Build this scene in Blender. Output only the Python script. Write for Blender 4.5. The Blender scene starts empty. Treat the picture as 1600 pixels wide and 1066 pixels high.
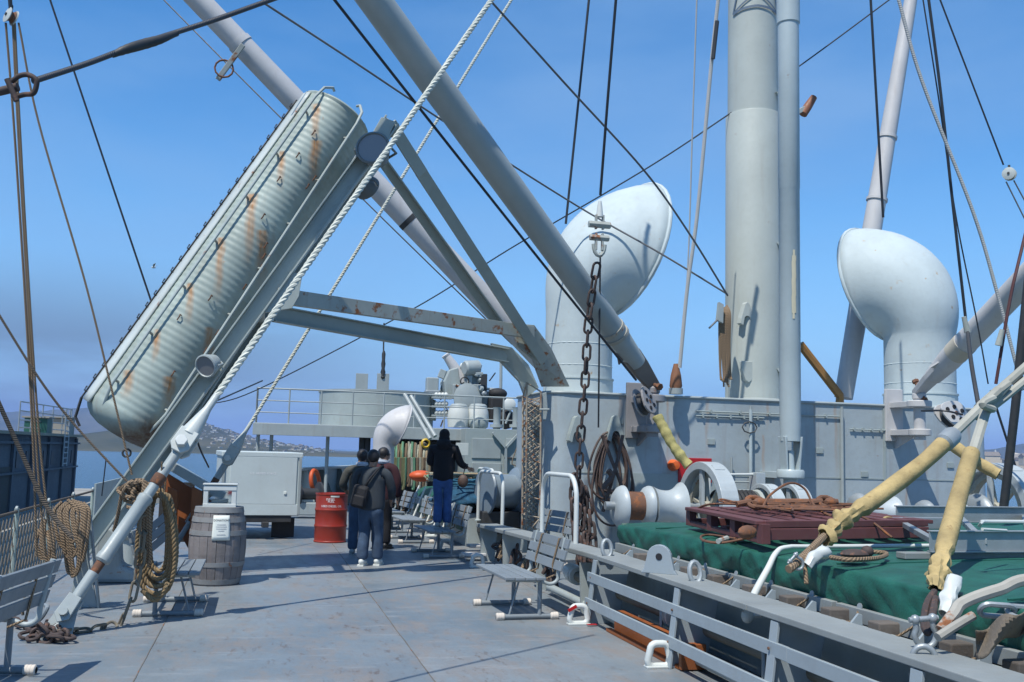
import bpy, bmesh, math, random
from mathutils import Vector as V, Matrix, Quaternion, noise
sc = bpy.context.scene
R_ = math.radians
PI = math.pi
# ---------------------------------------------------------------- camera
CAM = V((0, 0, 1.72)); FPX = 1555.0
yaw, pitch, roll = R_(14.0), R_(6.4), R_(1.5)
cF = V((math.sin(yaw)*math.cos(pitch), math.cos(yaw)*math.cos(pitch), math.sin(pitch)))
r0 = V((math.cos(yaw), -math.sin(yaw), 0)); u0 = r0.cross(cF)
cR = r0*math.cos(roll)+u0*math.sin(roll); cU = u0*math.cos(roll)-r0*math.sin(roll)
cam = bpy.data.cameras.new('camera'); camo = bpy.data.objects.new('camera', cam)
sc.collection.objects.link(camo); sc.camera = camo
M = Matrix((cR, cU, -cF)).transposed().to_4x4(); M.translation = CAM
camo.matrix_world = M
cam.sensor_width = 36; cam.lens = 36*FPX/1600; cam.clip_start = .1; cam.clip_end = 30000
# ---------------------------------------------------------------- sky, sun, exposure
SH = V((0.36, 0.39, -1.0))                       # light travels this way
tosun = (-SH).normalized()
el = math.asin(tosun.z); az = math.atan2(tosun.x, tosun.y)
w = bpy.data.worlds.new('World'); sc.world = w; w.use_nodes = True
wn = w.node_tree.nodes; wl = w.node_tree.links
for n in list(wn): wn.remove(n)
sky = wn.new('ShaderNodeTexSky'); sky.sky_type = 'NISHITA'; sky.sun_disc = False
sky.sun_elevation = el; sky.sun_rotation = az; sky.air_density = 1.0; sky.dust_density = .15; sky.ozone_density = 3.0
tc = wn.new('ShaderNodeTexCoord'); mp = wn.new('ShaderNodeMapping'); mp.inputs['Scale'].default_value = (1.0, 1.0, 3.2)
nz = wn.new('ShaderNodeTexNoise'); nz.inputs['Scale'].default_value = 2.6; nz.inputs['Detail'].default_value = 5; nz.inputs['Roughness'].default_value = .5
rp = wn.new('ShaderNodeValToRGB'); rp.color_ramp.elements[0].position = .38; rp.color_ramp.elements[1].position = .66
rp.color_ramp.elements[0].color = (0, 0, 0, 1); rp.color_ramp.elements[1].color = (.55, .55, .55, 1)
mx = wn.new('ShaderNodeMix'); mx.data_type = 'RGBA'
mx.inputs['B'].default_value = (1.75, 3.2, 5.5, 1)
hs = wn.new('ShaderNodeHueSaturation'); hs.inputs['Saturation'].default_value = 1.32; hs.inputs['Value'].default_value = 1.2
bg = wn.new('ShaderNodeBackground'); bg.inputs['Strength'].default_value = .135
out = wn.new('ShaderNodeOutputWorld')
wl.new(tc.outputs['Generated'], mp.inputs['Vector']); wl.new(mp.outputs['Vector'], nz.inputs['Vector'])
wl.new(nz.outputs['Fac'], rp.inputs['Fac']); wl.new(rp.outputs['Color'], mx.inputs['Factor'])
wl.new(sky.outputs['Color'], hs.inputs['Color']); wl.new(hs.outputs['Color'], mx.inputs['A'])
sx = wn.new('ShaderNodeSeparateXYZ'); wl.new(tc.outputs['Generated'], sx.inputs[0])
def wramp(src, a, b_, c, d):
    n = wn.new('ShaderNodeMapRange'); n.interpolation_type = 'SMOOTHSTEP'; wl.new(src, n.inputs['Value'])
    for k, v in zip(('From Min', 'From Max', 'To Min', 'To Max'), (a, b_, c, d)): n.inputs[k].default_value = v
    return n.outputs['Result']
def wmul(a, b_):
    n = wn.new('ShaderNodeMath'); n.operation = 'MULTIPLY'; wl.new(a, n.inputs[0]); wl.new(b_, n.inputs[1]); return n.outputs[0]
hz1 = wn.new('ShaderNodeMix'); hz1.data_type = 'RGBA'; hz1.inputs['B'].default_value = (1.35, 3.4, 6.2, 1)
wl.new(wramp(sx.outputs['Z'], -.02, .34, .80, .0), hz1.inputs['Factor']); wl.new(mx.outputs['Result'], hz1.inputs['A'])
nz2 = wn.new('ShaderNodeTexNoise'); nz2.inputs['Scale'].default_value = 3.4; nz2.inputs['Detail'].default_value = 6; mp2 = wn.new('ShaderNodeMapping'); mp2.inputs['Scale'].default_value = (1, 1, 5.5); wl.new(tc.outputs['Generated'], mp2.inputs['Vector']); wl.new(mp2.outputs['Vector'], nz2.inputs['Vector'])
hz2 = wn.new('ShaderNodeMix'); hz2.data_type = 'RGBA'; hz2.inputs['B'].default_value = (1.12, 1.85, 2.75, 1)
wl.new(wmul(wmul(wramp(sx.outputs['Z'], .07, .19, 1, 0), wramp(sx.outputs['X'], -.15, .30, 1, .0)), wramp(nz2.outputs['Fac'], .34, .60, .25, 1)), hz2.inputs['Factor']); wl.new(hz1.outputs['Result'], hz2.inputs['A'])
wl.new(hz2.outputs['Result'], bg.inputs['Color']); wl.new(bg.outputs['Background'], out.inputs['Surface'])
sl = bpy.data.lights.new('sun', 'SUN'); sl.energy = 5.0; sl.angle = R_(.5); sl.color = (1, .96, .89)
so = bpy.data.objects.new('sun', sl); sc.collection.objects.link(so)
so.rotation_euler = SH.to_track_quat('-Z', 'Y').to_euler(); so.location = (-10, -10, 40)
sc.view_settings.view_transform = 'Standard'; sc.view_settings.look = 'None'
sc.view_settings.exposure = .15; sc.view_settings.gamma = 1; sc.view_settings.use_curve_mapping = False
# ---------------------------------------------------------------- helpers
random.seed(7)
def ray(x, y): return cF + cR*((x-800)/FPX) + cU*((533-y)/FPX)
def at(x, y, Y=None, X=None, Z=None, d=None):
    r = ray(x, y)
    if Y is not None: t = Y/r.y
    elif X is not None: t = X/r.x
    elif Z is not None: t = (Z-CAM.z)/r.z
    else: t = d
    return CAM + r*t
def at_vp(x, y, a, b):          # point of the ray on the vertical plane through a and b
    n = V((b[1]-a[1], -(b[0]-a[0]), 0)); r = ray(x, y)
    return CAM + r*((V(a)-CAM).dot(n)/r.dot(n))
ORG = {}
COL = sc.collection
def link(o): COL.objects.link(o); return o
def tag(o, label=None, cat=None, group=None, kind=None):
    if label: o['label'] = label
    if cat: o['category'] = cat
    if group: o['group'] = group
    if kind: o['kind'] = kind
    return o
def thing(name, label, cat, loc=None, group=None):
    o = bpy.data.objects.new(name, None); link(o); o.empty_display_size = .2
    ORG[o] = V(loc) if loc is not None else V((0, 0, 0))
    if loc is not None: o.location = loc
    return tag(o, label, cat, group)
def dup(o, parent=None):
    c = o.copy(); link(c)
    if parent is not None: c.parent = parent
    for ch in list(o.children): dup(ch, c)
    return c
def perp(t):
    a = V((0, 0, 1)) if abs(t.z) < .9 else V((1, 0, 0))
    s = a.cross(t).normalized(); return s, t.cross(s).normalized()
def crv(pts, n=8):               # catmull-rom
    P = [V(p) for p in pts]
    if len(P) < 3: return P
    o = []
    for i in range(len(P)-1):
        a = P[i-1] if i else P[0]*2-P[1]; b, c = P[i], P[i+1]
        d = P[i+2] if i+2 < len(P) else P[-1]*2-P[-2]
        for k in range(n):
            t = k/n
            o.append(.5*((2*b)+(c-a)*t+(2*a-5*b+4*c-d)*t*t+(3*b-a-3*c+d)*t**3))
    o.append(P[-1]); return o
def resample(P, step):
    o = [P[0].copy()]; acc = 0
    for a, b in zip(P, P[1:]):
        L = (b-a).length
        if L < 1e-9: continue
        t = step-acc
        while t <= L:
            o.append(a.lerp(b, t/L)); t += step
        acc = L-(t-step)
    if (o[-1]-P[-1]).length > step*.2: o.append(P[-1].copy())
    return o
def sag(a, b, s=0, n=12):
    a, b = V(a), V(b)
    return [a.lerp(b, i/n)-V((0, 0, s*4*(i/n)*(1-i/n))) for i in range(n+1)]
class MB:
    def __init__(s): s.v = []; s.f = []; s.uv = []; s.sm = []
    def add(s, vs, fs, smooth=False, uvs=None):
        o = len(s.v); s.v += [V(v) for v in vs]
        for i, f in enumerate(fs):
            s.f.append([o+k for k in f]); s.sm.append(smooth); s.uv.append(uvs[i] if uvs else None)
        return s
    def box(s, c, d, rot=None):
        c = V(c); x, y, z = d[0]/2, d[1]/2, d[2]/2
        vs = [V((a, b, e)) for a in (-x, x) for b in (-y, y) for e in (-z, z)]
        if rot is not None: vs = [rot @ v for v in vs]
        return s.add([c+v for v in vs], [(0, 1, 3, 2), (4, 6, 7, 5), (0, 4, 5, 1), (2, 3, 7, 6), (0, 2, 6, 4), (1, 5, 7, 3)])
    def bar(s, p, q, wd, h, up=(0, 0, 1)):      # rectangular bar p->q, h along up
        p, q = V(p), V(q); t = (q-p).normalized(); sd = t.cross(V(up)).normalized(); u = sd.cross(t)
        vs = []
        for e in (p, q): vs += [e-sd*wd/2-u*h/2, e+sd*wd/2-u*h/2, e+sd*wd/2+u*h/2, e-sd*wd/2+u*h/2]
        return s.add(vs, [(0, 3, 2, 1), (4, 5, 6, 7), (0, 1, 5, 4), (1, 2, 6, 5), (2, 3, 7, 6), (3, 0, 4, 7)])
    def ibeam(s, p, q, wd, h, t, up=(0, 0, 1)):
        p, q = V(p), V(q); tt = (q-p).normalized(); sd = tt.cross(V(up)).normalized(); u = sd.cross(tt)
        s.bar(p+u*(h/2-t/2), q+u*(h/2-t/2), wd, t, up); s.bar(p-u*(h/2-t/2), q-u*(h/2-t/2), wd, t, up)
        return s.bar(p, q, t, h-2*t, up)
    def prism(s, pts, vec):
        P = [V(p) for p in pts]; n = len(P); vec = V(vec)
        nn = V((0, 0, 0))
        for i in range(n): nn += P[i].cross(P[(i+1) % n])
        if nn.dot(vec) > 0: P = P[::-1]
        fs = [tuple(range(n)), tuple(range(2*n-1, n-1, -1))]
        fs += [(i, i+n, (i+1) % n+n, (i+1) % n) for i in range(n)]
        return s.add(P+[p+vec for p in P], fs)
    def tube(s, P, r, n=8, cap=True, closed=False, ph=0):
        P = [V(p) for p in P]; m = len(P); rr = r if isinstance(r, (list, tuple)) else [r]*m
        T = []
        for i in range(m):
            if closed: t = P[(i+1) % m]-P[i-1]
            else: t = P[min(i+1, m-1)]-P[max(i-1, 0)]
            T.append(t.normalized() if t.length > 1e-9 else V((0, 0, 1)))
        a, b = perp(T[0]); vs = []; L = [0]
        for i in range(m):
            if i:
                q = T[i-1].rotation_difference(T[i]); a = q @ a; b = q @ b; L.append(L[-1]+(P[i]-P[i-1]).length)
            for k in range(n):
                an = 2*PI*k/n+ph; vs.append(P[i]+(a*math.cos(an)+b*math.sin(an))*rr[i])
        fs = []; uv = []
        rng = m if closed else m-1
        for i in range(rng):
            j = (i+1) % m; l1 = L[i+1] if i+1 < m else L[i]+(P[0]-P[i]).length
            for k in range(n):
                k2 = (k+1) % n
                fs.append((i*n+k, i*n+k2, j*n+k2, j*n+k)); uv.append(((L[i], k/n), (L[i], (k+1)/n), (l1, (k+1)/n), (l1, k/n)))
        s.add(vs, fs, True, uv)
        if cap and not closed:
            o = len(s.v)-len(vs)
            s.f.append([o+k for k in range(n-1, -1, -1)]); s.sm.append(False); s.uv.append(None)
            s.f.append([o+(m-1)*n+k for k in range(n)]); s.sm.append(False); s.uv.append(None)
        return s
    def lathe(s, prof, org=(0, 0, 0), axis=(0, 0, 1), n=24, smooth=True, cap=True):   # prof: (r, h)
        ax = V(axis).normalized(); a, b = perp(ax); org = V(org); vs = []; fs = []
        for r, h in prof:
            for k in range(n):
                an = 2*PI*k/n; vs.append(org+ax*h+(a*math.cos(an)+b*math.sin(an))*max(r, 1e-4))
        for i in range(len(prof)-1):
            for k in range(n): fs.append((i*n+k, i*n+(k+1) % n, (i+1)*n+(k+1) % n, (i+1)*n+k))
        if cap: fs.append(tuple(range(n-1, -1, -1))); fs.append(tuple((len(prof)-1)*n+k for k in range(n)))
        return s.add(vs, fs, smooth)
    def ball(s, c, r, n=12, rot=None):
        c = V(c); r = V(r) if not isinstance(r, (int, float)) else V((r, r, r)); vs = []; m = max(4, n*2//3)
        for i in range(m+1):
            th = PI*i/m
            for k in range(n):
                v = V((r.x*math.sin(th)*math.cos(2*PI*k/n), r.y*math.sin(th)*math.sin(2*PI*k/n), -r.z*math.cos(th)))
                vs.append(c+(rot @ v if rot is not None else v))
        return s.add(vs, [(i*n+k, i*n+(k+1) % n, (i+1)*n+(k+1) % n, (i+1)*n+k) for i in range(m) for k in range(n)], True)
    def grid(s, fn, nu, nv, smooth=True):
        vs = [fn(i/nu, j/nv) for j in range(nv+1) for i in range(nu+1)]
        return s.add(vs, [(j*(nu+1)+i, j*(nu+1)+i+1, (j+1)*(nu+1)+i+1, (j+1)*(nu+1)+i) for j in range(nv) for i in range(nu)], smooth)
    def rope(s, P, r, pitch=None, n=5, k=3, seg=8):       # laid rope of k real strands
        pitch = pitch or r*7; P = resample([V(p) for p in P], pitch/seg); m = len(P)
        a = None; fr = []
        for i in range(m):
            t = (P[min(i+1, m-1)]-P[max(i-1, 0)]).normalized()
            if a is None: a, b = perp(t)
            else:
                q = pt.rotation_difference(t); a = q @ a; b = q @ b
            pt = t; fr.append((a.copy(), b.copy()))
        for j in range(k):
            Q = []
            for i in range(m):
                an = 2*PI*(i/seg+j/k); Q.append(P[i]+(fr[i][0]*math.cos(an)+fr[i][1]*math.sin(an))*r*.5)
            s.tube(Q, r*.56, n)
        return s
    def build(s, name, mat, parent=None, bevel=0, solid=0, auto=True, ctr=True, mods=True):
        me = bpy.data.meshes.new(name)
        off = ORG.get(parent, V((0, 0, 0))) if parent is not None else V((0, 0, 0))
        o = bpy.data.objects.new(name, me); link(o)
        if parent is None and ctr and s.v:
            n = len(s.v); off = V((sum(v.x for v in s.v)/n, sum(v.y for v in s.v)/n, min(v.z for v in s.v))); o.location = off
        me.from_pydata([v-off for v in s.v], [], s.f)
        if any(s.uv):
            l = me.uv_layers.new(name='UVMap'); li = 0; buf = [0.0]*(2*len(me.loops))
            for f, u in zip(s.f, s.uv):
                for k in range(len(f)):
                    if u: buf[2*li] = u[k][0]; buf[2*li+1] = u[k][1]
                    li += 1
            l.data.foreach_set('uv', buf)
        me.polygons.foreach_set('use_smooth', s.sm); me.update()
        if any(s.sm) and len(s.f) < 12000: me.set_sharp_from_angle(angle=R_(38))
        if mat: me.materials.append(mat)
        if parent is not None: o.parent = parent; ORG[o] = off
        if solid:
            m = o.modifiers.new('solid', 'SOLIDIFY'); m.thickness = solid; m.offset = 0
        if bevel:
            m = o.modifiers.new('bevel', 'BEVEL'); m.width = bevel; m.segments = 2; m.limit_method = 'ANGLE'; m.angle_limit = R_(40); m.harden_normals = False
        return o
def bx(name, mat, c, d, parent=None, rot=None, bevel=.006): return MB().box(c, d, rot).build(name, mat, parent, bevel)
def tb(name, mat, P, r, parent=None, n=8): return MB().tube(P, r, n).build(name, mat, parent)
def rotz(a): return Matrix.Rotation(a, 3, 'Z')
# ---------------------------------------------------------------- materials
MATS = {}
def nodes(name):
    m = bpy.data.materials.new(name); m.use_nodes = True; nt = m.node_tree
    b = nt.nodes['Principled BSDF']; return m, nt, b
def mixc(nt, fac, a, b):
    n = nt.nodes.new('ShaderNodeMix'); n.data_type = 'RGBA'
    for k, v in (('Factor', fac), ('A', a), ('B', b)):
        if hasattr(v, 'is_linked'): nt.links.new(v, n.inputs[k])
        else: n.inputs[k].default_value = v if k == 'Factor' else (*v[:3], 1)
    return n.outputs['Result']
def ramp(nt, src, p0, p1, c0=0., c1=1.):
    n = nt.nodes.new('ShaderNodeMapRange'); nt.links.new(src, n.inputs['Value'])
    n.inputs['From Min'].default_value = p0; n.inputs['From Max'].default_value = p1
    n.inputs['To Min'].default_value = c0; n.inputs['To Max'].default_value = c1; return n.outputs['Result']
def noi(nt, vec, scale, det=5, rough=.55, sc3=None, seed=0.):
    if sc3:
        m = nt.nodes.new('ShaderNodeMapping'); m.inputs['Scale'].default_value = sc3; m.inputs['Location'].default_value = (seed, seed*.7, seed*.3)
        nt.links.new(vec, m.inputs['Vector']); vec = m.outputs['Vector']
    n = nt.nodes.new('ShaderNodeTexNoise')
    n.inputs['Scale'].default_value = scale; n.inputs['Detail'].default_value = det; n.inputs['Roughness'].default_value = rough
    oi = nt.nodes.new('ShaderNodeObjectInfo'); mm = nt.nodes.new('ShaderNodeMath'); mm.operation = 'MULTIPLY_ADD'
    nt.links.new(oi.outputs['Random'], mm.inputs[0]); mm.inputs[1].default_value = 17; mm.inputs[2].default_value = seed*1.37
    ad = nt.nodes.new('ShaderNodeVectorMath'); ad.operation = 'ADD'
    nt.links.new(vec, ad.inputs[0]); nt.links.new(mm.outputs[0], ad.inputs[1]); nt.links.new(ad.outputs[0], n.inputs['Vector']); return n.outputs['Fac']
RUST = (.20, .075, .028)
def paint(name, col, rough=.45, var=.16, rust=0., streak=0., dirt=.25, bump=.12, metal=0., scale=1., rustc=RUST, chips=None, spec=.5, runs=(), runf=1., bigruns=()):
    col = (col[0]*.82, col[1]*.835, col[2]*.79)
    m, nt, b = nodes(name); tcn = nt.nodes.new('ShaderNodeTexCoord'); vec = tcn.outputs['Object']
    n1 = noi(nt, vec, 1.3*scale, 6, .6); n2 = noi(nt, vec, 14*scale, 5, .65, seed=3.)
    c0 = tuple(max(0, c*(1-var)) for c in col); c1 = tuple(min(1, c*(1+var)) for c in col)
    c = mixc(nt, ramp(nt, n1, .3, .7), c0, c1)
    dc = tuple(x*.55+y*.25 for x, y in zip(col, (.3, .26, .2)))
    c = mixc(nt, ramp(nt, n2, .52, .8, 0, dirt), c, dc)
    rgh = ramp(nt, n2, .3, .75, rough-.08, min(1, rough+.18))
    bsrc = n2
    if streak:
        ns = noi(nt, vec, 1.0, 4, .6, (7*scale, 7*scale, .55*scale), 11.)
        c = mixc(nt, ramp(nt, ns, .56, .78, 0, streak), c, tuple(x*.5+y*.5 for x, y in zip(rustc, dc)))
    if rust:
        n3 = noi(nt, vec, 5*scale, 9, .68, seed=7.)
        th = .70-.28*rust
        f = ramp(nt, n3, th, th+.07)
        n4 = noi(nt, vec, 30*scale, 4, .6, seed=5.)
        rc = mixc(nt, n4, tuple(x*.45 for x in rustc), tuple(min(1, x*1.9) for x in rustc))
        c = mixc(nt, f, c, rc); r2 = nt.nodes.new('ShaderNodeMath'); r2.operation = 'MAXIMUM'
        f2 = ramp(nt, n3, th, th+.07, 0, .85); nt.links.new(rgh, r2.inputs[0]); nt.links.new(f2, r2.inputs[1]); rgh = r2.outputs[0]
    if chips:
        n5 = noi(nt, vec, 9*scale, 7, .7, seed=21.); c = mixc(nt, ramp(nt, n5, .66, .69), c, chips)
    if runs:
        sp = nt.nodes.new('ShaderNodeSeparateXYZ'); nt.links.new(vec, sp.inputs[0]); wob = noi(nt, vec, 3.0, 3, seed=31.); fine = noi(nt, vec, 1.0, 4, .6, (26, 26, 1.6), 33.)
        def mth(op, a_, b_):
            n_ = nt.nodes.new('ShaderNodeMath'); n_.operation = op
            for i_, v_ in enumerate((a_, b_)):
                if hasattr(v_, 'is_linked'): nt.links.new(v_, n_.inputs[i_])
                elif v_ is not None: n_.inputs[i_].default_value = v_
            return n_.outputs[0]
        xx = mth('ADD', sp.outputs['X'], mth('MULTIPLY', mth('SUBTRACT', wob, .5), .10)); tot = None
        for x_, z_, L_, w_ in runs:
            m1 = ramp(nt, mth('ABSOLUTE', mth('SUBTRACT', xx, x_), None), w_*.25, w_, 1, 0)
            m2 = ramp(nt, sp.outputs['Z'], z_-L_, z_-L_*.25, 0, 1); m3 = ramp(nt, sp.outputs['Z'], z_, z_+.03, 1, 0)
            mm_ = mth('MULTIPLY', mth('MULTIPLY', m1, m2), m3); tot = mm_ if tot is None else mth('MAXIMUM', tot, mm_)
        c = mixc(nt, mth('MULTIPLY', tot, ramp(nt, fine, .25, .65, .35*runf, runf)), c, (.34, .165, .055)); tot = None
        for x_, z_, L_, w_ in bigruns:
            mm_ = mth('MULTIPLY', mth('MULTIPLY', ramp(nt, mth('ABSOLUTE', mth('SUBTRACT', xx, x_), None), w_*.25, w_, 1, 0), ramp(nt, sp.outputs['Z'], z_-L_, z_-L_*.6, 0, 1)), ramp(nt, sp.outputs['Z'], z_-.12, z_+.10, 1, 0)); tot = mm_ if tot is None else mth('MAXIMUM', tot, mm_)
        if tot is not None: c = mixc(nt, mth('MULTIPLY', tot, ramp(nt, fine, .25, .6, .55, 1)), c, (.105, .05, .025))
    nt.links.new(c, b.inputs['Base Color']); nt.links.new(rgh, b.inputs['Roughness'])
    b.inputs['Metallic'].default_value = metal; b.inputs['Specular IOR Level'].default_value = spec
    bp = nt.nodes.new('ShaderNodeBump'); bp.inputs['Strength'].default_value = bump; bp.inputs['Distance'].default_value = .01
    hh_ = nt.nodes.new('ShaderNodeMath'); hh_.operation = 'MULTIPLY_ADD'; nt.links.new(n1, hh_.inputs[0]); hh_.inputs[1].default_value = 3.0; nt.links.new(bsrc, hh_.inputs[2]); nt.links.new(hh_.outputs[0], bp.inputs['Height']); nt.links.new(bp.outputs['Normal'], b.inputs['Normal'])
    MATS[name] = m; return m
def ropemat(name, col, dark, pitch, strands=3, rough=.9, depth=.6):
    m, nt, b = nodes(name); u = nt.nodes.new('ShaderNodeUVMap'); sp = nt.nodes.new('ShaderNodeSeparateXYZ'); nt.links.new(u.outputs['UV'], sp.inputs[0])
    a = nt.nodes.new('ShaderNodeMath'); a.operation = 'MULTIPLY'; nt.links.new(sp.outputs['X'], a.inputs[0]); a.inputs[1].default_value = 2*PI*strands/pitch
    d = nt.nodes.new('ShaderNodeMath'); d.operation = 'MULTIPLY_ADD'; nt.links.new(sp.outputs['Y'], d.inputs[0]); d.inputs[1].default_value = 2*PI*strands; nt.links.new(a.outputs[0], d.inputs[2])
    s = nt.nodes.new('ShaderNodeMath'); s.operation = 'SINE'; nt.links.new(d.outputs[0], s.inputs[0])
    h = ramp(nt, s.outputs[0], -1, 1); tcn = nt.nodes.new('ShaderNodeTexCoord'); n = noi(nt, tcn.outputs['Object'], 9, 4)
    c = mixc(nt, ramp(nt, s.outputs[0], -1, .2), dark, col); c = mixc(nt, ramp(nt, n, .4, .75, 0, .45), c, tuple(x*.6 for x in col))
    nt.links.new(c, b.inputs['Base Color']); b.inputs['Roughness'].default_value = rough
    bp = nt.nodes.new('ShaderNodeBump'); bp.inputs['Strength'].default_value = depth; bp.inputs['Distance'].default_value = .008
    nt.links.new(h, bp.inputs['Height']); nt.links.new(bp.outputs['Normal'], b.inputs['Normal']); MATS[name] = m; return m
def cloth(name, col, var=.2, scale=1., rough=.9, bump=.6):
    m, nt, b = nodes(name); tcn = nt.nodes.new('ShaderNodeTexCoord'); v = tcn.outputs['Object']
    n1 = noi(nt, v, 5*scale, 5); n2 = noi(nt, v, 60*scale, 3, seed=4.)
    c = mixc(nt, ramp(nt, n1, .3, .7), tuple(x*(1-var) for x in col), tuple(min(1, x*(1+var)) for x in col))
    nt.links.new(c, b.inputs['Base Color']); b.inputs['Roughness'].default_value = rough
    bp = nt.nodes.new('ShaderNodeBump'); bp.inputs['Strength'].default_value = bump; bp.inputs['Distance'].default_value = .01
    ad = nt.nodes.new('ShaderNodeMath'); nt.links.new(n1, ad.inputs[0]); nt.links.new(n2, ad.inputs[1])
    nt.links.new(ad.outputs[0], bp.inputs['Height']); nt.links.new(bp.outputs['Normal'], b.inputs['Normal']); MATS[name] = m; return m
def flat(name, col, rough=.6, metal=0.):
    m, nt, b = nodes(name); b.inputs['Base Color'].default_value = (*col, 1); b.inputs['Roughness'].default_value = rough; b.inputs['Metallic'].default_value = metal; MATS[name] = m; return m
HRUN = [(random.Random(k).uniform(-4.2, 4.2), 2.73-random.Random(k+50).choice((0, 0, 0, .6, 1.3)), random.Random(k+99).uniform(.4, 1.5), random.Random(k+150).uniform(.02, .06)) for k in range(16)]
HOUSEW = paint('mast_house_paint', (.40, .455, .50), .5, .13, .10, .45, .4, scale=.7, bump=.3, runs=HRUN, runf=.45)
GREY = paint('grey_paint', (.37, .41, .425), .42, .12, .08, .25, .25)
WALL = paint('house_grey_paint', (.36, .41, .42), .5, .12, .08, .35, .35, scale=.7, bump=.3)
RUSTG = paint('rusty_grey_paint', (.40, .42, .40), .5, .14, .55, .45, .3)
MASTP = paint('mast_paint', (.48, .515, .50), .55, .08, .13, .22, .2, scale=.8)
TUBEP = paint('pale_blue_paint', (.46, .53, .57), .42, .08, .05, .16, .2)
BOOMP = paint('boom_grey_paint', (.38, .415, .43), .40, .07, 0, .05, .15)
PINKP = paint('pale_pinkish_paint', (.58, .565, .585), .5, .08, .05, .22, .25)
COWLP = paint('cowl_white_paint', (.54, .61, .65), .62, .09, .22, .25, .16, scale=.9, bump=.25, rustc=(.34, .26, .17), spec=.3)
WHITE = paint('white_paint', (.66, .68, .68), .4, .08, .04, .08, .2)
WINCH = paint('winch_white_paint', (.45, .495, .535), .42, .10, .16, .12, .3, scale=1.6)
DECKB = paint('bench_grey_paint', (.22, .25, .285), .5, .16, .06, .10, .35)
SLAT = paint('slat_grey_paint', (.33, .38, .43), .45, .09, .1, .15, .25)
PLANK = paint('worn_plank_paint', (.27, .29, .30), .6, .16, .06, .1, .4)
BLACKS = paint('dark_steel', (.035, .036, .04), .55, .3, .0, 0, .3)
CHAINM = paint('rusty_chain', (.065, .045, .042), .75, .3, .5, 0, .4, rustc=(.12, .06, .04), scale=3)
RUSTM = paint('rust', (.16, .075, .045), .85, .35, .6, 0, .4, scale=2)
MAROON = paint('maroon_paint', (.135, .046, .048), .6, .25, .25, .15, .4, rustc=(.10, .05, .045))
GALV = paint('galvanised', (.36, .39, .42), .42, .14, .1, 0, .3, metal=.35, scale=3)
YELLOW = paint('yellow_hose_canvas', (.44, .325, .15), .8, .34, .34, .35, .6, .5, scale=2.6, rustc=(.24, .165, .07))
REDP = paint('drum_red_paint', (.30, .028, .014), .35, .12, .06, .05, .2)
BROWNP = paint('orange_brown_paint', (.30, .085, .02), .55, .2, .05, .2, .3)
WOOD = paint('grey_wood', (.13, .11, .10), .85, .3, 0, .25, .4, bump=.4, scale=2)
BARW = paint('barrel_wood', (.20, .18, .185), .8, .3, .06, .3, .4, bump=.4, scale=1.5)
HOOP = paint('hoop_iron', (.24, .24, .25), .6, .25, .4, 0, .4, scale=2)
TARP = cloth('green_tarpaulin', (.010, .085, .060), .30, .9, .55, .35)
ROPEB = ropemat('manila_rope', (.27, .19, .115), (.08, .055, .035), .09)
ROPEL = paint('laid_manila', (.27, .185, .10), .9, .25, 0, 0, .3, scale=6)
ROPEW = paint('white_painted_wire_rope', (.62, .63, .58), .6, .12, 0, 0, .3, scale=4)
ROPEP = ropemat('pale_rope', (.55, .55, .52), (.22, .22, .22), .09)
WIRE = paint('greased_wire', (.02, .024, .032), .5, .2, 0, 0, .2)
WIREG = paint('grey_wire', (.14, .145, .16), .6, .2, 0, 0, .2)
WIREC = paint('coiled_wire_brown', (.10, .065, .055), .6, .3, 0, 0, .3, scale=4)
WRAPM = ropemat('white_cord_wrap', (.66, .60, .52), (.22, .19, .16), .02, 1)
REDS = flat('red_plastic', (.40, .01, .012), .4); DARK = flat('black_and_hole_shade', (.012, .012, .014), .8)  # DARK: plain black, also the painted shade of uncut holes
ORANGE = paint('orange_plastic', (.75, .13, .02), .45, .1)
RUBBER = paint('black_rubber', (.02, .02, .022), .7, .2)
GLASS = flat('window_glass', (.02, .024, .03), .6)
LENS = flat('lamp_lens', (.20, .20, .20), .15); PAPER = paint('white_paper', (.78, .80, .77), .7, .03, 0, 0, .05); INK = flat('black_ink', (.02, .02, .022), .7)
STARM = flat('emblem_outline', (.10, .14, .19), .6); WTXT = flat('white_lettering', (.8, .8, .8), .6); LIFE = paint('lifebuoy_orange', (.62, .09, .015), .5, .1)
def textmesh(name, s, size, mat, parent, fn):      # flat lettering; fn maps (x, y) of the text to a point
    cu = bpy.data.curves.new('text', 'FONT'); cu.body = s; cu.size = size; cu.align_x = 'CENTER'; cu.align_y = 'CENTER'; cu.resolution_u = 2
    to = bpy.data.objects.new('text', cu); link(to); bpy.context.view_layer.update()
    me = to.to_mesh(); vs = [fn(v.co.x, v.co.y) for v in me.vertices]; fs = [tuple(p.vertices) for p in me.polygons]
    to.to_mesh_clear(); bpy.data.objects.remove(to); bpy.data.curves.remove(cu)
    return MB().add(vs, fs).build(name, mat, parent)
# ================================================================ SETTING
# water
m, nt, b = nodes('water'); b.inputs['Base Color'].default_value = (.035, .085, .13, 1); b.inputs['Roughness'].default_value = .16
tcn = nt.nodes.new('ShaderNodeTexCoord'); n = noi(nt, tcn.outputs['Object'], .35, 8, .65, (1, 2.5, 1)); bp = nt.nodes.new('ShaderNodeBump'); bp.inputs['Strength'].default_value = .8; bp.inputs['Distance'].default_value = .5
nt.links.new(n, bp.inputs['Height']); nt.links.new(bp.outputs['Normal'], b.inputs['Normal'])
wtr = MB().grid(lambda u, v: V((-9000+18000*u, -3000+15000*v, -6.5)), 30, 30).build('water', m); tag(wtr, kind='structure')
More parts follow.
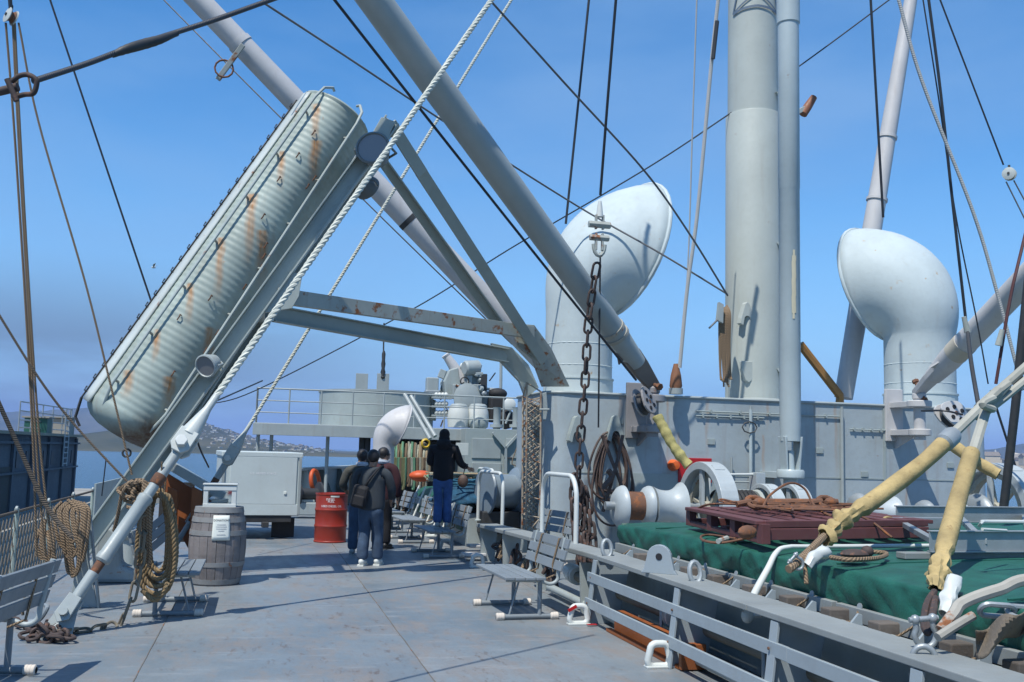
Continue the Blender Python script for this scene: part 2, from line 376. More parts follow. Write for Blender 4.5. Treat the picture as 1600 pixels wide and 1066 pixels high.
# hills
def hillmat(name, c0, c1, sc=.004):
    m, nt, b = nodes(name); t = nt.nodes.new('ShaderNodeTexCoord'); n = noi(nt, t.outputs['Object'], sc, 8, .7)
    nt.links.new(mixc(nt, ramp(nt, n, .35, .65), c0, c1), b.inputs['Base Color']); b.inputs['Roughness'].default_value = 1; b.inputs['Specular IOR Level'].default_value = 0; return m
HM = hillmat('wooded_hill', (.035, .05, .04), (.10, .10, .07))
def ridge(name, prof, Y, dep, mat, seed):     # prof: image crest points at distance Y
    P = [at(x, y, Y=Y) for x, y in prof]
    def crest(X):
        for a, b in zip(P, P[1:]):
            if a.x <= X <= b.x: t = (X-a.x)/(b.x-a.x); t = t*t*(3-2*t)*.5+t*.5; return a.z+(b.z-a.z)*t
        return P[0].z if X < P[0].x else P[-1].z
    x0, x1 = P[0].x, P[-1].x
    def fn(u, v):
        X = x0+(x1-x0)*u; y = Y-dep+2*dep*v; e = max(0, 1-abs(v-.5)*2); e = e**.75
        h = max(crest(X)+6.6, .5)
        z = -6.6+h*e*(1+.30*noise.noise(V((X*.004+seed, y*.004, 0)))*(1-e)*2)+4*noise.noise(V((X*.03, y*.03, seed)))*e*min(1, h/40)
        return V((X, y, z))
    o = MB().grid(fn, 110, 26).build(name, mat); tag(o, kind='structure'); return fn
ridge('far_hills', [(-260, 655), (-60, 648), (60, 642), (140, 637), (215, 626), (262, 640), (310, 652), (345, 676), (420, 706), (520, 715)], 4200, 900, HM, 1.0)
fh = ridge('town_hill', [(60, 706), (150, 690), (225, 668), (296, 655), (335, 666), (385, 682), (440, 693), (500, 704), (560, 714), (620, 722), (720, 727)], 2000, 1050, HM, 5.0)
ridge('east_hills', [(1380, 745), (1450, 731), (1500, 716), (1545, 704), (1600, 694), (1680, 688), (1800, 690)], 2600, 500, HM, 9.0)
# houses on the hill
hw = [paint('house_wall_%s' % k, c, .8, .1, 0, 0, 0, 0) for k, c in (('white', (.72, .70, .66)), ('cream', (.60, .52, .42)), ('grey', (.42, .42, .42)))]
hr = paint('house_roof', (.22, .19, .17), .9, .2, 0, 0, 0, 0)
def house_mesh(w_, d_, h_):
    mb = MB(); mb.box((0, 0, h_/2), (w_, d_, h_)); return mb
hp = []
for k in range(3):
    t = thing('hill_house', 'small pale house among many on the far hillside across the water', 'house', None, 'houses on the far hillside')
    house_mesh(11, 9, 7).build('wall', hw[k], t)
    MB().prism([(-6, -5.2, 7), (6, -5.2, 7), (0, -5.2, 9)], (0, 10.4, 0)).build('roof', hr, t)
    hp.append(t)
rr = random.Random(3); cnt = 0; used = [0, 0, 0]
while cnt < 290:
    u, v = rr.random(), .03+.45*rr.random()**.8
    p = fh(u, v)
    if p.z < -4: continue
    q = V(p)-CAM; dd = q.dot(cF); px = 800+FPX*q.dot(cR)/dd
    if px < 175 or px > 575: continue
    if rr.random() > (.25+.75*max(0, 1-abs(px-400)/260)): continue
    k = rr.choice((0, 0, 0, 1, 2)); o = hp[k] if not used[k] else dup(hp[k]); used[k] = 1
    o.location = p-V((0, 0, 1)); o.rotation_euler.z = rr.uniform(-.6, .6); s_ = rr.uniform(.28, .6)*p.y/1700; o.scale = (s_, s_, s_*rr.uniform(.8, 1.2)); cnt += 1
# right-hand shore town
wt = thing('shore_house', 'pale building low on the far right shore', 'house', None, 'buildings on the right shore')
house_mesh(16, 12, 9).build('wall', hw[1], wt); MB().prism([(-8.5, -6.4, 9), (8.5, -6.4, 9), (0, -6.4, 12)], (0, 12.8, 0)).build('roof', hr, wt)
for i in range(26):
    o = wt if i == 0 else dup(wt); o.location = at(rr.uniform(1470, 1720), 742, Y=rr.uniform(700, 1150)); o.location.z = -6+rr.uniform(0, 11); o.rotation_euler.z = rr.uniform(0, 3); s_ = rr.uniform(.5, 1.2); o.scale = (s_, s_, s_)
tw = thing('water_tower', 'pale round water tower standing above the right shore', 'tower', at(1586, 734, Y=1200)); bt = ORG[tw]
MB().lathe([(.1, 24), (9, 22), (9, 15), (3, 13)], bt, n=16).build('tank', hw[1], tw); MB().lathe([(1.5, 0), (1.5, 14)], bt, n=8).build('pillar', hw[1], tw)
ms_ = MB(); q = at(1556, 728, Y=1400); ms_.lathe([(2.5, 0), (1.2, 34)], q-V((0, 0, 8)), n=8); tag(ms_.build('chimney', hw[0]), 'thin pale chimney on the far right shore', 'chimney')
def shorefn(u, v):
    X = 480+900*u; y = 640+700*v; return V((X, y, -6.6+9*math.sin(PI*v)**.5*(.6+.5*noise.noise(V((X*.01, y*.01, 2))))))
tag(MB().grid(shorefn, 60, 30).build('right_shore', hillmat('shore_ground', (.06, .07, .045), (.20, .17, .13), .02)), kind='structure')
# quay on the left with the shed
CONC = paint('concrete', (.34, .32, .29), .9, .15, 0, .1, .4, scale=.2)
tag(MB().box((-29, 45, -4.6), (34, 110, 3.6)).build('quay', CONC), kind='structure')
tag(MB().box((-21, 150, -5.7), (24, 6, 1.6)).build('breakwater', CONC), kind='structure')
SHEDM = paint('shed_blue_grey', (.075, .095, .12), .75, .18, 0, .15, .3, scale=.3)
sx = -14.5; ztop = 2.05; y0, y1 = 18.0, 88.0
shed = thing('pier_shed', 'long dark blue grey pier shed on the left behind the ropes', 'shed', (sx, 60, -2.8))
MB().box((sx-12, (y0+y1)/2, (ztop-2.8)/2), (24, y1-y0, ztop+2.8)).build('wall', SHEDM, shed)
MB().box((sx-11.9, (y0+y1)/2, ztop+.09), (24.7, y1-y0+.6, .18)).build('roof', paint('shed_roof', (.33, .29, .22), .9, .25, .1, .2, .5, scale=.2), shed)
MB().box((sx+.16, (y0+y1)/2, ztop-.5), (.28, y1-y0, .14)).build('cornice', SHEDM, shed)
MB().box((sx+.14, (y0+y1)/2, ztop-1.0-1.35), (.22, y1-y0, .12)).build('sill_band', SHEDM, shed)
prv = None
for i in range(26):
    yy = y0+2+i*2.65
    if i % 3 < 2:
        if prv is None: prv = bx('window', GLASS, (sx+.03, yy, ztop-1.55), (.05, 1.0, 1.0), shed, bevel=0); first = yy
        else: c_ = prv.copy(); link(c_); c_.parent = shed; c_.location.y += yy-first
pil = None
for i in range(14):
    yy = y0+.4+i*5.3
    if pil is None: pil = bx('pilaster', SHEDM, (sx+.10, yy, -.4), (.16, .5, 4.7), shed, bevel=0); f0 = yy
    else: c_ = pil.copy(); link(c_); c_.parent = shed; c_.location.y += yy-f0
for yy in (52, 64): bx('door', flat('shed_door_%d' % yy, (.03, .035, .03), .8), (sx+.04, yy, -1.4), (.06, 4.5, 3.0), shed, bevel=0)
# railing and ladder on the shed roof
rl = thing('roof_railing', 'pale galvanised railing and ladder on the shed roof corner', 'railing', (sx, 82, ztop))
mb = MB()
for zz in (.5, 1.0, 1.6, 2.2): mb.tube([(sx-1, 72, ztop+zz), (sx-.2, 86, ztop+zz)], .05, 5)
for k in range(6): mb.tube([(sx-1+.16*k, 72+2.8*k, ztop), (sx-1+.16*k, 72+2.8*k, ztop+2.2)], .05, 5)
mb.build('rail', GALV, rl)
mb = MB()
for a in (80.0, 81.6): mb.tube([(sx+.45, a, ztop-2.2), (sx+.45, a, ztop+2.0)], .07, 5)
for k in range(10): mb.tube([(sx+.45, 80, ztop-2.0+.4*k), (sx+.45, 81.6, ztop-2.0+.4*k)], .05, 5)
mb.build('ladder', GALV, rl)
for k, (yy, s_) in enumerate(((58, 1.0), (78, 1.5), (86, 1.8))):
    p = thing('roof_vent', ('small brown vent box on the shed roof', 'green grey box on the shed roof by the railing', 'pale box at the far end of the shed roof')[k], 'vent', (sx-1, yy, ztop))
    bx('housing', (BROWNP, TARP, CONC)[k], (sx-1, yy, ztop+.18+.35*s_), (1.0*s_, 1.2*s_, .7*s_), p); bx('cap', CONC, (sx-1, yy, ztop+.25+.7*s_), (1.2*s_, 1.4*s_, .1), p)
# rocks at the end of the quay
ROCK = paint('rock', (.26, .23, .20), .95, .35, 0, 0, .5, bump=.5)
rk = MB(); rnd = random.Random(5)
for i in range(160):
    p = V((rnd.uniform(-12.5, -3), rnd.uniform(88, 100), -5.9+rnd.uniform(-.3, 1.6))); r = rnd.uniform(.4, 1.0)
    rk.ball(p, (r, r*rnd.uniform(.6, 1), r*rnd.uniform(.5, .8)), 6, rotz(rnd.uniform(0, 3)))
tag(rk.build('rubble', ROCK, auto=False), kind='stuff')
# ship: hull and deck
tag(MB().prism([(-2.75, -14, -.02), (20.4, -14, -.02), (20.4, 30, -.02), (14, 46, -.02), (9, 52, -.02), (4, 46, -.02), (-.5, 36, -.02), (-2.75, 26, -.02)], (0, 0, -7)).build('ship_hull', GREY), kind='structure')
m, nt, b = nodes('deck_paint'); t = nt.nodes.new('ShaderNodeTexCoord'); vec = t.outputs['Object']
n1 = noi(nt, vec, .45, 6, .62); n2 = noi(nt, vec, 3.0, 9, .72, (1.4, .5, 1), 4.); n3 = noi(nt, vec, 9, 9, .75, (1.5, .45, 1), 9.); n4 = noi(nt, vec, 40, 4, .6, seed=2.)
c = mixc(nt, ramp(nt, n1, .32, .68), (.115, .15, .175), (.215, .24, .25))
c = mixc(nt, ramp(nt, n2, .46, .66, 0, .8), c, (.205, .18, .16))
n6 = noi(nt, vec, .8, 7, .68, (1, .6, 1), 25.); c = mixc(nt, ramp(nt, n6, .52, .72, 0, .5), c, (.15, .15, .15))
n5 = noi(nt, vec, 2.2, 8, .7, (.6, 3.2, 1), 15.); c = mixc(nt, ramp(nt, n5, .56, .7, 0, .55), c, (.30, .32, .33))
mk = nt.nodes.new('ShaderNodeMath'); mk.operation = 'MULTIPLY'; nt.links.new(ramp(nt, n3, .56, .62, 0, .9), mk.inputs[0]); nt.links.new(ramp(nt, n6, .42, .62, .1, 1), mk.inputs[1]); c = mixc(nt, mk.outputs[0], c, (.105, .08, .065))
c = mixc(nt, ramp(nt, n4, .5, .8, 0, .22), c, (.11, .11, .11))
nt.links.new(c, b.inputs['Base Color']); nt.links.new(ramp(nt, n2, .3, .7, .38, .62), b.inputs['Roughness'])
bp = nt.nodes.new('ShaderNodeBump'); bp.inputs['Strength'].default_value = .25; bp.inputs['Distance'].default_value = .01
nt.links.new(n1, bp.inputs['Height']); nt.links.new(bp.outputs['Normal'], b.inputs['Normal']); DECKM = m
dk = MB().prism([(-2.75, -14, -.014), (20.4, -14, -.014), (20.4, 30, -.014), (14, 46, -.014), (9, 52, -.014), (4, 46, -.014), (-.5, 36, -.014), (-2.75, 26, -.014)], (0, 0, -.004)).build('ship_deck', RUSTM, ctr=False)
tag(dk, kind='structure'); ORG[dk] = V((0, 0, 0))
bands = [(-2.72, -.80), (-.795, 1.365), (1.37, 3.48), (3.485, 8.9), (8.905, 14.3), (14.305, 20.3)]
for i, (a, b_) in enumerate(bands):
    yy = -13.9+1.7*(i % 3)
    while yy < 30:
        L = 5.9 if i < 3 else 12
        o = MB().box(((a+b_)/2, yy+L/2, -.005), (b_-a, L-.006, .010)).build('deck_plate', DECKM, dk, ctr=False); yy += L
# rusty weld beads along the plate seams
mb = MB()
for X in (-.7975, 1.3675):
    P = [V((X+.004*noise.noise(V((k*.7, X, 0))), -4+k*.25, -.001)) for k in range(110)]
    mb.tube(P, [.006+.004*abs(noise.noise(V((k*.9, X, 3)))) for k in range(110)], 6)
mb.build('weld_seam', paint('seam_rust', (.15, .14, .13), .8, .3, .45, 0, .4, scale=1.5), dk, ctr=False)
# haze
hz = bpy.data.objects.new('haze', bpy.data.meshes.new('haze')); link(hz)
mb = MB().box((0, 5000, 121), (17000, 14000, 260)); hz.data.from_pydata(mb.v, [], mb.f); hz['kind'] = 'stuff'
m = bpy.data.materials.new('haze_air'); m.use_nodes = True; nt = m.node_tree
for n in list(nt.nodes): nt.nodes.remove(n)
o_ = nt.nodes.new('ShaderNodeOutputMaterial'); pv = nt.nodes.new('ShaderNodeVolumePrincipled'); pv.inputs['Density'].default_value = .00017; pv.inputs['Color'].default_value = (.40, .58, 1, 1)
nt.links.new(pv.outputs[0], o_.inputs['Volume']); hz.data.materials.append(m)

# ================================================================ LARGE SHIP STRUCTURE
HX0, HX1, HY0, HY1, HZ = 4.62, 13.35, 16.0, 18.3, 2.75
def rrect(x0, x1, y0, y1, r, n=7, z=0):
    o = []
    for cx, cy, a0 in ((x1-r, y1-r, 0), (x0+r, y1-r, PI/2), (x0+r, y0+r, PI), (x1-r, y0+r, 3*PI/2)):
        for k in range(n+1): an = a0+PI/2*k/n; o.append(V((cx+r*math.cos(an), cy+r*math.sin(an), z)))
    return o
mh = thing('mast_house', 'grey steel mast house with rounded corners under the mast and vents', 'deckhouse', (9, 17, 0))
pr = rrect(HX0, HX1, HY0, HY1, .38)
mb = MB(); n = len(pr); mb.add(pr+[p+V((0, 0, HZ)) for p in pr], [(i, (i+1) % n, (i+1) % n+n, i+n) for i in range(n)], True); mb.add([p+V((0, 0, HZ)) for p in pr], [tuple(range(n))]); mb.build('wall', HOUSEW, mh)
mb = MB(); mb.tube([p+V((0, 0, HZ)) for p in rrect(HX0-.005, HX1+.005, HY0-.005, HY1+.005, .39)], .028, 8, closed=True); mb.build('roof_edge', GREY, mh)
mb = MB()
for X in (10.15, 11.02): mb.box((X, HY0-.006, HZ/2), (.05, .025, HZ-.1))
mb.build('vertical_batten', WALL, mh)
mb = MB(); mb.box((8.9, HY0-.003, 1.42), (7.6, .012, .022)); mb.build('weld_strip', WALL, mh)
tb('conduit', GREY, [(10.12, HY0-.06, HZ-.1), (10.12, HY0-.06, .4)], .03, mh)
for k, (xa, xb, z) in enumerate(((7.3, 10.1, 2.52), (7.3, 8.6, 2.44), (10.3, 11.2, 2.3))):
    tb('cable_conduit', WALL, [(xa, HY0-.03, z), (xb, HY0-.03, z)], .014, mh, 6)
    for j in range(5): bx('clip', WALL, (xa+(xb-xa)*(j+.5)/5, HY0-.025, z), (.03, .05, .06), mh, bevel=0)
for x_, z_ in ((7.6, 2.0), (9.7, 1.9), (10.6, 1.5), (12.4, 1.7), (5.9, 2.3)): bx('pad_plate', WALL, (x_, HY0-.012, z_), (.14, .02, .10), mh, bevel=.004)
MB().box((6.75, HY0-.004, .85), (1.9, .012, 1.15)).build('doubler_plate', WALL, mh)
def hook_prism(c, s, dpt, ny=-1, nx=0):       # cable hook plate: apex above, bite below
    pts = [(0, .55), (.10, .47), (.30, -.18), (.34, -.42), (.20, -.50), (.17, -.22)]
    for k in range(7): an = PI*k/6; pts.append((.15*math.cos(an), -.22+.15*math.sin(an)))
    pts += [(-.20, -.50), (-.34, -.42), (-.30, -.18), (-.10, .47)]
    return [V(c)+V((x*s, 0, z*s)) for x, z in pts]
for x, y, s_ in ((957, 671, .43), (897, 672, .43)):
    c = at(x, y, Y=HY0); MB().prism(hook_prism(c+V((0, -.02, 0)), s_, .1), (0, -.17, 0)).build('cable_hook', WALL, mh, bevel=.012)
# red panel and orange lamp on the front wall, hose rail
c = at(1085, 735, Y=HY0); bx('notice_board', REDS, c+V((0, -.02, 0)), (.62, .03, .42), mh)
c = at(1051, 727, Y=HY0); MB().lathe([(.0, -.16), (.07, -.15), (.10, -.05), (.10, 0)], c, (0, 1, 0), 14).build('signal_lamp', ORANGE, mh)
mb = MB()
for xx in (1143, 1173): 
    p = at(xx, 715 if xx == 1143 else 635, Y=HY0-.1); mb.tube([p, V((p.x, HY0-.1, .3))], .022, 6)
for k in range(7):
    z = 1.32-.14*k; a = at(1143, 730, Y=HY0-.1).x; mb.tube([(a, HY0-.1, z), (a+.72, HY0-.1, z)], .016, 6)
mb.build('wall_ladder', GREY, mh)
p = at(1173, 640, Y=HY0-.1); tb('standpipe', TUBEP, [p, V((p.x, HY0-.1, .9))], .03, mh)
c = at(1170, 668, Y=HY0-.1); tb('valve_wheel', BLACKS, [c+V((.14*math.cos(a/8*2*PI), -.03, .1*math.sin(a/8*2*PI))) for a in range(9)], .012, mh, 5)
# mast
MX, MY = 9.06, 17.25; MR = .50
mast = thing('mast', 'thick pale grey green mast rising from the mast house with an outlined star emblem', 'mast', (MX, MY, HZ))
zc = at(1180, 185, Y=MY).z
mb = MB(); mb.lathe([(MR+.025, HZ-.02), (MR+.025, zc), (MR+.018, zc+.02), (MR-.012, zc+.03), (MR-.03, 15.5), (MR-.06, 22)], (MX, MY, 0), n=56); mb.build('pole', MASTP, mast)
MB().lathe([(MR+.08, HZ+.0), (MR+.08, HZ+.06), (MR+.03, HZ+.1)], (MX, MY, 0), n=40).build('foot_ring', GREY, mast)
def oncyl(x, y, rr_=0.0):      # hit of the photo ray on the mast cylinder
    r = ray(x, y); o = CAM; a = r.x*r.x+r.y*r.y; bb = 2*((o.x-MX)*r.x+(o.y-MY)*r.y); cc = (o.x-MX)**2+(o.y-MY)**2-(MR+rr_)**2
    D = max(bb*bb-4*a*cc, 0); return o+r*((-bb-math.sqrt(D))/(2*a))
c = oncyl(1162, 492, .02); MB().prism(hook_prism(c, .42, .1), (.03, -.10, 0)).build('cable_hook', MASTP, mast, bevel=.01)
c = oncyl(1166, 580, .02); MB().prism([c+V((x*.6, 0, z*.6)) for x, z in ((-.24, .3), (.24, .3), (.24, .05), (.1, -.3), (0, -.36), (-.1, -.3), (-.24, .05))], (.02, -.07, 0)).build('eye_plate', MASTP, mast, bevel=.01)
for y in (150, 385, 582): 
    c = oncyl(1213, y, 0); MB().prism([c+V((-.02, -.04, .07)), c+V((.16, -.04, .07)), c+V((.14, -.04, -.10))], (0, .06, 0)).build('boom_bracket', MASTP, mast)
mb = MB(); zs = at(1172, -30, Y=MY-MR).z      # star emblem outline on the mast, wrapping round it
a0 = math.atan2(-MY, -MX)+.16
def onm(u, v): a = a0+u/MR; return V((MX+(MR+.006)*math.cos(a), MY+(MR+.006)*math.sin(a), zs+v))
def outline(pts, wd):
    for p, q in zip(pts, pts[1:]):
        d = V((q[0]-p[0], q[1]-p[1])); nn = V((-d.y, d.x)).normalized()*wd/2; k = max(2, int(d.length/.05))
        for i in range(k):
            a = (p[0]+d.x*i/k, p[1]+d.y*i/k); e = (p[0]+d.x*(i+1)/k, p[1]+d.y*(i+1)/k)
            mb.add([onm(a[0]-nn.x, a[1]-nn.y), onm(e[0]-nn.x, e[1]-nn.y), onm(e[0]+nn.x, e[1]+nn.y), onm(a[0]+nn.x, a[1]+nn.y)], [(0, 1, 2, 3)])
SR = .86; st = [(SR*(1 if k % 2 == 0 else .42)*math.sin(PI*k/5), SR*(1 if k % 2 == 0 else .42)*math.cos(PI*k/5)+.15) for k in range(11)]
outline(st, .035); outline([(0, .15), (0, -.22)], .03); outline([(-.5, -.55), (-.3, -.50), (0, -.47), (.3, -.50), (.5, -.55)], .05)
mb.build('star_emblem', STARM, mast)
c = at(1262, 167, Y=MY+.3); MB().bar(c-V((.5, .1, .3)), c, .07, .09).build('fairlead_arm', MASTP, mast, bevel=.006); MB().lathe([(.0, .3), (.07, .26), (.09, 0), (.09, -.2)], c, (.55, 0, .85), 12).build('wooden_fairlead', paint('warm_wood', (.26, .10, .05), .6, .2), mast)
# ventilators
def cowl_mesh(stem_r, L1, ang, zpiv, zbase, pw=1.7):
    """cowl in local coords, mouth to +X, stem axis at origin"""
    mb = MB(); n = 36; rings = []
    for k in range(5): z = zbase+(zpiv-zbase)*k/5; rings.append([V((stem_r*math.cos(2*PI*i/n), stem_r*math.sin(2*PI*i/n), z)) for i in range(n)])
    piv = V((stem_r, 0, zpiv)); K = 18
    for k in range(K+1):
        t = k/K; a = ang*t; L = 2*stem_r+(L1-2*stem_r)*(t**pw)
        d = V((-math.cos(a), 0, math.sin(a))); off = V((math.cos(a/2), 0, .0))*0
        c = piv+d*L/2+off
        rings.append([c-d*(L/2)*math.cos(2*PI*i/n)+V((0, 1, 0))*(L/2)*math.sin(2*PI*i/n) for i in range(n)])
    vs = [v for r in rings for v in r]
    mb.add(vs, [(j*n+i, j*n+(i+1) % n, (j+1)*n+(i+1) % n, (j+1)*n+i) for j in range(len(rings)-1) for i in range(n)], True)
    return mb, rings[-1], rings[0]
def cowl(label, base, stem_r, L1, ang, zpiv, rz, group=None, name='ventilator_cowl', mat=COWLP, pw=1.7):
    t = thing(name, label, 'ventilator', None, group); t.location = base; t.rotation_euler.z = rz
    mb, lip, bot = cowl_mesh(stem_r, L1, ang, zpiv, 0.0, pw)
    mb.build('hood', mat, t, solid=.018)
    l = MB(); l.tube(lip, .028*L1/2.4+.008, 8, closed=True); l.build('mouth_rim', mat, t)
    for zz in (.36*zpiv, .62*zpiv):
        l = MB(); l.tube([V(((stem_r+.004)*math.cos(2*PI*i/32), (stem_r+.004)*math.sin(2*PI*i/32), zz)) for i in range(32)], .012, 6, closed=True); l.build('seam_band', mat, t)
    MB().lathe([(stem_r+.10, -.02), (stem_r+.10, .05), (stem_r+.03, .07), (stem_r+.03, .30), (stem_r+.045, .30), (stem_r+.045, .33)], (0, 0, 0), n=36).build('collar', mat, t)
    return t
CY = 17.15
b1 = at(903, 608, Y=CY); b2 = at(1438, 628, Y=CY)
zp1 = at(955, 495, Y=CY).z-HZ; zp2 = at(1385, 525, Y=CY).z-HZ
cowl('big pale ventilator cowl left of the mast, its mouth turned right', (b1.x, CY, HZ), .60, 2.70, R_(106), zp1, R_(12), 'large ventilator cowls on the mast house')
cowl('big pale ventilator cowl right of the mast, its mouth turned away to the left', (b2.x, CY, HZ), .66, 2.46, R_(104), zp2, R_(180-64), 'large ventilator cowls on the mast house', pw=1.22)
# booms
def boom(label, pts, radii, mat, bands=(), name='derrick_boom', heel=None):
    t = thing(name, label, 'boom', pts[0])
    P = [V(p) for p in pts]; mb = MB(); mb.tube(P, radii, 28); mb.build('spar', mat, t)
    L = (P[-1]-P[0]); u = L.normalized()
    for d_, ex, wd in bands:
        r = radii[0]+(radii[-1]-radii[0])*d_/L.length+ex if len(radii) == 2 else ex
        MB().lathe([(r-.02, -wd/2), (r, -wd/2), (r, wd/2), (r-.02, wd/2)], P[0]+u*d_, u, 28).build('band', mat, t)
    return t, P[0], u
heelL = at(1020, 602, Y=15.35)
topL = at(585, 0, d=12.7); dirL = (topL-heelL).normalized()
tL, _p, uL = boom('largest grey cargo boom slanting up to the upper left from the mast house', [heelL+dirL*.55, heelL+dirL*1.2, heelL+dirL*6, topL+dirL*3.2], [.150, .195, .215, .20], BOOMP)
for d_, ex in ((1.22, .212), (1.36, .212)): MB().lathe([(ex-.03, -.03), (ex, -.03), (ex, .03), (ex-.03, .03)], heelL+uL*d_, uL, 28).build('band', paint('band_paint%d' % int(d_*100), (.38, .36, .32), .6, .1, .3), tL)
def heel_fitting(t, heel, u, mat):
    s = u.cross(V((0, 1, 0))).normalized(); nrm = s.cross(u).normalized()
    mb = MB(); c = heel-nrm*.06
    eye = [c-u*(.10*math.cos(PI*k/8-PI/2+PI/2))*1.0+s*(.10*math.sin(PI*k/8)) for k in range(0)]
    pts = [c+u*(-.11*math.cos(an))+s*(.11*math.sin(an)) for an in [(-PI/2+PI*k/10) for k in range(11)]]+[c+u*.45+s*.16, c+u*.75+s*.17, c+u*.75-s*.17, c+u*.45-s*.16]
    mb.prism(pts, nrm*.12); mb.build('heel_eye', mat, t, bevel=.02)
    mb = MB(); mb.lathe([(.035, -.2), (.035, .2)], heel+u*.03, nrm, 12); mb.lathe([(.06, -.22), (.06, -.17)], heel+u*.03, nrm, 6, False); mb.lathe([(.06, .17), (.06, .22)], heel+u*.03, nrm, 6, False); mb.build('heel_pin', RUSTM, t)
    MB().prism([heel+u*.8+s*.14-nrm*.02, heel+u*1.05+s*.15-nrm*.02, heel+u*.8+s*.27-nrm*.02], nrm*.03).build('fin', mat, t)
heel_fitting(tL, heelL, uL, paint('heel_brown', (.20, .16, .14), .6, .2, .3))
def gooseneck(label, heel, wy, mat):
    t = thing('gooseneck', label, 'bracket', heel-V((0, 0, .6)))
    c = V((heel.x, wy, heel.z-.38))
    bx('back_plate', mat, c+V((-.05, -.03, -.02)), (.36, .06, .95), t, bevel=.01)
    for dz, r in ((.16, .21), (-.34, .19)):
        mb = MB(); mb.lathe([(r-.03, -.06), (r, -.05), (r, .05), (r-.03, .06)], V((heel.x, heel.y, heel.z-.38+dz)), n=24); mb.bar(V((heel.x, heel.y, heel.z-.38+dz)), V((heel.x, wy, heel.z-.38+dz)), .3, .1); mb.build('bearing', mat, t, bevel=.006)
    MB().lathe([(.10, -.85), (.10, -.14), (.12, -.12), (.12, -.05), (.07, 0)], heel, n=16).build('pivot', mat, t)
    MB().prism([V((heel.x-.02, wy, heel.z-.72)), V((heel.x-.02, wy, heel.z-1.0)), V((heel.x-.02, heel.y, heel.z-.74))], (.04, 0, 0)).build('gusset', mat, t)
GNM = paint('gooseneck_grey', (.30, .29, .31), .55, .2, .3, .2, .3)
gooseneck('dark grey swivel bracket holding the foot of the largest boom', heelL, HY0, GNM)
heelR = at(1436, 612, Y=15.3); topR = at(1640, 398, d=14.6); dirR = (topR-heelR).normalized()
tR, _p, uR = boom('pale cargo boom slanting up to the right edge from the right bracket', [heelR+dirR*.5, heelR+dirR*1.0, topR+dirR*9], [.15, .195, .20], PINKP)
MB().lathe([(.17, -.16), (.203, -.15), (.203, .15), (.17, .16)], heelR+dirR*1.35, dirR, 28).build('band', paint('cream_band', (.52, .47, .40), .6, .12, .15), tR)
heel_fitting(tR, heelR, uR, PINKP); gooseneck('pale swivel bracket under the boom in front of the right ventilator', heelR, HY0, PINKP)
# the two pale booms behind
pA = at(875, 590, Y=18.55); pB = at(310, 0, d=18.0); u_ = (pB-pA).normalized()
t3, _p, u3 = boom('pale pinkish boom slanting to the upper left behind the raft', [pA-u_*.6, pA+u_*.1, pB+u_*5], [.12, .235, .19], PINKP)
for x, y in ((378, 62), (672, 312)):
    p = at(x, y, d=18); dd = (p-pA).dot(u_); MB().lathe([(.20, -.05), (.228, -.05), (.228, .05), (.20, .05)], pA+u_*dd, u_, 24).build('band', PINKP if x < 400 else BLACKS, t3)
q = at(380, 70, d=17.8); e = at(340, 125, d=17.8)
t = thing('hanging_shackle', 'rusty shackle link hanging from the pale boom at the upper left', 'shackle', e)
MB().bar(q, e, .09, .07, (0, 1, 0)).build('link_plate', RUSTG, t, bevel=.01); tb('bow', RUSTM, [q.lerp(e, .7)+V((.16*math.cos(a*PI/6)-.02, -.03, .16*math.sin(a*PI/6))) for a in range(13)], .018, t, 6)
pA = at(1318, 622, Y=18.6); pM = at(1366, 320, d=20.3); pB = at(1423, 0, d=22.4); u_ = (pB-pA).normalized()
t4, _p, u4 = boom('pale pinkish boom rising steeply behind the right ventilator', [pA, pA.lerp(pB, .3), pB, pB+u_*5], [.19, .215, .14, .12], PINKP)
for x, y in ((1392, 180), (1366, 287)):
    p = at(x, y, d=20.8); dd = (p-pA).dot(u_); rr_ = .19 if y < 200 else .21; MB().lathe([(rr_-.01, -.03), (rr_+.015, -.03), (rr_+.015, .03), (rr_-.01, .03)], pA+u_*dd, u_, 24).build('band', PINKP, t4)
tag(tb('stay_rod', paint('ochre_rod', (.34, .17, .05), .6, .25, .3), [at(1250, 538, Y=18.4), at(1312, 618, Y=18.4), at(1312, 630, Y=18.4)], .09), 'ochre brown rod slanting between mast and far boom', 'rod')
# stowed vertical boom
bxp = at(1235, 700, Y=15.25)
t5 = thing('stowed_boom', 'pale blue vertical boom stowed upright in front of the mast', 'boom', (bxp.x, 15.25, bxp.z))
mb = MB(); z0 = at(1235, 690, Y=15.25).z; lean = 0.0
z1 = at(1235, 296, Y=15.25).z; z2 = at(1235, 38, Y=15.25).z
mb.lathe([(.165, z0), (.178, z0+.3), (.178, z1-.01), (.184, z1), (.184, z2-.02), (.202, z2), (.202, z2+6), (.18, z2+11)], (bxp.x, 15.25, 0), n=32); mb.build('spar', TUBEP, t5)
mb = MB()
for sg in (-1, 1): mb.prism([V((bxp.x+sg*.13, 15.25-.13, z0+.08)), V((bxp.x+sg*.13, 15.25+.13, z0+.08)), V((bxp.x+sg*.09, 15.25+.10, z0-.55)), V((bxp.x+sg*.09, 15.25-.10, z0-.55))], (sg*.035, 0, 0))
mb.lathe([(.17, z0+.1), (.17, z0+.0)], (bxp.x, 15.25, 0), n=20); mb.build('heel_fork', TUBEP, t5, bevel=.006)
MB().lathe([(.12, z0-.95), (.12, z0-.55), (.07, z0-.5), (.06, z0-.15)], (bxp.x, 15.25, 0), n=20).build('pivot', TUBEP, t5)
MB().lathe([(.21, z0-.62), (.23, z0-.60), (.23, z0-.50), (.21, z0-.47)], (bxp.x, 15.25, 0), n=24).build('bearing', TUBEP, t5)
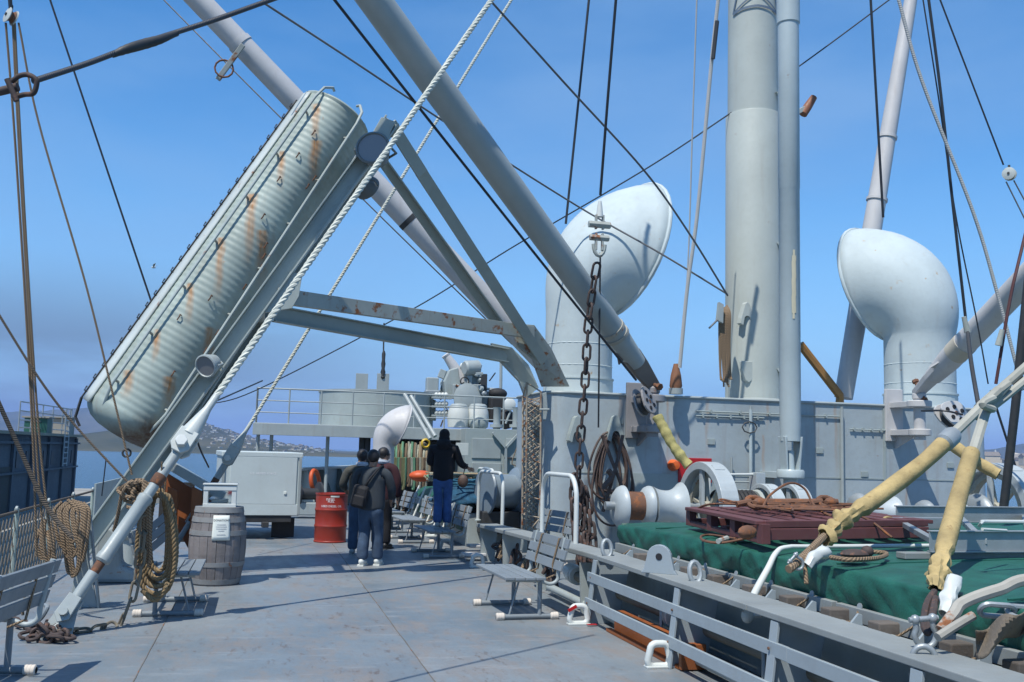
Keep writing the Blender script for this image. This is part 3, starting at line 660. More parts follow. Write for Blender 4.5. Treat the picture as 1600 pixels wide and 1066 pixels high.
MB().bar((bxp.x, 15.2, z0-.57), (bxp.x, HY0, z0-.57), .34, .1).build('wall_arm', TUBEP, t5)
a = at(1238, 392, Y=15.07); 
mb = MB()
for i in range(12):
    y_ = 390+i*9; 
    for k in range(4):
        an = -PI/2-.30+.10*k+.02*math.sin(i*2.1)-.004*(i)
        z_ = at(1238, y_, Y=15.07).z; zz = at(1238, y_+9, Y=15.07).z
        f = lambda an_, z__: V((bxp.x+.1875*math.cos(an_), 15.25+.1875*math.sin(an_), z__))
        if i in (0, 11) and k in (0, 3): continue
        mb.add([f(an, zz), f(an+.10, zz), f(an+.10, z_), f(an, z_)], [(0, 1, 2, 3)], True)
mb.build('cream_patch', paint('cream_primer', (.62, .56, .42), .7, .12, 0, 0, .2), t5)
# ================================================================ RAFT ON ITS LAUNCHING FRAME
FY = 13.0; GAP = 1.8
def shiftY(p, dy): return V((p.x, p.y+dy, p.z))
frame = thing('raft_launching_frame', 'grey inclined steel launching frame carrying the life raft', 'frame', at(140, 850, Y=FY))
n0, n1 = at(126, 862, Y=FY), at(612, 190, Y=FY); f0, f1 = shiftY(n0, GAP), shiftY(n1, GAP)
ua = (n1-n0).normalized(); un = V((0, 1, 0)).cross(ua).normalized()    # un: perpendicular in the frame plane
FRM = paint('frame_grey_paint', (.39, .43, .415), .45, .12, .05, .2, .25)
for p, q in ((n0, n1), (f0, f1)): MB().ibeam(p, q, .20, .22, .022, up=un).build('skid_beam', FRM, frame, bevel=.004)
jl = at(432, 462, Y=FY); jr = at(832, 520, Y=15.8); lf = at(876, 608, Y=16.25)
MB().bar(jl, jr, .10, .20).build('cross_beam', RUSTG, frame, bevel=.004)
mb = MB()
P1 = [at(800, 505, Y=15.7), at(835, 508, Y=15.75), at(862, 545, Y=15.95), at(890, 604, Y=16.2), at(848, 604, Y=16.2), at(832, 560, Y=15.9), at(808, 540, Y=15.7)]
mb.prism(P1, (0, .09, 0)); mb.build('end_bracket', RUSTG, frame, bevel=.004)
fl = shiftY(jl, GAP); fr = at(792, 556, Y=16.7); fe = at(826, 612, Y=16.9)
MB().ibeam(fl, fr, .14, .24, .018).build('cross_beam', FRM, frame, bevel=.004)
MB().prism([at(768, 536, Y=16.6), at(800, 543, Y=16.65), at(826, 570, Y=16.8), at(842, 606, Y=16.9), at(822, 622, Y=16.9), at(812, 596, Y=16.85), at(780, 562, Y=16.65)], (0, .12, 0)).build('end_bracket', FRM, frame, bevel=.004)
def flatbar(p, q, wd, th, name, mat): MB().bar(p, q, th, wd, up=(q-p).cross(V((0, 1, 0)))).build(name, mat, frame, bevel=.003)
flatbar(at(596, 250, Y=FY+GAP), at(778, 508, Y=16.0), .15, .05, 'brace', FRM); MB().bar(at(603, 250, Y=FY+GAP-.06), at(786, 506, Y=15.94), .14, .02, up=(1, 0, .6)).build('brace_flange', FRM, frame)
flatbar(at(610, 193, Y=FY), at(660, 272, Y=13.35), .17, .05, 'brace', FRM)
flatbar(at(657, 268, Y=13.35), at(856, 575, Y=16.1), .17, .05, 'brace', FRM)
MB().prism([jl+un*.0+ua*.35-un*.03, jl+ua*.35+un*.03+V((.1, 0, 0)), jl+V((.28, 0, .0)), jl+V((.2, 0, -.16)), jl-ua*.28], (0, -.06, 0)).build('gusset', FRM, frame, bevel=.004)
MB().prism([at(596, 183, Y=FY-.1), at(618, 190, Y=FY-.1), at(604, 222, Y=FY-.1), at(572, 225, Y=FY-.1)], (0, .25, 0)).build('head_plate', FRM, frame, bevel=.004)
for k in (.25, .55, .92): MB().bar(n0.lerp(n1, k)-un*.0, f0.lerp(f1, k), .12, .12).build('spreader', FRM, frame)
# raft
VR = 1.3; ra, rb = at(206, 652, Y=14.2), at(522, 186, Y=14.3)  # VR stretches the raft's unseen depth to widen its shadow on deck
au = (rb-ra).normalized(); vv = (CAM-(ra+rb)/2); vv = (vv-au*vv.dot(au)).normalized(); ss = au.cross(vv).normalized()
if ss.dot(cR) > 0: ss = -ss                  # ss points to the left of the picture
Lr = (rb-ra).length; Rb, Rt = .625, .53
def rad(t): return Rb+(Rt-Rb)*t
raft = thing('life_raft', 'corrugated galvanised life raft with rust streaks lying on the slanting frame', 'raft', ra)
RAFT = None
N = 56; vs = []; rings = 0
ts = [(-.30, .05), (-.295, .30), (-.275, .54), (-.23, .74), (-.16, .88), (-.08, .97)]
def ringat(h, r):
    vs.extend([ra+au*h+(vv*math.cos(2*PI*k/N)*VR+ss*math.sin(2*PI*k/N))*r for k in range(N)])
for h, s_ in ts: ringat(h, Rb*s_); rings += 1
K = 520
for i in range(K+1):
    t = i/K; ringat(Lr*t, rad(t)+.0015*math.sin(2*PI*t*Lr/.088)); rings += 1
for h, s_ in ((.02, 1.03), (.035, 1.03), (.04, .985), (.07, .93), (.10, .72), (.12, .4), (.125, .05)): ringat(Lr+h, Rt*s_); rings += 1
mb = MB(); mb.add(vs, [(j*N+k, j*N+(k+1) % N, (j+1)*N+(k+1) % N, (j+1)*N+k) for j in range(rings-1) for k in range(N)], True); SHELL = mb
def onraft(t, an, ex=0.0): return ra+au*(Lr*t)+(vv*math.cos(an)*VR+ss*math.sin(an))*(rad(min(max(t, 0), 1))+ex)
GR = paint('raft_rail_grey', (.42, .47, .47), .5, .15, .2, .2, .3)
def rail(an):
    P = [onraft(-.045, an, -.25), onraft(-.01, an, -.03), onraft(.03, an, .05)]+[onraft(.05+.93*i/20, an, .08) for i in range(21)]+[onraft(1.02, an, .03), onraft(1.045, an, -.12), onraft(1.04, an*.9, -.16)]
    r = MB().tube(P, .020, 8).build('guard_rail', GR, raft)
    for i in range(7): tb('stand_off', RUSTG, [onraft(.06+.145*i, an, -.02), onraft(.06+.145*i, an, .085)], .018, r, 6)
rail(R_(38)); rail(R_(-28)); rail(R_(110)); rail(R_(-100))
mb = MB()
for k in range(30):
    t0, t1 = -.02+k*1.02/30, -.02+(k+1)*1.02/30
    pass
mb.grid(lambda u, v: onraft(-.02+1.02*u, R_(58)+R_(28)*v, .018), 40, 3)
mb.build('edge_strip', paint('strip_pale', (.52, .56, .56), .5, .15, .35, .3, .3), raft, solid=.02)
hk = None
for k in range(26):
    t = .0+k*.038; p = onraft(t, R_(86), .02)
    mb = MB(); mb.tube([p-ss*.09, p+ss*.05, p+ss*.05+au*.06], .011, 5)
    o = mb.build('net_hook', BLACKS, raft)
mb = MB(); mb.tube([onraft(t, R_(88), .045) for t in [-.02+i*.05 for i in range(21)]], .013, 6)
mb.tube([onraft(-.02, R_(88), .045), onraft(-.07, R_(90), -.03), onraft(-.085, R_(88), -.14)], .02, 6); mb.build('net_rope', BLACKS, raft)
rn = random.Random(4); 
for k in range(16):
    t, an = rn.uniform(.08, .95), R_(rn.uniform(-35, 25)); p = onraft(t, an, .012)
    tb('eye_bolt', RUSTM, [p, p+vv*.03+V((.02, 0, .03)), p+vv*.03+V((.035, 0, .07)), p+V((.05, 0, .06))], .009, raft, 5)
RUNS = []
for i, ln, w_, an in ((6.25, .75, .075, 36), (5.1, .62, .06, 36), (4.1, 1.15, .085, 36), (3.1, .95, .07, 36), (2.1, .6, .06, 34), (1.1, .45, .055, 34), (.25, .4, .09, 34), (3.6, .8, .10, -6), (5.6, .75, .10, 4), (1.6, .6, .08, -18), (.5, .5, .1, -10)):
    p = onraft(.06+.145*i, R_(an), 0)-ra; RUNS.append((p.x, p.z, ln, w_))
RAFT = paint('raft_galvanised', (.37, .43, .405), .5, .24, .10, .35, .4, rustc=(.30, .14, .05), runs=RUNS, bigruns=((.02, -.14, .8, .60), (.32, -.02, .6, .25)))
SHELL.build('shell', RAFT, raft)
for x, y in ((308, 672), (198, 708)): 
    c = at(x, y, Y=13.6)
    tb('lifting_eye', BLACKS, [c+V((.05*math.cos(a*PI/5), 0, .05*math.sin(a*PI/5))) for a in range(11)], .015, raft, 6)
# lamps
def flood(label, c, aim, s, mat=GREY):
    t = thing('floodlight', label, 'lamp', c); ax = V(aim).normalized()
    MB().lathe([(.05, -.26), (.12, -.22), (.17, -.05), (.185, .0), (.185, .02), (.165, .03), (.15, .0)], c, ax, 24).build('reflector_housing', mat, t)
    MB().lathe([(.155, .0), (.16, .012)], c, ax, 24).build('lens', LENS, t)
    sd, up_ = perp(ax); tb('yoke', mat, [c+sd*.2-ax*.02, c+sd*.22-ax*.12, c-ax*.34, c-sd*.22-ax*.12, c-sd*.2-ax*.02], .014, t, 6)
    for o in t.children: o.scale = (s, s, s); 
    ORG[t] = c
    return t
flood('grey floodlight at the head of the raft frame', at(583, 232, Y=12.75), (-.35, -.9, .15), 1.25, paint('lamp_grey', (.16, .18, .19), .5, .2))
flood('small floodlight low on the slanting frame beside the raft', at(322, 572, Y=12.7), (-.5, -.75, -.35), .8)
flood('dark floodlight behind the head of the raft frame', at(574, 294, Y=14.9), (.5, .5, -.3), 1.1, paint('lamp_grey2', (.16, .18, .20), .5, .2))
SOCKM = paint('socket_pale_grey', (.50, .53, .53), .45, .12, .12, .2, .35)
# ================================================================ SHROUDS
def shroud(label, pts_sock, base, top, r_rope, sc_, group):
    t = thing('shroud', label, 'rope', base, group)
    B = V(base); T = at_vp(*top, B, (MX, MY, 0)); u = (T-B).normalized(); L = (T-B).length; T2 = B+u*min(L*1.4, L+6)
    f = lambda x, y: (lambda q: (q-B).dot(u))(at_vp(x, y, B, (MX, MY, 0)))
    s0, s1 = f(*pts_sock[0]), f(*pts_sock[1])      # socket bottom (pin) and rope entry
    side = u.cross(cF).normalized(); nr = side.cross(u)
    MB().rope([B+u*(s1-.05), T2], r_rope*1.06, r_rope*6.5, 6, 3, 10).build('wire_rope', ROPEW, t)
    s = MB(); s.lathe([(r_rope*1.05, s1+.28*sc_), (r_rope*1.15, s1+.10*sc_), (r_rope*1.7, s1), (.105*sc_, s1-.24*sc_)], B, u, 18)
    for sg in (-1, 1):
        c = B+u*(s0)+side*0; mm = [(s1-.20*sc_, -.095), (s1-.20*sc_, .095), (s0-.02, .10), (s0-.08*sc_, .05), (s0-.08*sc_, -.05), (s0-.02, -.10)]
        s.prism([B+u*h+side*(w_*sc_)+nr*sg*.055*sc_ for h, w_ in mm], nr*sg*.035*sc_)
    s.build('socket', SOCKM, t, bevel=.008)
    MB().lathe([(.06*sc_, -.16*sc_), (.06*sc_, .15*sc_)], B+u*(s0+.02), nr, 6, False).build('pin', WHITE, t, bevel=.006)
    return t, B, u, f, side, nr
SB1 = at(84, 985, Z=.06)
t, B, u, f, side, nr = shroud('thick white wire rope shroud with big turnbuckle nearest the camera on the left', ((272, 690), (303, 640)), SB1, (768, 0), .035, 1.0, 'white wire rope shrouds on the left')
a_, b_, c_ = f(141, 867), f(219, 765), f(266, 702)
MB().lathe([(.05, a_), (.072, a_+.02), (.072, a_+.07), (.064, a_+.09), (.064, b_-.09), (.072, b_-.07), (.072, b_-.02), (.05, b_)], B, u, 24).build('turnbuckle_barrel', GREY, t)
MB().lathe([(.05, b_-.02), (.05, c_), (.06, c_+.06)], B, u, 16).build('upper_screw', GREY, t)
MB().lathe([(.056, b_+.12), (.062, b_+.13), (.062, b_+.22), (.056, b_+.23)], B, u, 16).build('rust_sleeve', RUSTM, t)
MB().lathe([(.042, f(128, 882)), (.044, a_+.02)], B, u, 14).build('lower_thread', RUSTM, t); MB().lathe([(.05, f(106, 930)), (.055, f(128, 882))], B, u, 14).build('lower_screw', GREY, t)
mb = MB()
for sg in (-1, 1): mb.prism([B+u*h+side*w_+nr*sg*.05 for h, w_ in ((f(108, 925), -.06), (f(108, 925), .06), (.12, .07), (.06, 0), (.12, -.07))], nr*sg*.03)
mb.build('jaw', GREY, t, bevel=.006)
MB().lathe([(.04, -.14), (.04, .14)], B+u*.16, nr, 10).build('jaw_pin', GREY, t)
MB().prism([B+V((-.16, 0, -.06)), B+V((.16, 0, -.06)), B+u*.22+side*.07, B+u*.22-side*.07], (0, .05, 0)).build('chain_plate', GREY, t, bevel=.006)
SB2 = at(262, 872, Z=.06)
t, B, u, f, side, nr = shroud('thinner white wire rope shroud behind, ending above the grey trailer', ((343, 712), (362, 672)), SB2, (799, 0), .026, .85, 'white wire rope shrouds on the left')
MB().lathe([(.045, f(309, 762)), (.055, f(338, 718))], B, u, 14).build('upper_screw', GREY, t); MB().lathe([(.05, f(312, 758)), (.052, f(325, 740))], B, u, 14).build('rust_sleeve', RUSTM, t)
mb = MB()
for sg in (-1, 1): mb.bar(B+u*f(282, 812)+side*sg*.05, B+u*f(310, 762)+side*sg*.05, .03, .03)
mb.box(B+u*f(309, 762), (.16, .1, .1)); mb.box(B+u*f(295, 786), (.14, .08, .08)); mb.build('turnbuckle_frame', GREY, t, bevel=.005)
MB().lathe([(.035, .0), (.04, f(284, 808))], B, u, 12).build('lower_screw', GREY, t)
# ================================================================ LINES ALOFT
def line(label, pts, r, mat=WIRE, sg=0., name='rigging_wire', n=6, cat='wire', group=None):
    P = [V(p) for p in pts]
    if len(P) == 2: P = sag(P[0], P[1], sg, 14) if sg else P
    else: P = crv(P, 8)
    return tag(MB().tube(P, r, n).build(name, mat), label, cat, group)
ext = lambda a, b_, k: b_+(b_-a)*k
# hawser at the upper left with shackle
hp0, hp1 = at(52, 127, d=5.0), at(440, -6, d=6.4)
line('black greased hawser crossing the upper left corner', [hp0, at(140, 98, d=5.3), at(215, 70, d=5.55), at(330, 33, d=6.0), hp1, ext(at(330, 33, d=6.0), hp1, 3)], .016, ropemat('greased_hawser', (.06, .065, .075), (.01, .01, .012), .05, 4, .5), name='hawser', n=10, cat='rope')
sp_ = [at(x, y, d=dd) for x, y, dd in ((175, 86, 5.42), (198, 77, 5.48), (225, 69, 5.58), (250, 62, 5.66), (276, 52, 5.76))]
tag(MB().tube(crv(sp_, 6), [.017+.012*math.sin(PI*min(1, i/24))+.003*noise.noise(V((i*.9, 0, 0))) for i in range(25)], 10).build('splice_wrap', BLACKS), 'thick tarred splice wrapped round the black hawser', 'splice')
c0 = at(36, 133, d=5.0)
P = [at(x, y, d=5.0) for x, y in ((18, 128), (30, 119), (44, 117), (56, 124), (57, 133), (52, 146), (38, 148), (24, 152))]
t = thing('bow_shackle', 'rusty black shackle at the end of the hawser by the left edge', 'shackle', c0)
MB().tube(crv(P, 6), .013, 10).build('bow', CHAINM, t); MB().tube([at(11, 124, d=4.96), at(26, 158, d=4.96)], .014, 10).build('pin', CHAINM, t)
line('rusty chain link end entering at the left edge beside the hawser shackle', [at(-40, 152, d=5), at(0, 143, d=5), at(28, 136, d=5)], .022, CHAINM, name='chain_end', n=10, cat='chain')
line('dark wire running down behind the raft from the upper left', [at(75, -10, d=15.6), at(246, 500, d=15.6)], .017)
a, b_ = at(250, -6, d=22), at(800, 538, d=19.5); line('thin dark guy wire passing behind the raft toward the mast house', [a, b_], .015, sg=.05)
a, b_ = at(518, -6, d=12.2), at(994, 594, d=15.6); line('black cargo runner wire beside the largest boom', [a, b_], .019, sg=.02)
line('grey slack wire sweeping from upper left to the mast behind the left ventilator', [at(408, 2, d=13.5), at(540, 88, d=14.6), at(700, 194, d=15.8), at(902, 322, d=17.5), at(1030, 395, d=17.2), at(1137, 460, d=17.3)], .016, WIREG)
a, b_ = at(760, -6, d=14.2), at(1006, 266, d=15.8); 
line('grey wire slanting down to the mast foot across the left ventilator', [a, at(885, 133, d=15.0), b_, at(1075, 362, d=16.5), at(1137, 462, d=17.2)], .017, WIREG)
line('thin stay wire crossing the whole sky behind the mast', [at(318, 634, d=26), at(400, 610, d=25.2), at(640, 486, d=22.5), at(800, 387, d=21), at(1006, 266, d=19.6), at(1140, 178, d=19.4), at(1258, 97, d=19.6), at(1400, -8, d=20)], .014, WIRE)
line('black wire going up behind the left ventilator', [at(921, -8, d=19), at(884, 350, d=19)], .024)
line('white rope with a dark worn patch left of the mast', [at(1123, -8, d=17), at(1112, 95, d=17), at(1090, 330, d=17), at(1074, 450, d=17), at(1062, 575, d=17)], .034, ROPEP, name='halyard', n=8, cat='rope')
tag(tb('rope_sleeve', BLACKS, [at(1120.5, 33, d=16.95), at(1114, 92, d=16.95)], .038, None, 8), 'dark sleeve on the white rope left of the mast', 'sleeve')
line('thin pale rope beside the white rope left of the mast', [at(1089, -8, d=17.3), at(1082, 200, d=17.3), at(1074, 430, d=17.3), at(1058, 600, d=17.3)], .013, ROPEP, name='halyard', cat='rope')
c = at(1056, 596, d=17); t = thing('rope_socket', 'brown wooden rope socket standing on the mast house edge', 'socket', c-V((0, 0, .2)))
MB().lathe([(.04, .30), (.09, .1), (.11, -.08), (.08, -.16)], c, n=12).build('block', paint('warm_wood2', (.28, .12, .06), .7, .25, .2), t); MB().lathe([(.12, -.22), (.12, -.12)], c, n=12).build('foot', GREY, t)
# right-hand lines
line('black runner wire dropping behind the right ventilator', [at(1360, -8, d=17.4), at(1380, 340, d=17.6)], .022)
line('pale rope crossing the thin boom on the right side', [at(1402, -8, d=15), at(1440, 125, d=15), at(1520, 330, d=15), at(1560, 465, d=15), at(1598, 610, d=15)], .026, ROPEP, name='halyard', cat='rope')
line('black wire pair member falling to the socket beside the right boom', [at(1450, -8, d=15.2), at(1468, 130, d=15.2), at(1490, 330, d=15.2), at(1509, 500, d=15.2)], .022)
line('thin dark wire beside the black wire right of the thin boom', [at(1441, -8, d=15.4), at(1466, 150, d=15.4), at(1494, 340, d=15.4), at(1526, 500, d=15.4), at(1544, 600, d=15.4)], .011)
line('thin guy wire falling to the small block at the right edge', [at(1466, -8, d=14), at(1568, 258, d=14)], .012)
line('thin wire falling on to the right shore side behind the black post', [at(1548, 610, d=17), at(1600, 770, d=17)], .02)
line('dark brown wire descending from the right edge to a socket', [at(1700, -40, d=14), at(1602, 366, d=12.8), at(1578, 470, d=12.6), at(1556, 600, d=12.5)], .020, paint('maroon_wire', (.10, .03, .03), .6, .2))
tag(tb('wire_socket', RUSTG, [at(1566, 515, d=12.5), at(1560, 540, d=12.5)], [.03, .045], None, 10), 'small pale socket on the dark brown wire', 'socket')
tag(tb('wire_socket', RUSTG, [at(1506, 495, d=15.1), at(1512, 520, d=15.1)], [.035, .05], None, 10), 'pale socket at the foot of the black wire right of the ventilator', 'socket')
line('dark pendant hanging from the socket to the shackles at the right boom', [at(1512, 520, d=15), at(1518, 570, d=14), at(1530, 640, d=13)], .03, BLACKS)
tag(tb('black_post', BLACKS, [at(1632, 200, d=11.6), at(1596, 540, d=11.6), at(1586, 640, d=11.6), at(1568, 795, d=11.6)], .05, None, 12), 'thick black leaning post by the right edge', 'post')
def tackle(label, c, r, ax, mat, group=None):
    t = thing('pulley_block', label, 'pulley', c-V((0, 0, r))); ax = V(ax).normalized(); s, q = perp(ax)
    for sg in (-1, 1): MB().lathe([(r*.3, sg*r*.38), (r, sg*r*.36), (r*1.05, sg*r*.48), (r*.5, sg*r*.6)], c, ax, 20).build('cheek', mat, t)
    MB().lathe([(r*.85, -r*.3), (r*.6, 0), (r*.85, r*.3)], c, ax, 20).build('sheave', RUSTM, t); MB().lathe([(r*.2, -r*.75), (r*.2, r*.75)], c, ax, 10).build('axle_pin', BLACKS, t)
    tb('becket', BLACKS, [c+V((0, 0, r*.9)), c+V((0, 0, r*1.5))], r*.2, t, 6); return t
tackle('white pulley block hanging at the upper left corner', at(17, 26, d=9.6), .075, (-.75, -.6, .2), SOCKM)
tackle('small white pulley block hanging near the right edge', at(1577, 272, d=14), .085, (-.8, -.6, 0), SOCKM)
line('dark pendant holding the upper left pulley block', [at(14, -20, d=9.6), at(17, 16, d=9.6)], .02)
for k, (x, y, x2, y2) in enumerate(((1572, 284, 1606, 352), (1584, 282, 1610, 330))): line(('outer', 'inner')[k]+' thin tackle fall under the small right pulley block', [at(x, y, d=14), at(x2, y2, d=14)], .010, WIREG)
for k, (pts, lb) in enumerate(((((9, 36), (22, 200), (40, 480), (52, 700), (57, 870)), 'leftmost brown tackle rope falling from the upper left block'), (((20, 36), (28, 200), (44, 480), (57, 700), (70, 868)), 'middle brown tackle rope falling from the upper left block'), (((29, 36), (60, 190), (130, 430), (170, 590), (206, 742)), 'brown rope slanting from the upper left block to the knot on the shroud'), (((23, 36), (31, 200), (47, 480), (63, 700), (82, 860)), 'inner brown tackle rope beside the middle one'))):
    line(lb, [at(x, y, d=9.6+.00*y) for x, y in pts], .011 if k != 2 else .010, ROPEB, name='tackle_rope', cat='rope', n=8)
line('dark rope from the left edge to the knot on the shroud', [at(-20, 462, d=9.4), at(60, 590, d=9.5), at(120, 668, d=9.6), at(198, 752, d=9.6)], .013, ropemat('tarred_rope', (.15, .12, .09), (.03, .025, .02), .07), name='lanyard', cat='rope')
line('thick dark rope falling from the left edge behind the tackle ropes', [at(-20, 590, d=9.2), at(30, 700, d=9.4), at(72, 790, d=9.5), at(112, 840, d=9.5)], .022, MATS['tarred_rope'], name='lanyard', cat='rope', n=8)
line('thin dark cord hanging below the raft', [at(166, 715, d=12.5), at(159, 775, d=12.5)], .008)
line('slack dark wire from the frame behind the trailer', [at(302, 665, d=13.5), at(312, 700, d=14.2), at(326, 730, d=15)], .014)
line('thin wire stay behind the launching frame foot', [at(326, 632, d=15), at(410, 595, d=17)], .012)
# ================================================================ CHAIN PENDANT, HOOKS AND WIRE COIL BY THE MAST HOUSE
def link_mesh(L, W, r):
    P = []; hl = L/2-W/2
    for k in range(9): an = PI*k/8; P.append(V((W/2*math.cos(an), 0, hl+W/2*math.sin(an))))
    for k in range(9): an = PI+PI*k/8; P.append(V((W/2*math.cos(an), 0, -hl+W/2*math.sin(an))))
    mb = MB(); mb.tube(P, r, 7, closed=True); return mb
def chain(t, P, L, W, r, mat):
    Q = resample([V(p) for p in P], L-2.2*r); first = None
    for i, (a, b_) in enumerate(zip(Q, Q[1:])):
        if first is None:
            first = link_mesh(L, W, r).build('chain_link', mat); first.parent = t; o = first
        else: o = first.copy(); link(o); o.parent = t
        d_ = (b_-a).normalized(); q = V((0, 0, 1)).rotation_difference(d_)
        o.rotation_mode = 'QUATERNION'; o.rotation_quaternion = q @ Quaternion((0, 0, 1), (PI/2 if i % 2 else 0)+.4); o.location = (a+b_)/2-ORG[t]
ct = at(936, 398, d=14.9)
t = thing('hanging_chain', 'rusty heavy chain hanging from a wire in front of the left ventilator', 'chain', at(906, 850, d=15.2))
chain(t, crv([ct, at(930, 430, d=14.95), at(920, 500, d=15), at(914, 600, d=15.05), at(906, 700, d=15.1), at(903, 790, d=15.1)], 8), .25, .112, .020, CHAINM)
c = at(937, 335, d=14.9)
MB().lathe([(.025, .20), (.036, .14), (.055, -.04)], c, n=14).build('socket', WHITE, t)
mb = MB()
for sg in (-1, 1): mb.box(c+V((sg*.055, 0, -.12)), (.03, .06, .22)); mb.box(c+V((sg*.05, 0, -.42)), (.03, .06, .26))
mb.lathe([(.055, -.17), (.055, .17)], c+V((0, 0, -.16)), (1, 0, 0), 6, False); mb.lathe([(.05, -.15), (.05, .15)], c+V((0, 0, -.36)), (1, 0, 0), 6, False); mb.build('shackle', RUSTG, t, bevel=.006)
tb('shackle_bow', RUSTG, [c+V((.09*math.cos(PI+PI*k/8), 0, -.46+.17*math.sin(PI+PI*k/8))) for k in range(9)], .03, t, 8)
line('black wire holding the hanging chain', [at(963, -8, d=14.2), at(950, 150, d=14.5), at(938, 305, d=14.9)], .021)
line('black wire hanging straight down in front of the mast house', [at(938, 395, d=15.25), at(936.5, 520, d=15.35), at(935, 668, d=15.5)], .014)
t = thing('chain_heap', 'rusty chain bunched and dragging down the mast house wall', 'chain', at(908, 855, d=15.2))
for k in range(4): chain(t, crv([at(898+k*5, 728+k*8, d=15.25-.05*k), at(897+k*7, 775, d=15.2), at(900+k*8, 830, d=15.1), at(906+k*6, 868, d=15)], 6), .24, .13, .026, CHAINM)
t = thing('wire_coil', 'brown coiled wire rope hanging on a cable hook of the mast house', 'cable', at(958, 780, Y=15.8))
rn = random.Random(9)
for k in range(9):
    rx, top, bot, yy, cx = (22+2.6*k if k < 7 else 14+4*k/3), rn.uniform(674, 682), rn.uniform(766, 826), 15.95-.012*k, 957+rn.uniform(-9, 7); P = []
    for j in range(14):
        an = PI/2+2*PI*j/14; y = (top+bot)/2-(bot-top)/2*math.sin(an); f = (y-top)/(bot-top); P.append(at(cx+rx*math.cos(an)*(.55+.55*f), y, Y=yy))
    MB().tube(crv(P+[P[0]], 5), .019, 6).build('wire_turn', WIREC, t)
for s_ in (-1, 1): MB().tube(crv([at(957-16*s_, 680, Y=15.6), at(960-6*s_, 715, Y=15.58), at(962+4*s_, 745, Y=15.55), at(964+22*s_, 800, Y=15.6)], 6), .030, 6).build('wire_turn', WIREC, t)
MB().tube(crv([at(950+6*math.sin(k), 735+6*k, Y=15.5) for k in range(6)], 4), .05, 6).build('seizing', WIREC, t)
t = thing('rope_coil', 'brown rope coil hanging on the left edge of the mast', 'rope', at(1133, 600, Y=16.6))
for k in range(9):
    x0 = 1125+k*2.0; MB().tube(crv([at(1136, 478, Y=16.7), at(x0, 492, Y=16.62-.01*k), at(x0-1, 540, Y=16.6), at(x0+rn.uniform(-2, 2), 588+rn.uniform(-8, 12), Y=16.6), at(x0+2, 598+rn.uniform(-6, 8), Y=16.55)], 5), .019, 6).build('rope_turn', ROPEB, t)
MB().prism([at(1124, 472, Y=16.5), at(1131, 476, Y=16.5), at(1130, 505, Y=16.5), at(1121, 500, Y=16.5)], (0, .08, 0)).build('cleat', GREY, t)
tb('cleat_horn', WIREG, [at(1121, 500, Y=16.5), at(1108, 513, Y=16.5)], .018, t, 6)
# blocks at the goosenecks
def bigblock(label, c, ax, up, r, mat):
    t = thing('cargo_block', label, 'pulley', c-V((0, 0, r))); ax = V(ax).normalized(); up = V(up); up = (up-ax*up.dot(ax)).normalized(); sd = up.cross(ax)
    for sg in (-1, 1):
        pts = []
        for k in range(22):
            an = 2*PI*k/22; e = 1.35 if math.sin(an) > 0 else 1.0; pts.append(c+sd*(r*math.cos(an)*(1-.25*max(0, math.sin(an))))+up*(r*math.sin(an)*e)+ax*sg*r*.30)
        pl = MB(); pl.prism(pts, ax*sg*.035); pl.build('cheek_plate', mat, t, bevel=.006)
        for k, (x, y) in enumerate(((.42, .25), (-.42, .25), (.36, -.45), (-.36, -.45), (0, .8))):
            MB().lathe([(r*.17, 0), (r*.17, .012)], c+sd*(r*x)+up*(r*y)+ax*sg*(r*.30+.034), ax*sg, 10).build('hole_shade_disc', DARK, t)  # black discs laid on the cheek, painting the shade of holes
    MB().lathe([(r*.95, -r*.24), (r*.72, 0), (r*.95, r*.24)], c, ax, 26).build('sheave', BLACKS, t); MB().lathe([(r*.16, -r*.5), (r*.16, r*.5)], c, ax, 10).build('axle_pin', RUSTM, t)
    return t
BLK = paint('block_grey', (.34, .32, .33), .5, .18, .3, .2, .3)
bigblock('grey cargo block at the foot of the largest boom', at(1008, 630, Y=15.0), (-.6, .75, -.3), (-.5, 0, .9), .20, BLK)
bigblock('pale grey cargo block hung sideways beside the right boom foot', at(1488, 648, Y=14.3), (-.05, 1, -.25), (-.93, .1, .30), .22, PINKP)
tb_ = [at(1432, 638, Y=15.1), at(1470, 645, Y=15), at(1505, 652, Y=14.9)]
line('black wire reeved through the pale grey cargo block', [at(1440, 642, Y=14.6), at(1475, 642, Y=14.12), at(1504, 648, Y=14.1)], .018)
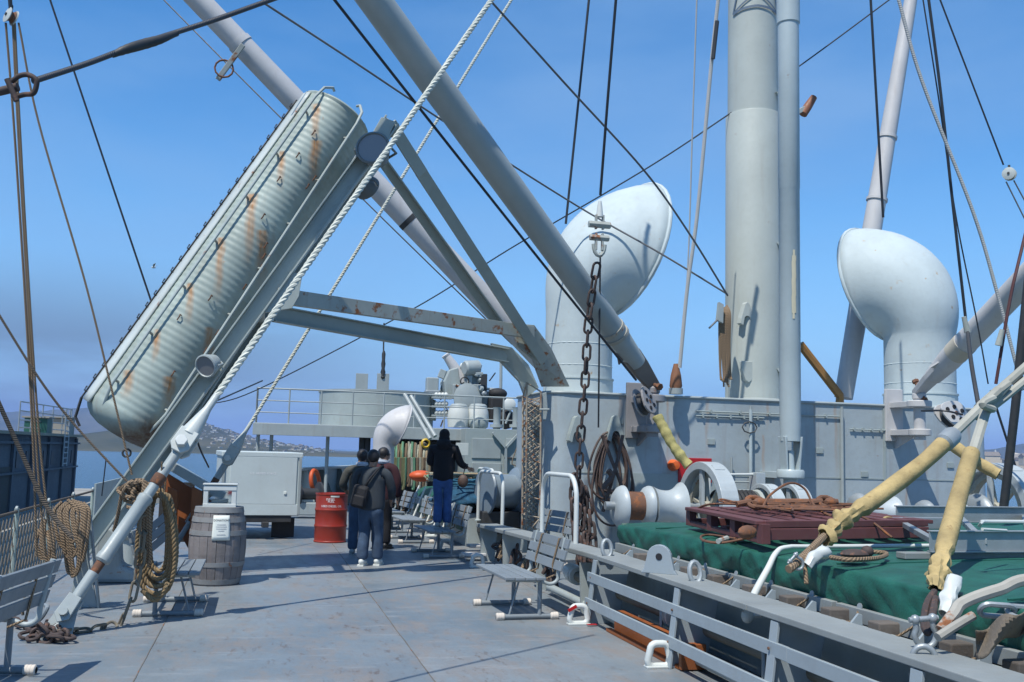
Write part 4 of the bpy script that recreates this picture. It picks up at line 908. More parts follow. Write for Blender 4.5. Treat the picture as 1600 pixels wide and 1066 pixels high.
# ================================================================ HATCH, ITS TARPAULIN AND THE SLATTED RACK
hatch = thing('cargo_hatch', 'grey steel hatch coaming with dark wedges below the big green tarpaulin', 'hatch', (4, 6, 0))
HXa, HYa, HYb = 3.98, -1.0, 11.25
mb = MB(); mb.box((HXa+.02, (HYa+HYb)/2, .31), (.04, HYb-HYa, .62)); mb.box((8.9, HYb, .31), (9.8, .04, .62)); mb.build('coaming', GREY, hatch)
mb = MB(); mb.box((HXa-.07, (HYa+HYb)/2, .56), (.22, HYb-HYa, .02)); mb.build('coaming_ledge', GREY, hatch)
wz = None; cl = None
for x, y in ((1000, 872), (1075, 890), (1118, 900), (1174, 916), (1233, 940), (1300, 957), (1376, 979), (1487, 1010), (1592, 1042), (1760, 1090)):
    Yw = at(x, y, X=HXa).y
    if wz is None:
        wz = MB().box((0, 0, .06), (.17, .13, .12)).build('wedge', WOOD, hatch, bevel=.01); cl = MB().prism([(-.10, .10, 0), (.06, .10, 0), (.06, .10, .13), (.03, .10, .14)], (0, .02, 0)).build('batten_cleat', SLAT, hatch, bevel=.003); o, c_ = wz, cl
    else:
        o = wz.copy(); link(o); o.parent = hatch; c_ = cl.copy(); link(c_); c_.parent = hatch
    o.location = V((HXa+.03, Yw, .57)); c_.location = V((HXa-.06, Yw+.10, .57))
yy = HYb-.1
while yy > 0:
    L = 2.3; bx('hatch_batten', PLANK, (HXa+.12, yy-L/2, .66), (.05, L-.05, .10), hatch, bevel=.004); yy -= L
# tarpaulin
tp = thing('tarpaulin', 'big green tarpaulin spread over the cargo hatch on the right', 'tarpaulin', (9, 5, .9))
Xl, Xr = 4.18, 13.75
def tz(X, Y): return .955+.06*min(1, (X-Xl)/3)+.012*noise.noise(V((X*.8, Y*.8, 0)))+.005*noise.noise(V((X*3, Y*2, 4)))+.007*(1-abs(noise.noise(V((X*.9+Y*.35, Y*.8, 14)))))**10-.006*(1-abs(noise.noise(V((X*.5-Y*.6, Y*.5, 24)))))**10-.03*max(0, (Y-10.4))
def tfn(u, v):
    Y = HYa+(HYb-.05-HYa)*v; nn = noise.noise(V((Y*1.3, 0, 3)))
    if u < .22:
        t = u/.22; drop = (.33+.03*nn); w_ = t**.85
        X = Xl-.035*math.sin(PI*t*.9)+(.024*noise.noise(V((Y*2.2+(t)*.9, t*1.2, 1)))+.016*math.sin(Y*6.3+4.5*t+3*noise.noise(V((Y*.9, 2, 2)))))*(1-t)**.6*1.1-.02
        Z = tz(Xl, Y)-.02-drop*(1-w_)
        X -= .020*(1-abs(noise.noise(V((Y*1.7+t*1.1, t*.5, 8)))))**9*(1-t*.4); X += .02*(1-abs(noise.noise(V((Y*3.1-t*1.4, t*.4, 18)))))**8
        return V((X, Y, Z))
    t = (u-.22)/.78; t = t**1.6; X = Xl+(Xr-Xl)*t
    return V((X, Y, tz(X, Y)-.02*max(0, 1-t*40)))
MB().grid(tfn, 60, 260).build('cover', TARP, tp, solid=.006)
for k in range(6):
    yy_ = 10.2-1.75*k; MB().tube([V((Xl+.02+j*.19, yy_+.03*noise.noise(V((j*.2, k, 0))), tz(Xl+.02+j*.19, yy_)+.004)) for j in range(50)], .009, 5).build('seam', TARP, tp)
for k in range(15):
    yy_ = 10.6-.62*k; tb('lashing', ROPEB, [(Xl-.09, yy_, .70), (Xl-.16, yy_+.06*(-1)**k, .63), (HXa+.0, yy_+.1, .60)], .009, tp, 5)
    MB().lathe([(.022, 0), (.030, .006), (.030, .012), (.014, .012)], (Xl-.075, yy_, .715), (-1, 0, .2), 10).build('eyelet', GALV, tp)
def efn(u, v):
    X = Xl+(Xr-Xl)*u; return V((X, HYb-.05+.03*noise.noise(V((X*2, v, 0)))*v+.01*math.sin(X*9)*v, tz(X, HYb-.05)-.36*v))
MB().grid(efn, 120, 6).build('end_flap', TARP, tp, solid=.006)
MB().bar((8.9, 4.9, 1.03), (8.9, 4.9, 1.031), .01, .01)
# locking bar across the hatch
lb = thing('hatch_locking_bar', 'white painted steel bar bent over the green hatch edge', 'bar', at(1170, 965, X=3.75))
p0, p1, p2 = at(1168, 962, X=3.72), at(1178, 930, X=3.85), at(1213, 864, X=4.16)
MB().tube(crv([p0, p1, p1.lerp(p2, .6), p2, p2+V((.12, .02, .045)), p2+V((.5, .03, .05)), p2+V((3, .1, .06)), p2+V((9, .2, .06))], 6), [.034-.016*min(1, i/26) for i in range(43)], 10).build('bar', WHITE, lb)
MB().ball(p0, (.05, .05, .06), 12).build('end_knob', WHITE, lb); tb('eye_bolt', WHITE, [p0+V((.03, 0, 0)), p0+V((.1, -.02, .0)), p0+V((.12, -.02, .03))], .018, lb)
# slatted rack
rack = thing('slat_rack', 'grey slatted rack of planks and triangular stanchions along the hatch', 'rack', (3.4, 6, 0))
SX = 3.41
SY = (9.92, 7.82, 6.2, 4.7, 3.1, 1.4)
st_ = None
for Y in SY:
    if st_ is None:
        mb = MB(); mb.prism([(-.06, 0, 0), (.26, 0, 0), (.40, 0, .62), (.40, 0, .64), (.02, 0, .64)], (0, .02, 0)); mb.bar((-.065, .01, 0), (.015, .01, .64), .10, .02, up=(1, 0, 0)); st_ = mb.build('stanchion', SLAT, rack, bevel=.003); o = st_
    else: o = st_.copy(); link(o); o.parent = rack
    o.location = V((SX, Y, 0))
def slat_piece(ya, yb, z, X, dX, h=.095):
    return MB().box((X+rn.uniform(-.004, .004), (ya+yb)/2, z), (.026, yb-ya-.008, h), rotz(rn.uniform(-.004, .004))).build('slat', SLAT, rack, bevel=.004)
for z, X in ((.462, SX-.015), (.205, SX-.052)):
    for ya, yb in ((6.0, 10.05), (1.9, 5.995), (-1, 1.895)): slat_piece(ya, yb, z, X, 0)
for k, (ya, yb) in enumerate(((6.6, 9.85), (3.4, 6.595), (0.2, 3.395))): MB().box((SX+.17, (ya+yb)/2, .67), (.34, yb-ya-.006, .045)).build('top_plank', PLANK, rack, bevel=.006)
for z, X in ((.56, SX+.30), (.30, SX+.28)):
    pass
# rails bolted: small bolts
for Y in SY[:4]:
    for z, X in ((.462, SX-.03), (.205, SX-.067)): MB().lathe([(.012, 0), (.010, .008)], (X, Y+.02, z), (-1, 0, 0), 6).build('bolt', RUSTM, rack)
for x, y in ((948, 868), (1086, 908)):
    c = at(x, y, Z=.69); tb('ring_eye', GALV, [c+V((.0+.05*math.cos(a*PI/8), .02*math.sin(a*PI/8), .07+.085*math.sin(a*PI/8))) for a in range(17)], .022, rack, 8)
c = at(1029, 897, Z=.69)
pts = [(-.17, 0), (.17, 0), (.14, .04)]+[(.115*math.cos(PI*k/10), .14+.115*math.sin(PI*k/10)) for k in range(11)]+[(-.14, .04)]
le = MB().prism([c+V((x*.75, -x*.65, z)) for x, z in pts], (.03, .035, 0)).build('lifting_lug', SLAT, rack, bevel=.006)
MB().lathe([(.03, -.001), (.03, .003)], c+V((-.0, -.003, .15)), (-.65, -.75, 0), 14).build('lug_hole_shade', DARK, le)  # dark disc on the uncut lug, hole shade put into its colour
# long board continuing forward of the rack
fb = thing('side_board', 'long worn grey board on brackets running forward from the slatted rack', 'board', (3.6, 12.5, 0))
MB().bar((3.62, 9.9, .66), (3.62, 12.6, .615), .34, .06).build('board', PLANK, fb, bevel=.012); MB().bar((3.62, 12.62, .615), (3.62, 15.9, .545), .34, .06).build('board', PLANK, fb, bevel=.012)
for Y in (10.6, 12.4, 14.2, 15.7): MB().prism([(3.5, Y, 0), (3.72, Y, 0), (3.76, Y, .54), (3.48, Y, .54)], (0, .03, 0)).build('bracket', GREY, fb)
# pipes
pp = thing('deck_pipe', 'brownish deck pipe with flanges running under the slatted rack', 'pipe', (3.72, 8, .3))
tb('pipe', paint('pipe_brown', (.17, .15, .12), .6, .2, .2), [(3.70, 11.45, .30), (3.70, -1, .30)], .058, pp, 14)
for Y in (11.4, 8.55, 5.4): MB().lathe([(.105, -.06), (.105, -.035), (.06, -.03), (.06, .03), (.105, .035), (.105, .06)], (3.70, Y, .30), (0, 1, 0), 18).build('flange', WHITE, pp)
MB().lathe([(.05, 0), (.09, .05), (.11, .18), (.09, .3), (.03, .33)], (3.70, 11.38, .30), (0, 1, .1), 18).build('valve_body', WHITE, pp)
pq = thing('deck_pipe', 'lower grey pipe lying at deck level behind the slatted rack', 'pipe', (3.62, 6, .08)); tb('pipe', GREY, [(3.55, 12, .09), (3.55, -1, .09)], .045, pq, 12)
for k, Y in enumerate((10.75, 8.6, 6.7, 5.0)):
    mb = MB(); mb.tube([V((3.60, Y, .02)), V((3.60, Y, .34)), V((3.66, Y, .40)), V((3.76, Y, .38)), V((3.79, Y, .3)), V((3.79, Y, .02))], .016, 6); mb.build('pipe_clamp', GALV, pp)
ob = thing('timber_box', 'orange brown painted timber lying on deck behind the slats by two white pad eyes', 'timber', (3.5, 8.8, 0))
MB().box((3.53, 8.62, .105), (.10, 1.75, .19)).build('side_board', BROWNP, ob, bevel=.005); MB().box((3.42, 8.62, .02), (.05, 1.75, .03)).build('ledge', BROWNP, ob); MB().box((3.50, 7.70, .11), (.22, .05, .2)).build('end_board', BROWNP, ob, bevel=.005)
# pad eyes
def padeye(label, x, y, s=.2):
    c = at(x, y, Z=.0); t = thing('pad_eye', label, 'pad eye', c, 'white pad eyes on deck'); w_, h = s/2, s
    P = []
    for cx, cz, a0 in ((w_-.07, h-.07, 0), (-w_+.07, h-.07, PI/2), (-w_+.05, .05, PI), (w_-.05, .05, 3*PI/2)):
        for k in range(5):
            an = a0+PI/2*k/4; P.append(c+V((cx+.05*math.cos(an), 0, cz+.05*math.sin(an)+.01)))
    MB().tube(P, .03, 10, closed=True).build('ring', WHITE, t)
    MB().box(c+V((0, 0, .008)), (s+.04, .09, .016)).build('base', WHITE, t, bevel=.004)
    return t
padeye('white pad eye on deck nearest the camera, below the slatted rack', 1030, 1043, .20)
t = padeye('white pad eye with red paint marks beside the first rack stanchion', 904, 976, .195)
MB().box(at(908, 975, Z=.017)+V((.1, -.04, 0)), (.10, .05, .006)).build('red_mark', REDS, t); c = at(893, 950, Y=9.86); MB().box(c+V((.01, 0, -.005)), (.10, .012, .03), Matrix.Rotation(-.5, 3, 'Y')).build('red_mark', REDS, t)
padeye('white pad eye on deck left of the empty near bench', 746, 887, .19); padeye('white pad eye half hidden under the bench the woman stands on', 697, 862, .2); padeye('white pad eye between the second and third bench', 672, 838, .2); padeye('farthest white pad eye below the distant benches', 641, 812, .2)
# ================================================================ WINCHES
def gypsy(t, c, L, r, sgn=1, mat=WINCH):      # concave warping head along X
    pr = [(r*.3, 0)]+[(r*(.62+.38*abs(2*k/10-1)**2.2), L*k/10) for k in range(11)]+[(r*1.0, L+.01), (r*.86, L+.03), (r*.3, L+.035)]
    MB().lathe(pr, c, (sgn, 0, 0), 28).build('warping_head', mat, t)
def winch(label, cx, cy, cz, r, sc_=1.0, drum=True):
    t = thing('cargo_winch', label, 'winch', (cx, cy, 0)); c = V((cx, cy, cz)); th = .27*sc_
    def arch(rr_, z0, n=20): return [V((0, rr_*math.cos(PI*k/n), rr_*math.sin(PI*k/n))) for k in range(n+1)]
    O = [V((cx, cy+q.y*1.12, cz+q.z)) for q in arch(r, 0)]; I = [V((cx, cy+q.y*1.12, cz+q.z)) for q in arch(r*.84, 0)]
    low = -.85*r
    O = [V((cx, cy+r*1.2, cz+low))]+O+[V((cx, cy-r*1.2, cz+low))]; I = [V((cx, cy+r*.98, cz+low))]+I+[V((cx, cy-r*.98, cz+low))]
    n = len(O); tv = V((th, 0, 0)); mb = MB(); mb.add(O+I+[p+tv for p in O]+[p+tv for p in I], [(k, k+1, n+k+1, n+k) for k in range(n-1)]+[(2*n+k, 3*n+k, 3*n+k+1, 2*n+k+1) for k in range(n-1)]+[(k, 2*n+k, 2*n+k+1, k+1) for k in range(n-1)]+[(n+k, n+k+1, 3*n+k+1, 3*n+k) for k in range(n-1)])
    mb.build('gear_guard', WINCH, t, bevel=.008)
    mb = MB(); mb.box((cx+.05, cy, cz+r*.42), (.05, .10, r*.86)); mb.box((cx+.05, cy, cz-.0), (.05, r*1.9, .09)); mb.build('guard_rib', WINCH, t, bevel=.006)
    ctr = V((cx+.16, cy, cz)); gm = MB(); gm.lathe([(r*.80, -.06), (r*.80, .06), (r*.70, .06), (r*.70, -.06), (r*.80, -.06)], ctr, (1, 0, 0), 36, cap=False)
    gm.lathe([(r*.2, -.09), (r*.2, .09)], ctr, (1, 0, 0), 18)
    for k in range(6): an = k*PI/3+.3; gm.bar(ctr, ctr+V((0, math.cos(an), math.sin(an)))*r*.75, .05, .07, up=(1, 0, 0))
    gm.build('gear_wheel', paint('gear_cream%d' % int(cx*10), (.42, .40, .34), .6, .2, .3, .2, .4), t)
    MB().box((cx+th*.5, cy-.05, cz+low*.25-.2), (th*.9, r*1.3, abs(low)*.7)).build('gear_case', WINCH, t, bevel=.03)
    MB().box((cx+th/2, cy, .08), (th*2.2, r*2.6, .16)).build('bed_plate', WINCH, t, bevel=.01)
    o = [q for q in O[2:-2]]
    k = int(len(o)*.66); p = o[k]; MB().box(p+V((th/2, 0, 0)), (th*.6, .14, .02), Matrix.Rotation(math.atan2(-(p-c).y, (p-c).z), 3, 'X')).build('inspection_plate', WINCH, t, bevel=.004)
    return t
w1 = winch('big white winch with open arched gear guard beside two warping heads', 6.50, 14.1, .92, .74)
tb('shaft', GALV, [(5.0, 14.1, .98), (6.5, 14.1, .98)], .06, w1, 12)
MB().lathe([(.21, -.2), (.21, .2)], (5.46, 14.1, .98), (1, 0, 0), 28).build('rusty_drum', RUSTM, w1)
def flange(t, c, r, mat): MB().lathe([(r*.35, -.06), (r*.7, -.05), (r*.93, .01), (r, .06), (r, .085), (r*.9, .08), (r*.5, .03), (r*.3, .02)], c, (1, 0, 0), 32).build('drum_flange', mat, t)
flange(w1, (5.20, 14.1, .96), .32, WINCH); flange(w1, (5.62, 14.1, .98), .30, WINCH)
pr = [(.235+.06*abs(2*k/12-1)**2.2+.07*max(0, (k-6)/6)**2, .46*k/12) for k in range(13)]; MB().lathe([(.1, 0)]+pr+[(.1, .47)], (5.74, 14.1, .98), (1, 0, 0), 32).build('warping_head', WINCH, w1)
w2 = winch('smaller white winch gear guard right of the black rope drum', 7.62, 14.3, .90, .44, .8)
w2b = winch('small white winch guard under the foot of the stowed boom', 8.25, 14.6, .92, .42, .85)
t = thing('rope_drum', 'drum wound with black rope between the two white winch guards', 'drum', (7.2, 14.2, .8))
MB().lathe([(.16, -.42), (.16, .42)], (7.15, 14.2, .95), (1, 0, 0), 20).build('core', WINCH, t); MB().lathe([(.28, -.02), (.30, 0), (.30, .03), (.1, .04)], (7.5, 14.2, .95), (1, 0, 0), 24).build('flange', RUSTG, t)
mb = MB()
for k in range(9): mb.tube([V((6.85+k*.07, 14.2+(.24+.02*rn.random())*math.cos(a*PI/10), .97+.24*math.sin(a*PI/10))) for a in range(20)], .036, 6, closed=True)
mb.build('black_rope', RUBBER, t)
w3 = winch('white winch with big spoked arched guard at the right edge behind the black post', 11.55, 14.0, .96, .80, 1.3)
t = thing('warping_head', 'white warping head with a pale disc in front of the mast house wall', 'winch head', (9.1, 14.2, .9)); gypsy(t, (9.35, 14.3, .90), .65, .28); flange(t, (9.30, 14.3, .90), .32, GALV)
t = thing('warping_head', 'grey warping head low behind the ladder on the hatch', 'winch head', (10.3, 14.0, .8)); gypsy(t, (10.35, 14.0, .84), .7, .26); flange(t, (10.3, 14.0, .84), .3, GALV); flange(t, (11.2, 13.9, .86), .40, GALV)
t = thing('control_stand', 'white control stand with railings behind the small winch guards', 'stand', (7.9, 14.9, 0))
bx('cabinet', WINCH, (7.95, 15.0, .75), (.16, .25, 1.5), t); tb('rail', WHITE, [(7.1, 15.0, 1.45), (7.95, 15.0, 1.47)], .02, t); tb('rail', WHITE, [(6.9, 15.2, .95), (7.9, 15.2, .95)], .02, t); tb('post', WHITE, [(7.1, 15.0, 0), (7.1, 15.0, 1.55)], .022, t); MB().lathe([(.03, 0), (.03, .01)], (7.95, 14.87, 1.2), (0, -1, 0), 12).build('gauge', DARK, t)
# ================================================================ THINGS ON THE HATCH
pa = thing('steel_pallet', 'maroon steel pallet frame lying on the green tarpaulin', 'pallet', (5, 8.5, 1))
zb = 1.0; c0 = at(1193, 851, Z=zb); cL = at(1080, 822, Z=zb); cRr = at(1448, 846, Z=zb)
e1 = (cL-c0); e2 = (cRr-c0); h_ = .20; up_ = V((0, 0, 1))
def pbar(a, b_, w_, h, nm): MB().bar(a, b_, w_, h).build(nm, MAROON, pa, bevel=.006)
for k in (0, .5, 1): pbar(c0+e1*k+up_*.04, c0+e1*k+e2+up_*.04, .10, .08, 'runner') if k != 0 else pbar(c0+up_*.085, c0+e2+up_*.085, .06, .10, 'runner')
for k in (0, .12, .24, .36, .5, .64, .78, .9, 1): pbar(c0+e2*k+up_*(h_-.02), c0+e2*k+e1+up_*(h_-.02), .14, .035, 'deck_board')
pbar(c0+up_*(h_-.03), c0+e2+up_*(h_-.03), .05, .06, 'edge_bar'); pbar(c0+e1+up_*(h_-.03), c0+e1+e2+up_*(h_-.03), .05, .06, 'edge_bar')
for k in (0, .33, .66, 1): MB().box(c0+e1*k+up_*.09, (.08, .10, .17)).build('block', MAROON, pa, bevel=.004)
pbar(c0+up_*.03, c0+e1+up_*.03, .06, .05, 'bottom_bar')
zt = zb+h_+.03
t = thing('wire_sling', 'rusty wire sling and hooks heaped on the maroon pallet', 'sling', c0+up_*h_)
rn = random.Random(12)
def onp(a, b_, dz=0): return c0+e1*b_+e2*a+up_*(h_+.02+dz)
tb('iron_bar', RUSTM, [onp(.28, .75, .06), onp(.78, .55, .08)], .035, t, 8)
for k in range(7): tb('wire', RUSTM, crv([onp(rn.uniform(.1, .9), rn.uniform(.1, .9), .03+.04*rn.random()) for _ in range(6)], 6), .011, t, 6)
tb('wire', RUSTM, crv([onp(.22, .45, .04), onp(.30, .5, .16), onp(.42, .5, .27), onp(.52, .5, .22), onp(.56, .4, .02), onp(.6, .0, -.1)], 8), .012, t, 6)
tb('wire', RUSTM, crv([onp(.0, 1.0, -.08), onp(.05, .8, .03), onp(.25, .5, .05), onp(.5, .3, .05), onp(.62, .05, .0), onp(.7, -.1, -.16)], 8), .012, t, 6)
for a, b_ in ((.2, .5), (.7, .55)):
    c = onp(a, b_, .06); tb('shackle', RUSTM, [c+V((.09*math.cos(k*PI/5), .05*math.sin(k*PI/5), .05*math.sin(k*PI/5)+.02)) for k in range(9)], .026, t, 8); MB().ball(c+V((.05, 0, .02)), (.08, .05, .05), 8).build('hook', RUSTM, t)
    tb('ferrule', RUSTM, [c+V((-.2, 0, .0)), c+V((-.05, 0, .03))], .03, t, 8)
t = thing('sling_hook', 'rusty hook with wire loop hanging off the near end of the pallet', 'hook', at(1160, 845, Z=.98))
c = at(1168, 832, Z=1.12); tb('wire_loop', RUSTM, crv([at(1180, 838, Z=1.05), at(1130, 848, Z=.99), at(1100, 845, Z=.98), at(1096, 838, Z=.98), at(1112, 836, Z=.98), at(1150, 842, Z=1.0)], 6), .012, t, 6); MB().ball(c, (.11, .05, .06), 10, rotz(.4)).build('hook', RUSTM, t); tb('ferrule', RUSTG, [at(1122, 846, Z=1.0), at(1136, 841, Z=1.02)], .024, t, 8)
t = thing('flat_hook', 'brown rope and dark iron lying on the green tarpaulin below the pallet', 'rope', at(1350, 870, Z=1.0))
tb('rope', ROPEB, crv([at(1298, 871, Z=1.02), at(1330, 875, Z=1.02), at(1372, 872, Z=1.02), at(1385, 865, Z=1.02), at(1360, 862, Z=1.02)], 6), .018, t, 8); MB().ball(at(1335, 866, Z=1.04), (.12, .07, .04), 10).build('iron_lump', CHAINM, t); MB().ball(at(1355, 862, Z=1.05), (.05, .05, .045), 8).build('iron_lump', CHAINM, t)
# aluminium ladder / gangway on the hatch
gw = thing('gangway_ladder', 'grey metal gangway ladder lying on the hatch at the right edge', 'ladder', at(1450, 865, Z=1))
ga0, ga1 = at(1452, 846, Z=1.12), at(1640, 846, Z=1.12); gb0, gb1 = at(1400, 803, Z=1.20), at(1660, 805, Z=1.20)
MB().ibeam(ga0, ga1+(ga1-ga0), .06, .17, .012).build('side_rail', GALV, gw, bevel=.003); MB().ibeam(gb0, gb1+(gb1-gb0), .06, .17, .012).build('side_rail', GALV, gw, bevel=.003)
gm0, gm1 = at(1388, 818, Z=1.14), at(1475, 818, Z=1.14); MB().bar(gm0, gm1, .03, .12).build('end_plate', GALV, gw, bevel=.01); MB().lathe([(.07, -.02), (.07, .02)], gm0, (0, 1, 0), 16).build('yellow_end', YELLOW, gw)
for k in range(5):
    a = ga0.lerp(ga1+(ga1-ga0), .02+.2*k); b_ = gb0.lerp(gb1+(gb1-gb0), -.02+.2*k)+(V((.0, 0, -.02))); MB().bar(a, b_, .055, .045).build('rung', GALV, gw, bevel=.004)
tb('hand_rail', WHITE, crv([at(1530, 822, Z=1.3), at(1536, 816, Z=1.33), at(1548, 815, Z=1.33), at(1680, 816, Z=1.33)], 4), .012, gw, 6); tb('hand_rail', WHITE, [at(1535, 827, Z=1.27), at(1572, 829, Z=1.25)], .012, gw, 6)
bx('skid_board', PLANK, at(1560, 872, Z=.98)+V((.2, 0, .02)), (2.2, .12, .05), gw)
MB().bar(at(1478, 860, Z=1.0), at(1700, 866, Z=1.0), .10, .05).build('skid_board', PLANK, gw, bevel=.004)
# yellow hose sleeves on the guys
def sleeve(label, P, R0, wrinkle, seed, mat=YELLOW, group='yellow canvas chafing sleeves'):
    t = thing('chafing_sleeve', label, 'sleeve', P[-1], group); Q = resample(crv(P, 10), .012); n = len(Q); rr_ = []
    for i in range(n):
        f = i/n; w_ = wrinkle(f); rr_.append(R0*(1+.07*noise.noise(V((f*6, seed, 0)))+w_*(.20*math.sin(i*.55+2.5*noise.noise(V((i*.06, seed, 1))))+.16*math.sin(i*.23+seed)-.10)))
    mb = MB(); N = 20; vs = []
    T = [(Q[min(i+1, n-1)]-Q[max(i-1, 0)]).normalized() for i in range(n)]
    for i in range(n):
        a, b_ = perp(T[i])
        for k in range(N):
            an = 2*PI*k/N; w_ = wrinkle(i/n); r = rr_[i]*(1+w_*.42*noise.noise(V((math.cos(an)*2.2, math.sin(an)*2.2, i*.09+seed)))+.05*noise.noise(V((math.cos(an)*2, math.sin(an)*2, i*.02+seed+9))))
            vs.append(Q[i]+(a*math.cos(an)+b_*math.sin(an))*r+T[i]*w_*.03*math.sin(an+i*.05))
    mb.add(vs, [(i*N+k, i*N+(k+1) % N, (i+1)*N+(k+1) % N, (i+1)*N+k) for i in range(n-1) for k in range(N)], True); mb.build('canvas_tube', mat, t, solid=.006); return t
S1 = [at(1486, 682, d=8.9), at(1440, 725, d=8.6), at(1360, 785, d=8.2), at(1318, 812, d=8.0), at(1288, 840, d=7.75)]
sleeve('long yellow canvas sleeve slanting down to the hatch edge', S1, .068, lambda f: max(0, min(1, (f-.62)*5)), 1.0)
S2 = [at(1518, 708, d=7.6), at(1498, 775, d=7.2), at(1478, 850, d=6.7), at(1466, 890, d=6.45), at(1462, 922, d=6.25)]
sleeve('upright yellow canvas sleeve bunched above the big shackle', S2, .060, lambda f: max(0, min(1, (f-.66)*6)), 4.0)
sleeve('short yellow sleeve on the rope below the pale cargo block', [at(1482, 690, d=14.5), at(1520, 718, d=14.2), at(1560, 742, d=14)], .085, lambda f: .1, 7.0)
sleeve('narrow yellow sleeve hanging from the left cargo block to the winch', [at(1027, 650, d=15.2), at(1040, 675, d=15.1), at(1054, 700, d=15.0), at(1076, 728, d=14.9)], .075, lambda f: .25, 8.0, cloth('yellow_canvas_dull', (.34, .30, .11), .3, 1.5, .8))
def prope(label, P, r, mat=None, name='guy_rope', cat='rope', n=8): return line(label, P, r, mat or paint('pale_guy', (.40, .39, .35), .8, .2, 0, 0, .4) if 'pale_guy' not in MATS else (mat or MATS['pale_guy']), name=name, cat=cat, n=n)
prope('thick grey guy rope running from the right edge into the long yellow sleeve', [at(2300, -40, d=14), at(1620, 558, d=9.9), at(1560, 610, d=9.5), at(1500, 668, d=9.1), at(1470, 696, d=8.8)], .045)
prope('second grey guy rope doubled beside the first at the right edge', [at(2300, 0, d=14), at(1620, 580, d=9.8), at(1575, 600, d=9.6), at(1530, 640, d=9.4), at(1530, 655, d=9.4)], .04)
prope('short upright grey rope into the bunched yellow sleeve', [at(1545, 625, d=8.2), at(1532, 670, d=8.0), at(1518, 715, d=7.7)], .042)
prope('ropes seized above the upright sleeve', [at(1552, 622, d=8.15), at(1535, 632, d=8.0), at(1552, 640, d=8.1)], .03)
MB0 = tag(MB().lathe([(.06, -.10), (.085, -.08), (.085, .06), (.07, .10)], at(1482, 686, d=8.85), (S1[0]-S1[1]).normalized(), 16).build('hose_collar', GALV), 'grey collar where the rope enters the long yellow sleeve', 'collar')
def shackle(label, c, s, ax, up, mat=GALV):
    t = thing('shackle', label, 'shackle', c); up = V(up).normalized(); ax = V(ax); ax = (ax-up*ax.dot(up)).normalized()
    P = [c-ax*s*.5-up*s*.9, c-ax*s*.5-up*s*.3]+[c-ax*s*(.62*math.cos(PI*k/8))+up*s*(.75*math.sin(PI*k/8)) for k in range(9)]+[c+ax*s*.5-up*s*.3, c+ax*s*.5-up*s*.9]
    MB().tube(crv(P, 3), s*.17, 10).build('bow', mat, t); MB().tube([c-ax*s*.85-up*s*.8, c+ax*s*.8-up*s*.8], s*.16, 10).build('pin', mat, t)
    for sg in (-1, 1): MB().ball(c+ax*sg*s*.5-up*s*.8, s*.28, 8).build('lug', mat, t)
    return t
c1 = at(1446, 990, d=5.55); shackle('upper galvanised bow shackle under the bunched yellow sleeve', c1, .10, (1, -.2, .15), (.1, 0, -1)); shackle('lower galvanised shackle fixed on the rack plank', at(1444, 1032, d=5.4), .10, (.9, -.4, 0), (-.1, 0, 1))
shackle('small galvanised shackle at the slanting sleeve end on the hatch edge', at(1246, 880, d=7.2), .065, (.7, 0, .7), (.6, 0, -.6))
prope('rope eye splice below the bunched yellow sleeve', crv([at(1460, 925, d=6.2), at(1448, 945, d=6.0), at(1444, 975, d=5.7), at(1450, 988, d=5.6), at(1456, 965, d=5.75), at(1462, 935, d=6.1)], 3), .022, CHAINM)
prope('rope lashing below the slanting yellow sleeve', [at(1288, 838, d=7.75), at(1268, 858, d=7.5), at(1240, 884, d=7.2), at(1232, 890, d=7.15)], .03, ROPEB)
prope('loose rope tail hanging over the green tarpaulin', [at(1266, 858, d=7.45), at(1258, 875, d=7.3), at(1260, 912, d=7.2)], .016, ROPEB)
prope('rusty canvas covered strop curving in from the right edge', [V((6.5, 4.2, 1.06)), V((5.2, 4.3, 1.05)), at(1640, 905, d=5.6), at(1560, 922, d=5.6), at(1505, 942, d=5.6), at(1490, 960, d=5.55), at(1470, 985, d=5.5)], .034, paint('dirty_strop', (.36, .34, .31), .85, .25, .45, 0, .4))
prope('lower rusty strop beside the shackles', [at(1520, 962, d=5.5), at(1490, 980, d=5.45), at(1465, 996, d=5.4)], .026, MATS['dirty_strop'])
t = thing('galvanised_chain', 'galvanised chain links at the right edge beside the strop', 'chain', at(1560, 955, d=5.5)); chain(t, [at(1505, 950, d=5.5), at(1660, 962, d=5.5)], .19, .085, .016, GALV)
t = sleeve('torn white canvas sleeve end beside the bunched yellow sleeve', [at(1492, 902, d=6.1), at(1484, 930, d=6.0), at(1478, 962, d=5.9)], .045, lambda f: .5, 11., WHITE, None)
t = sleeve('torn white canvas piece on the hatch edge by the slanting sleeve', [at(1292, 862, d=7.4), at(1272, 870, d=7.3), at(1262, 884, d=7.25)], .04, lambda f: .5, 13., WHITE, None)
tag(MB().grid(lambda u, v: at(1525+80*u, 985-35*u+45*v*(1-.3*u)+6*math.sin(u*9), d=5.3+.10*math.sin(u*6+v*3)), 14, 8).build('canvas_flap', cloth('brown_canvas', (.14, .115, .085), .3, 1, .9), solid=.006), 'brown canvas flap hanging at the right edge below the strop', 'canvas')
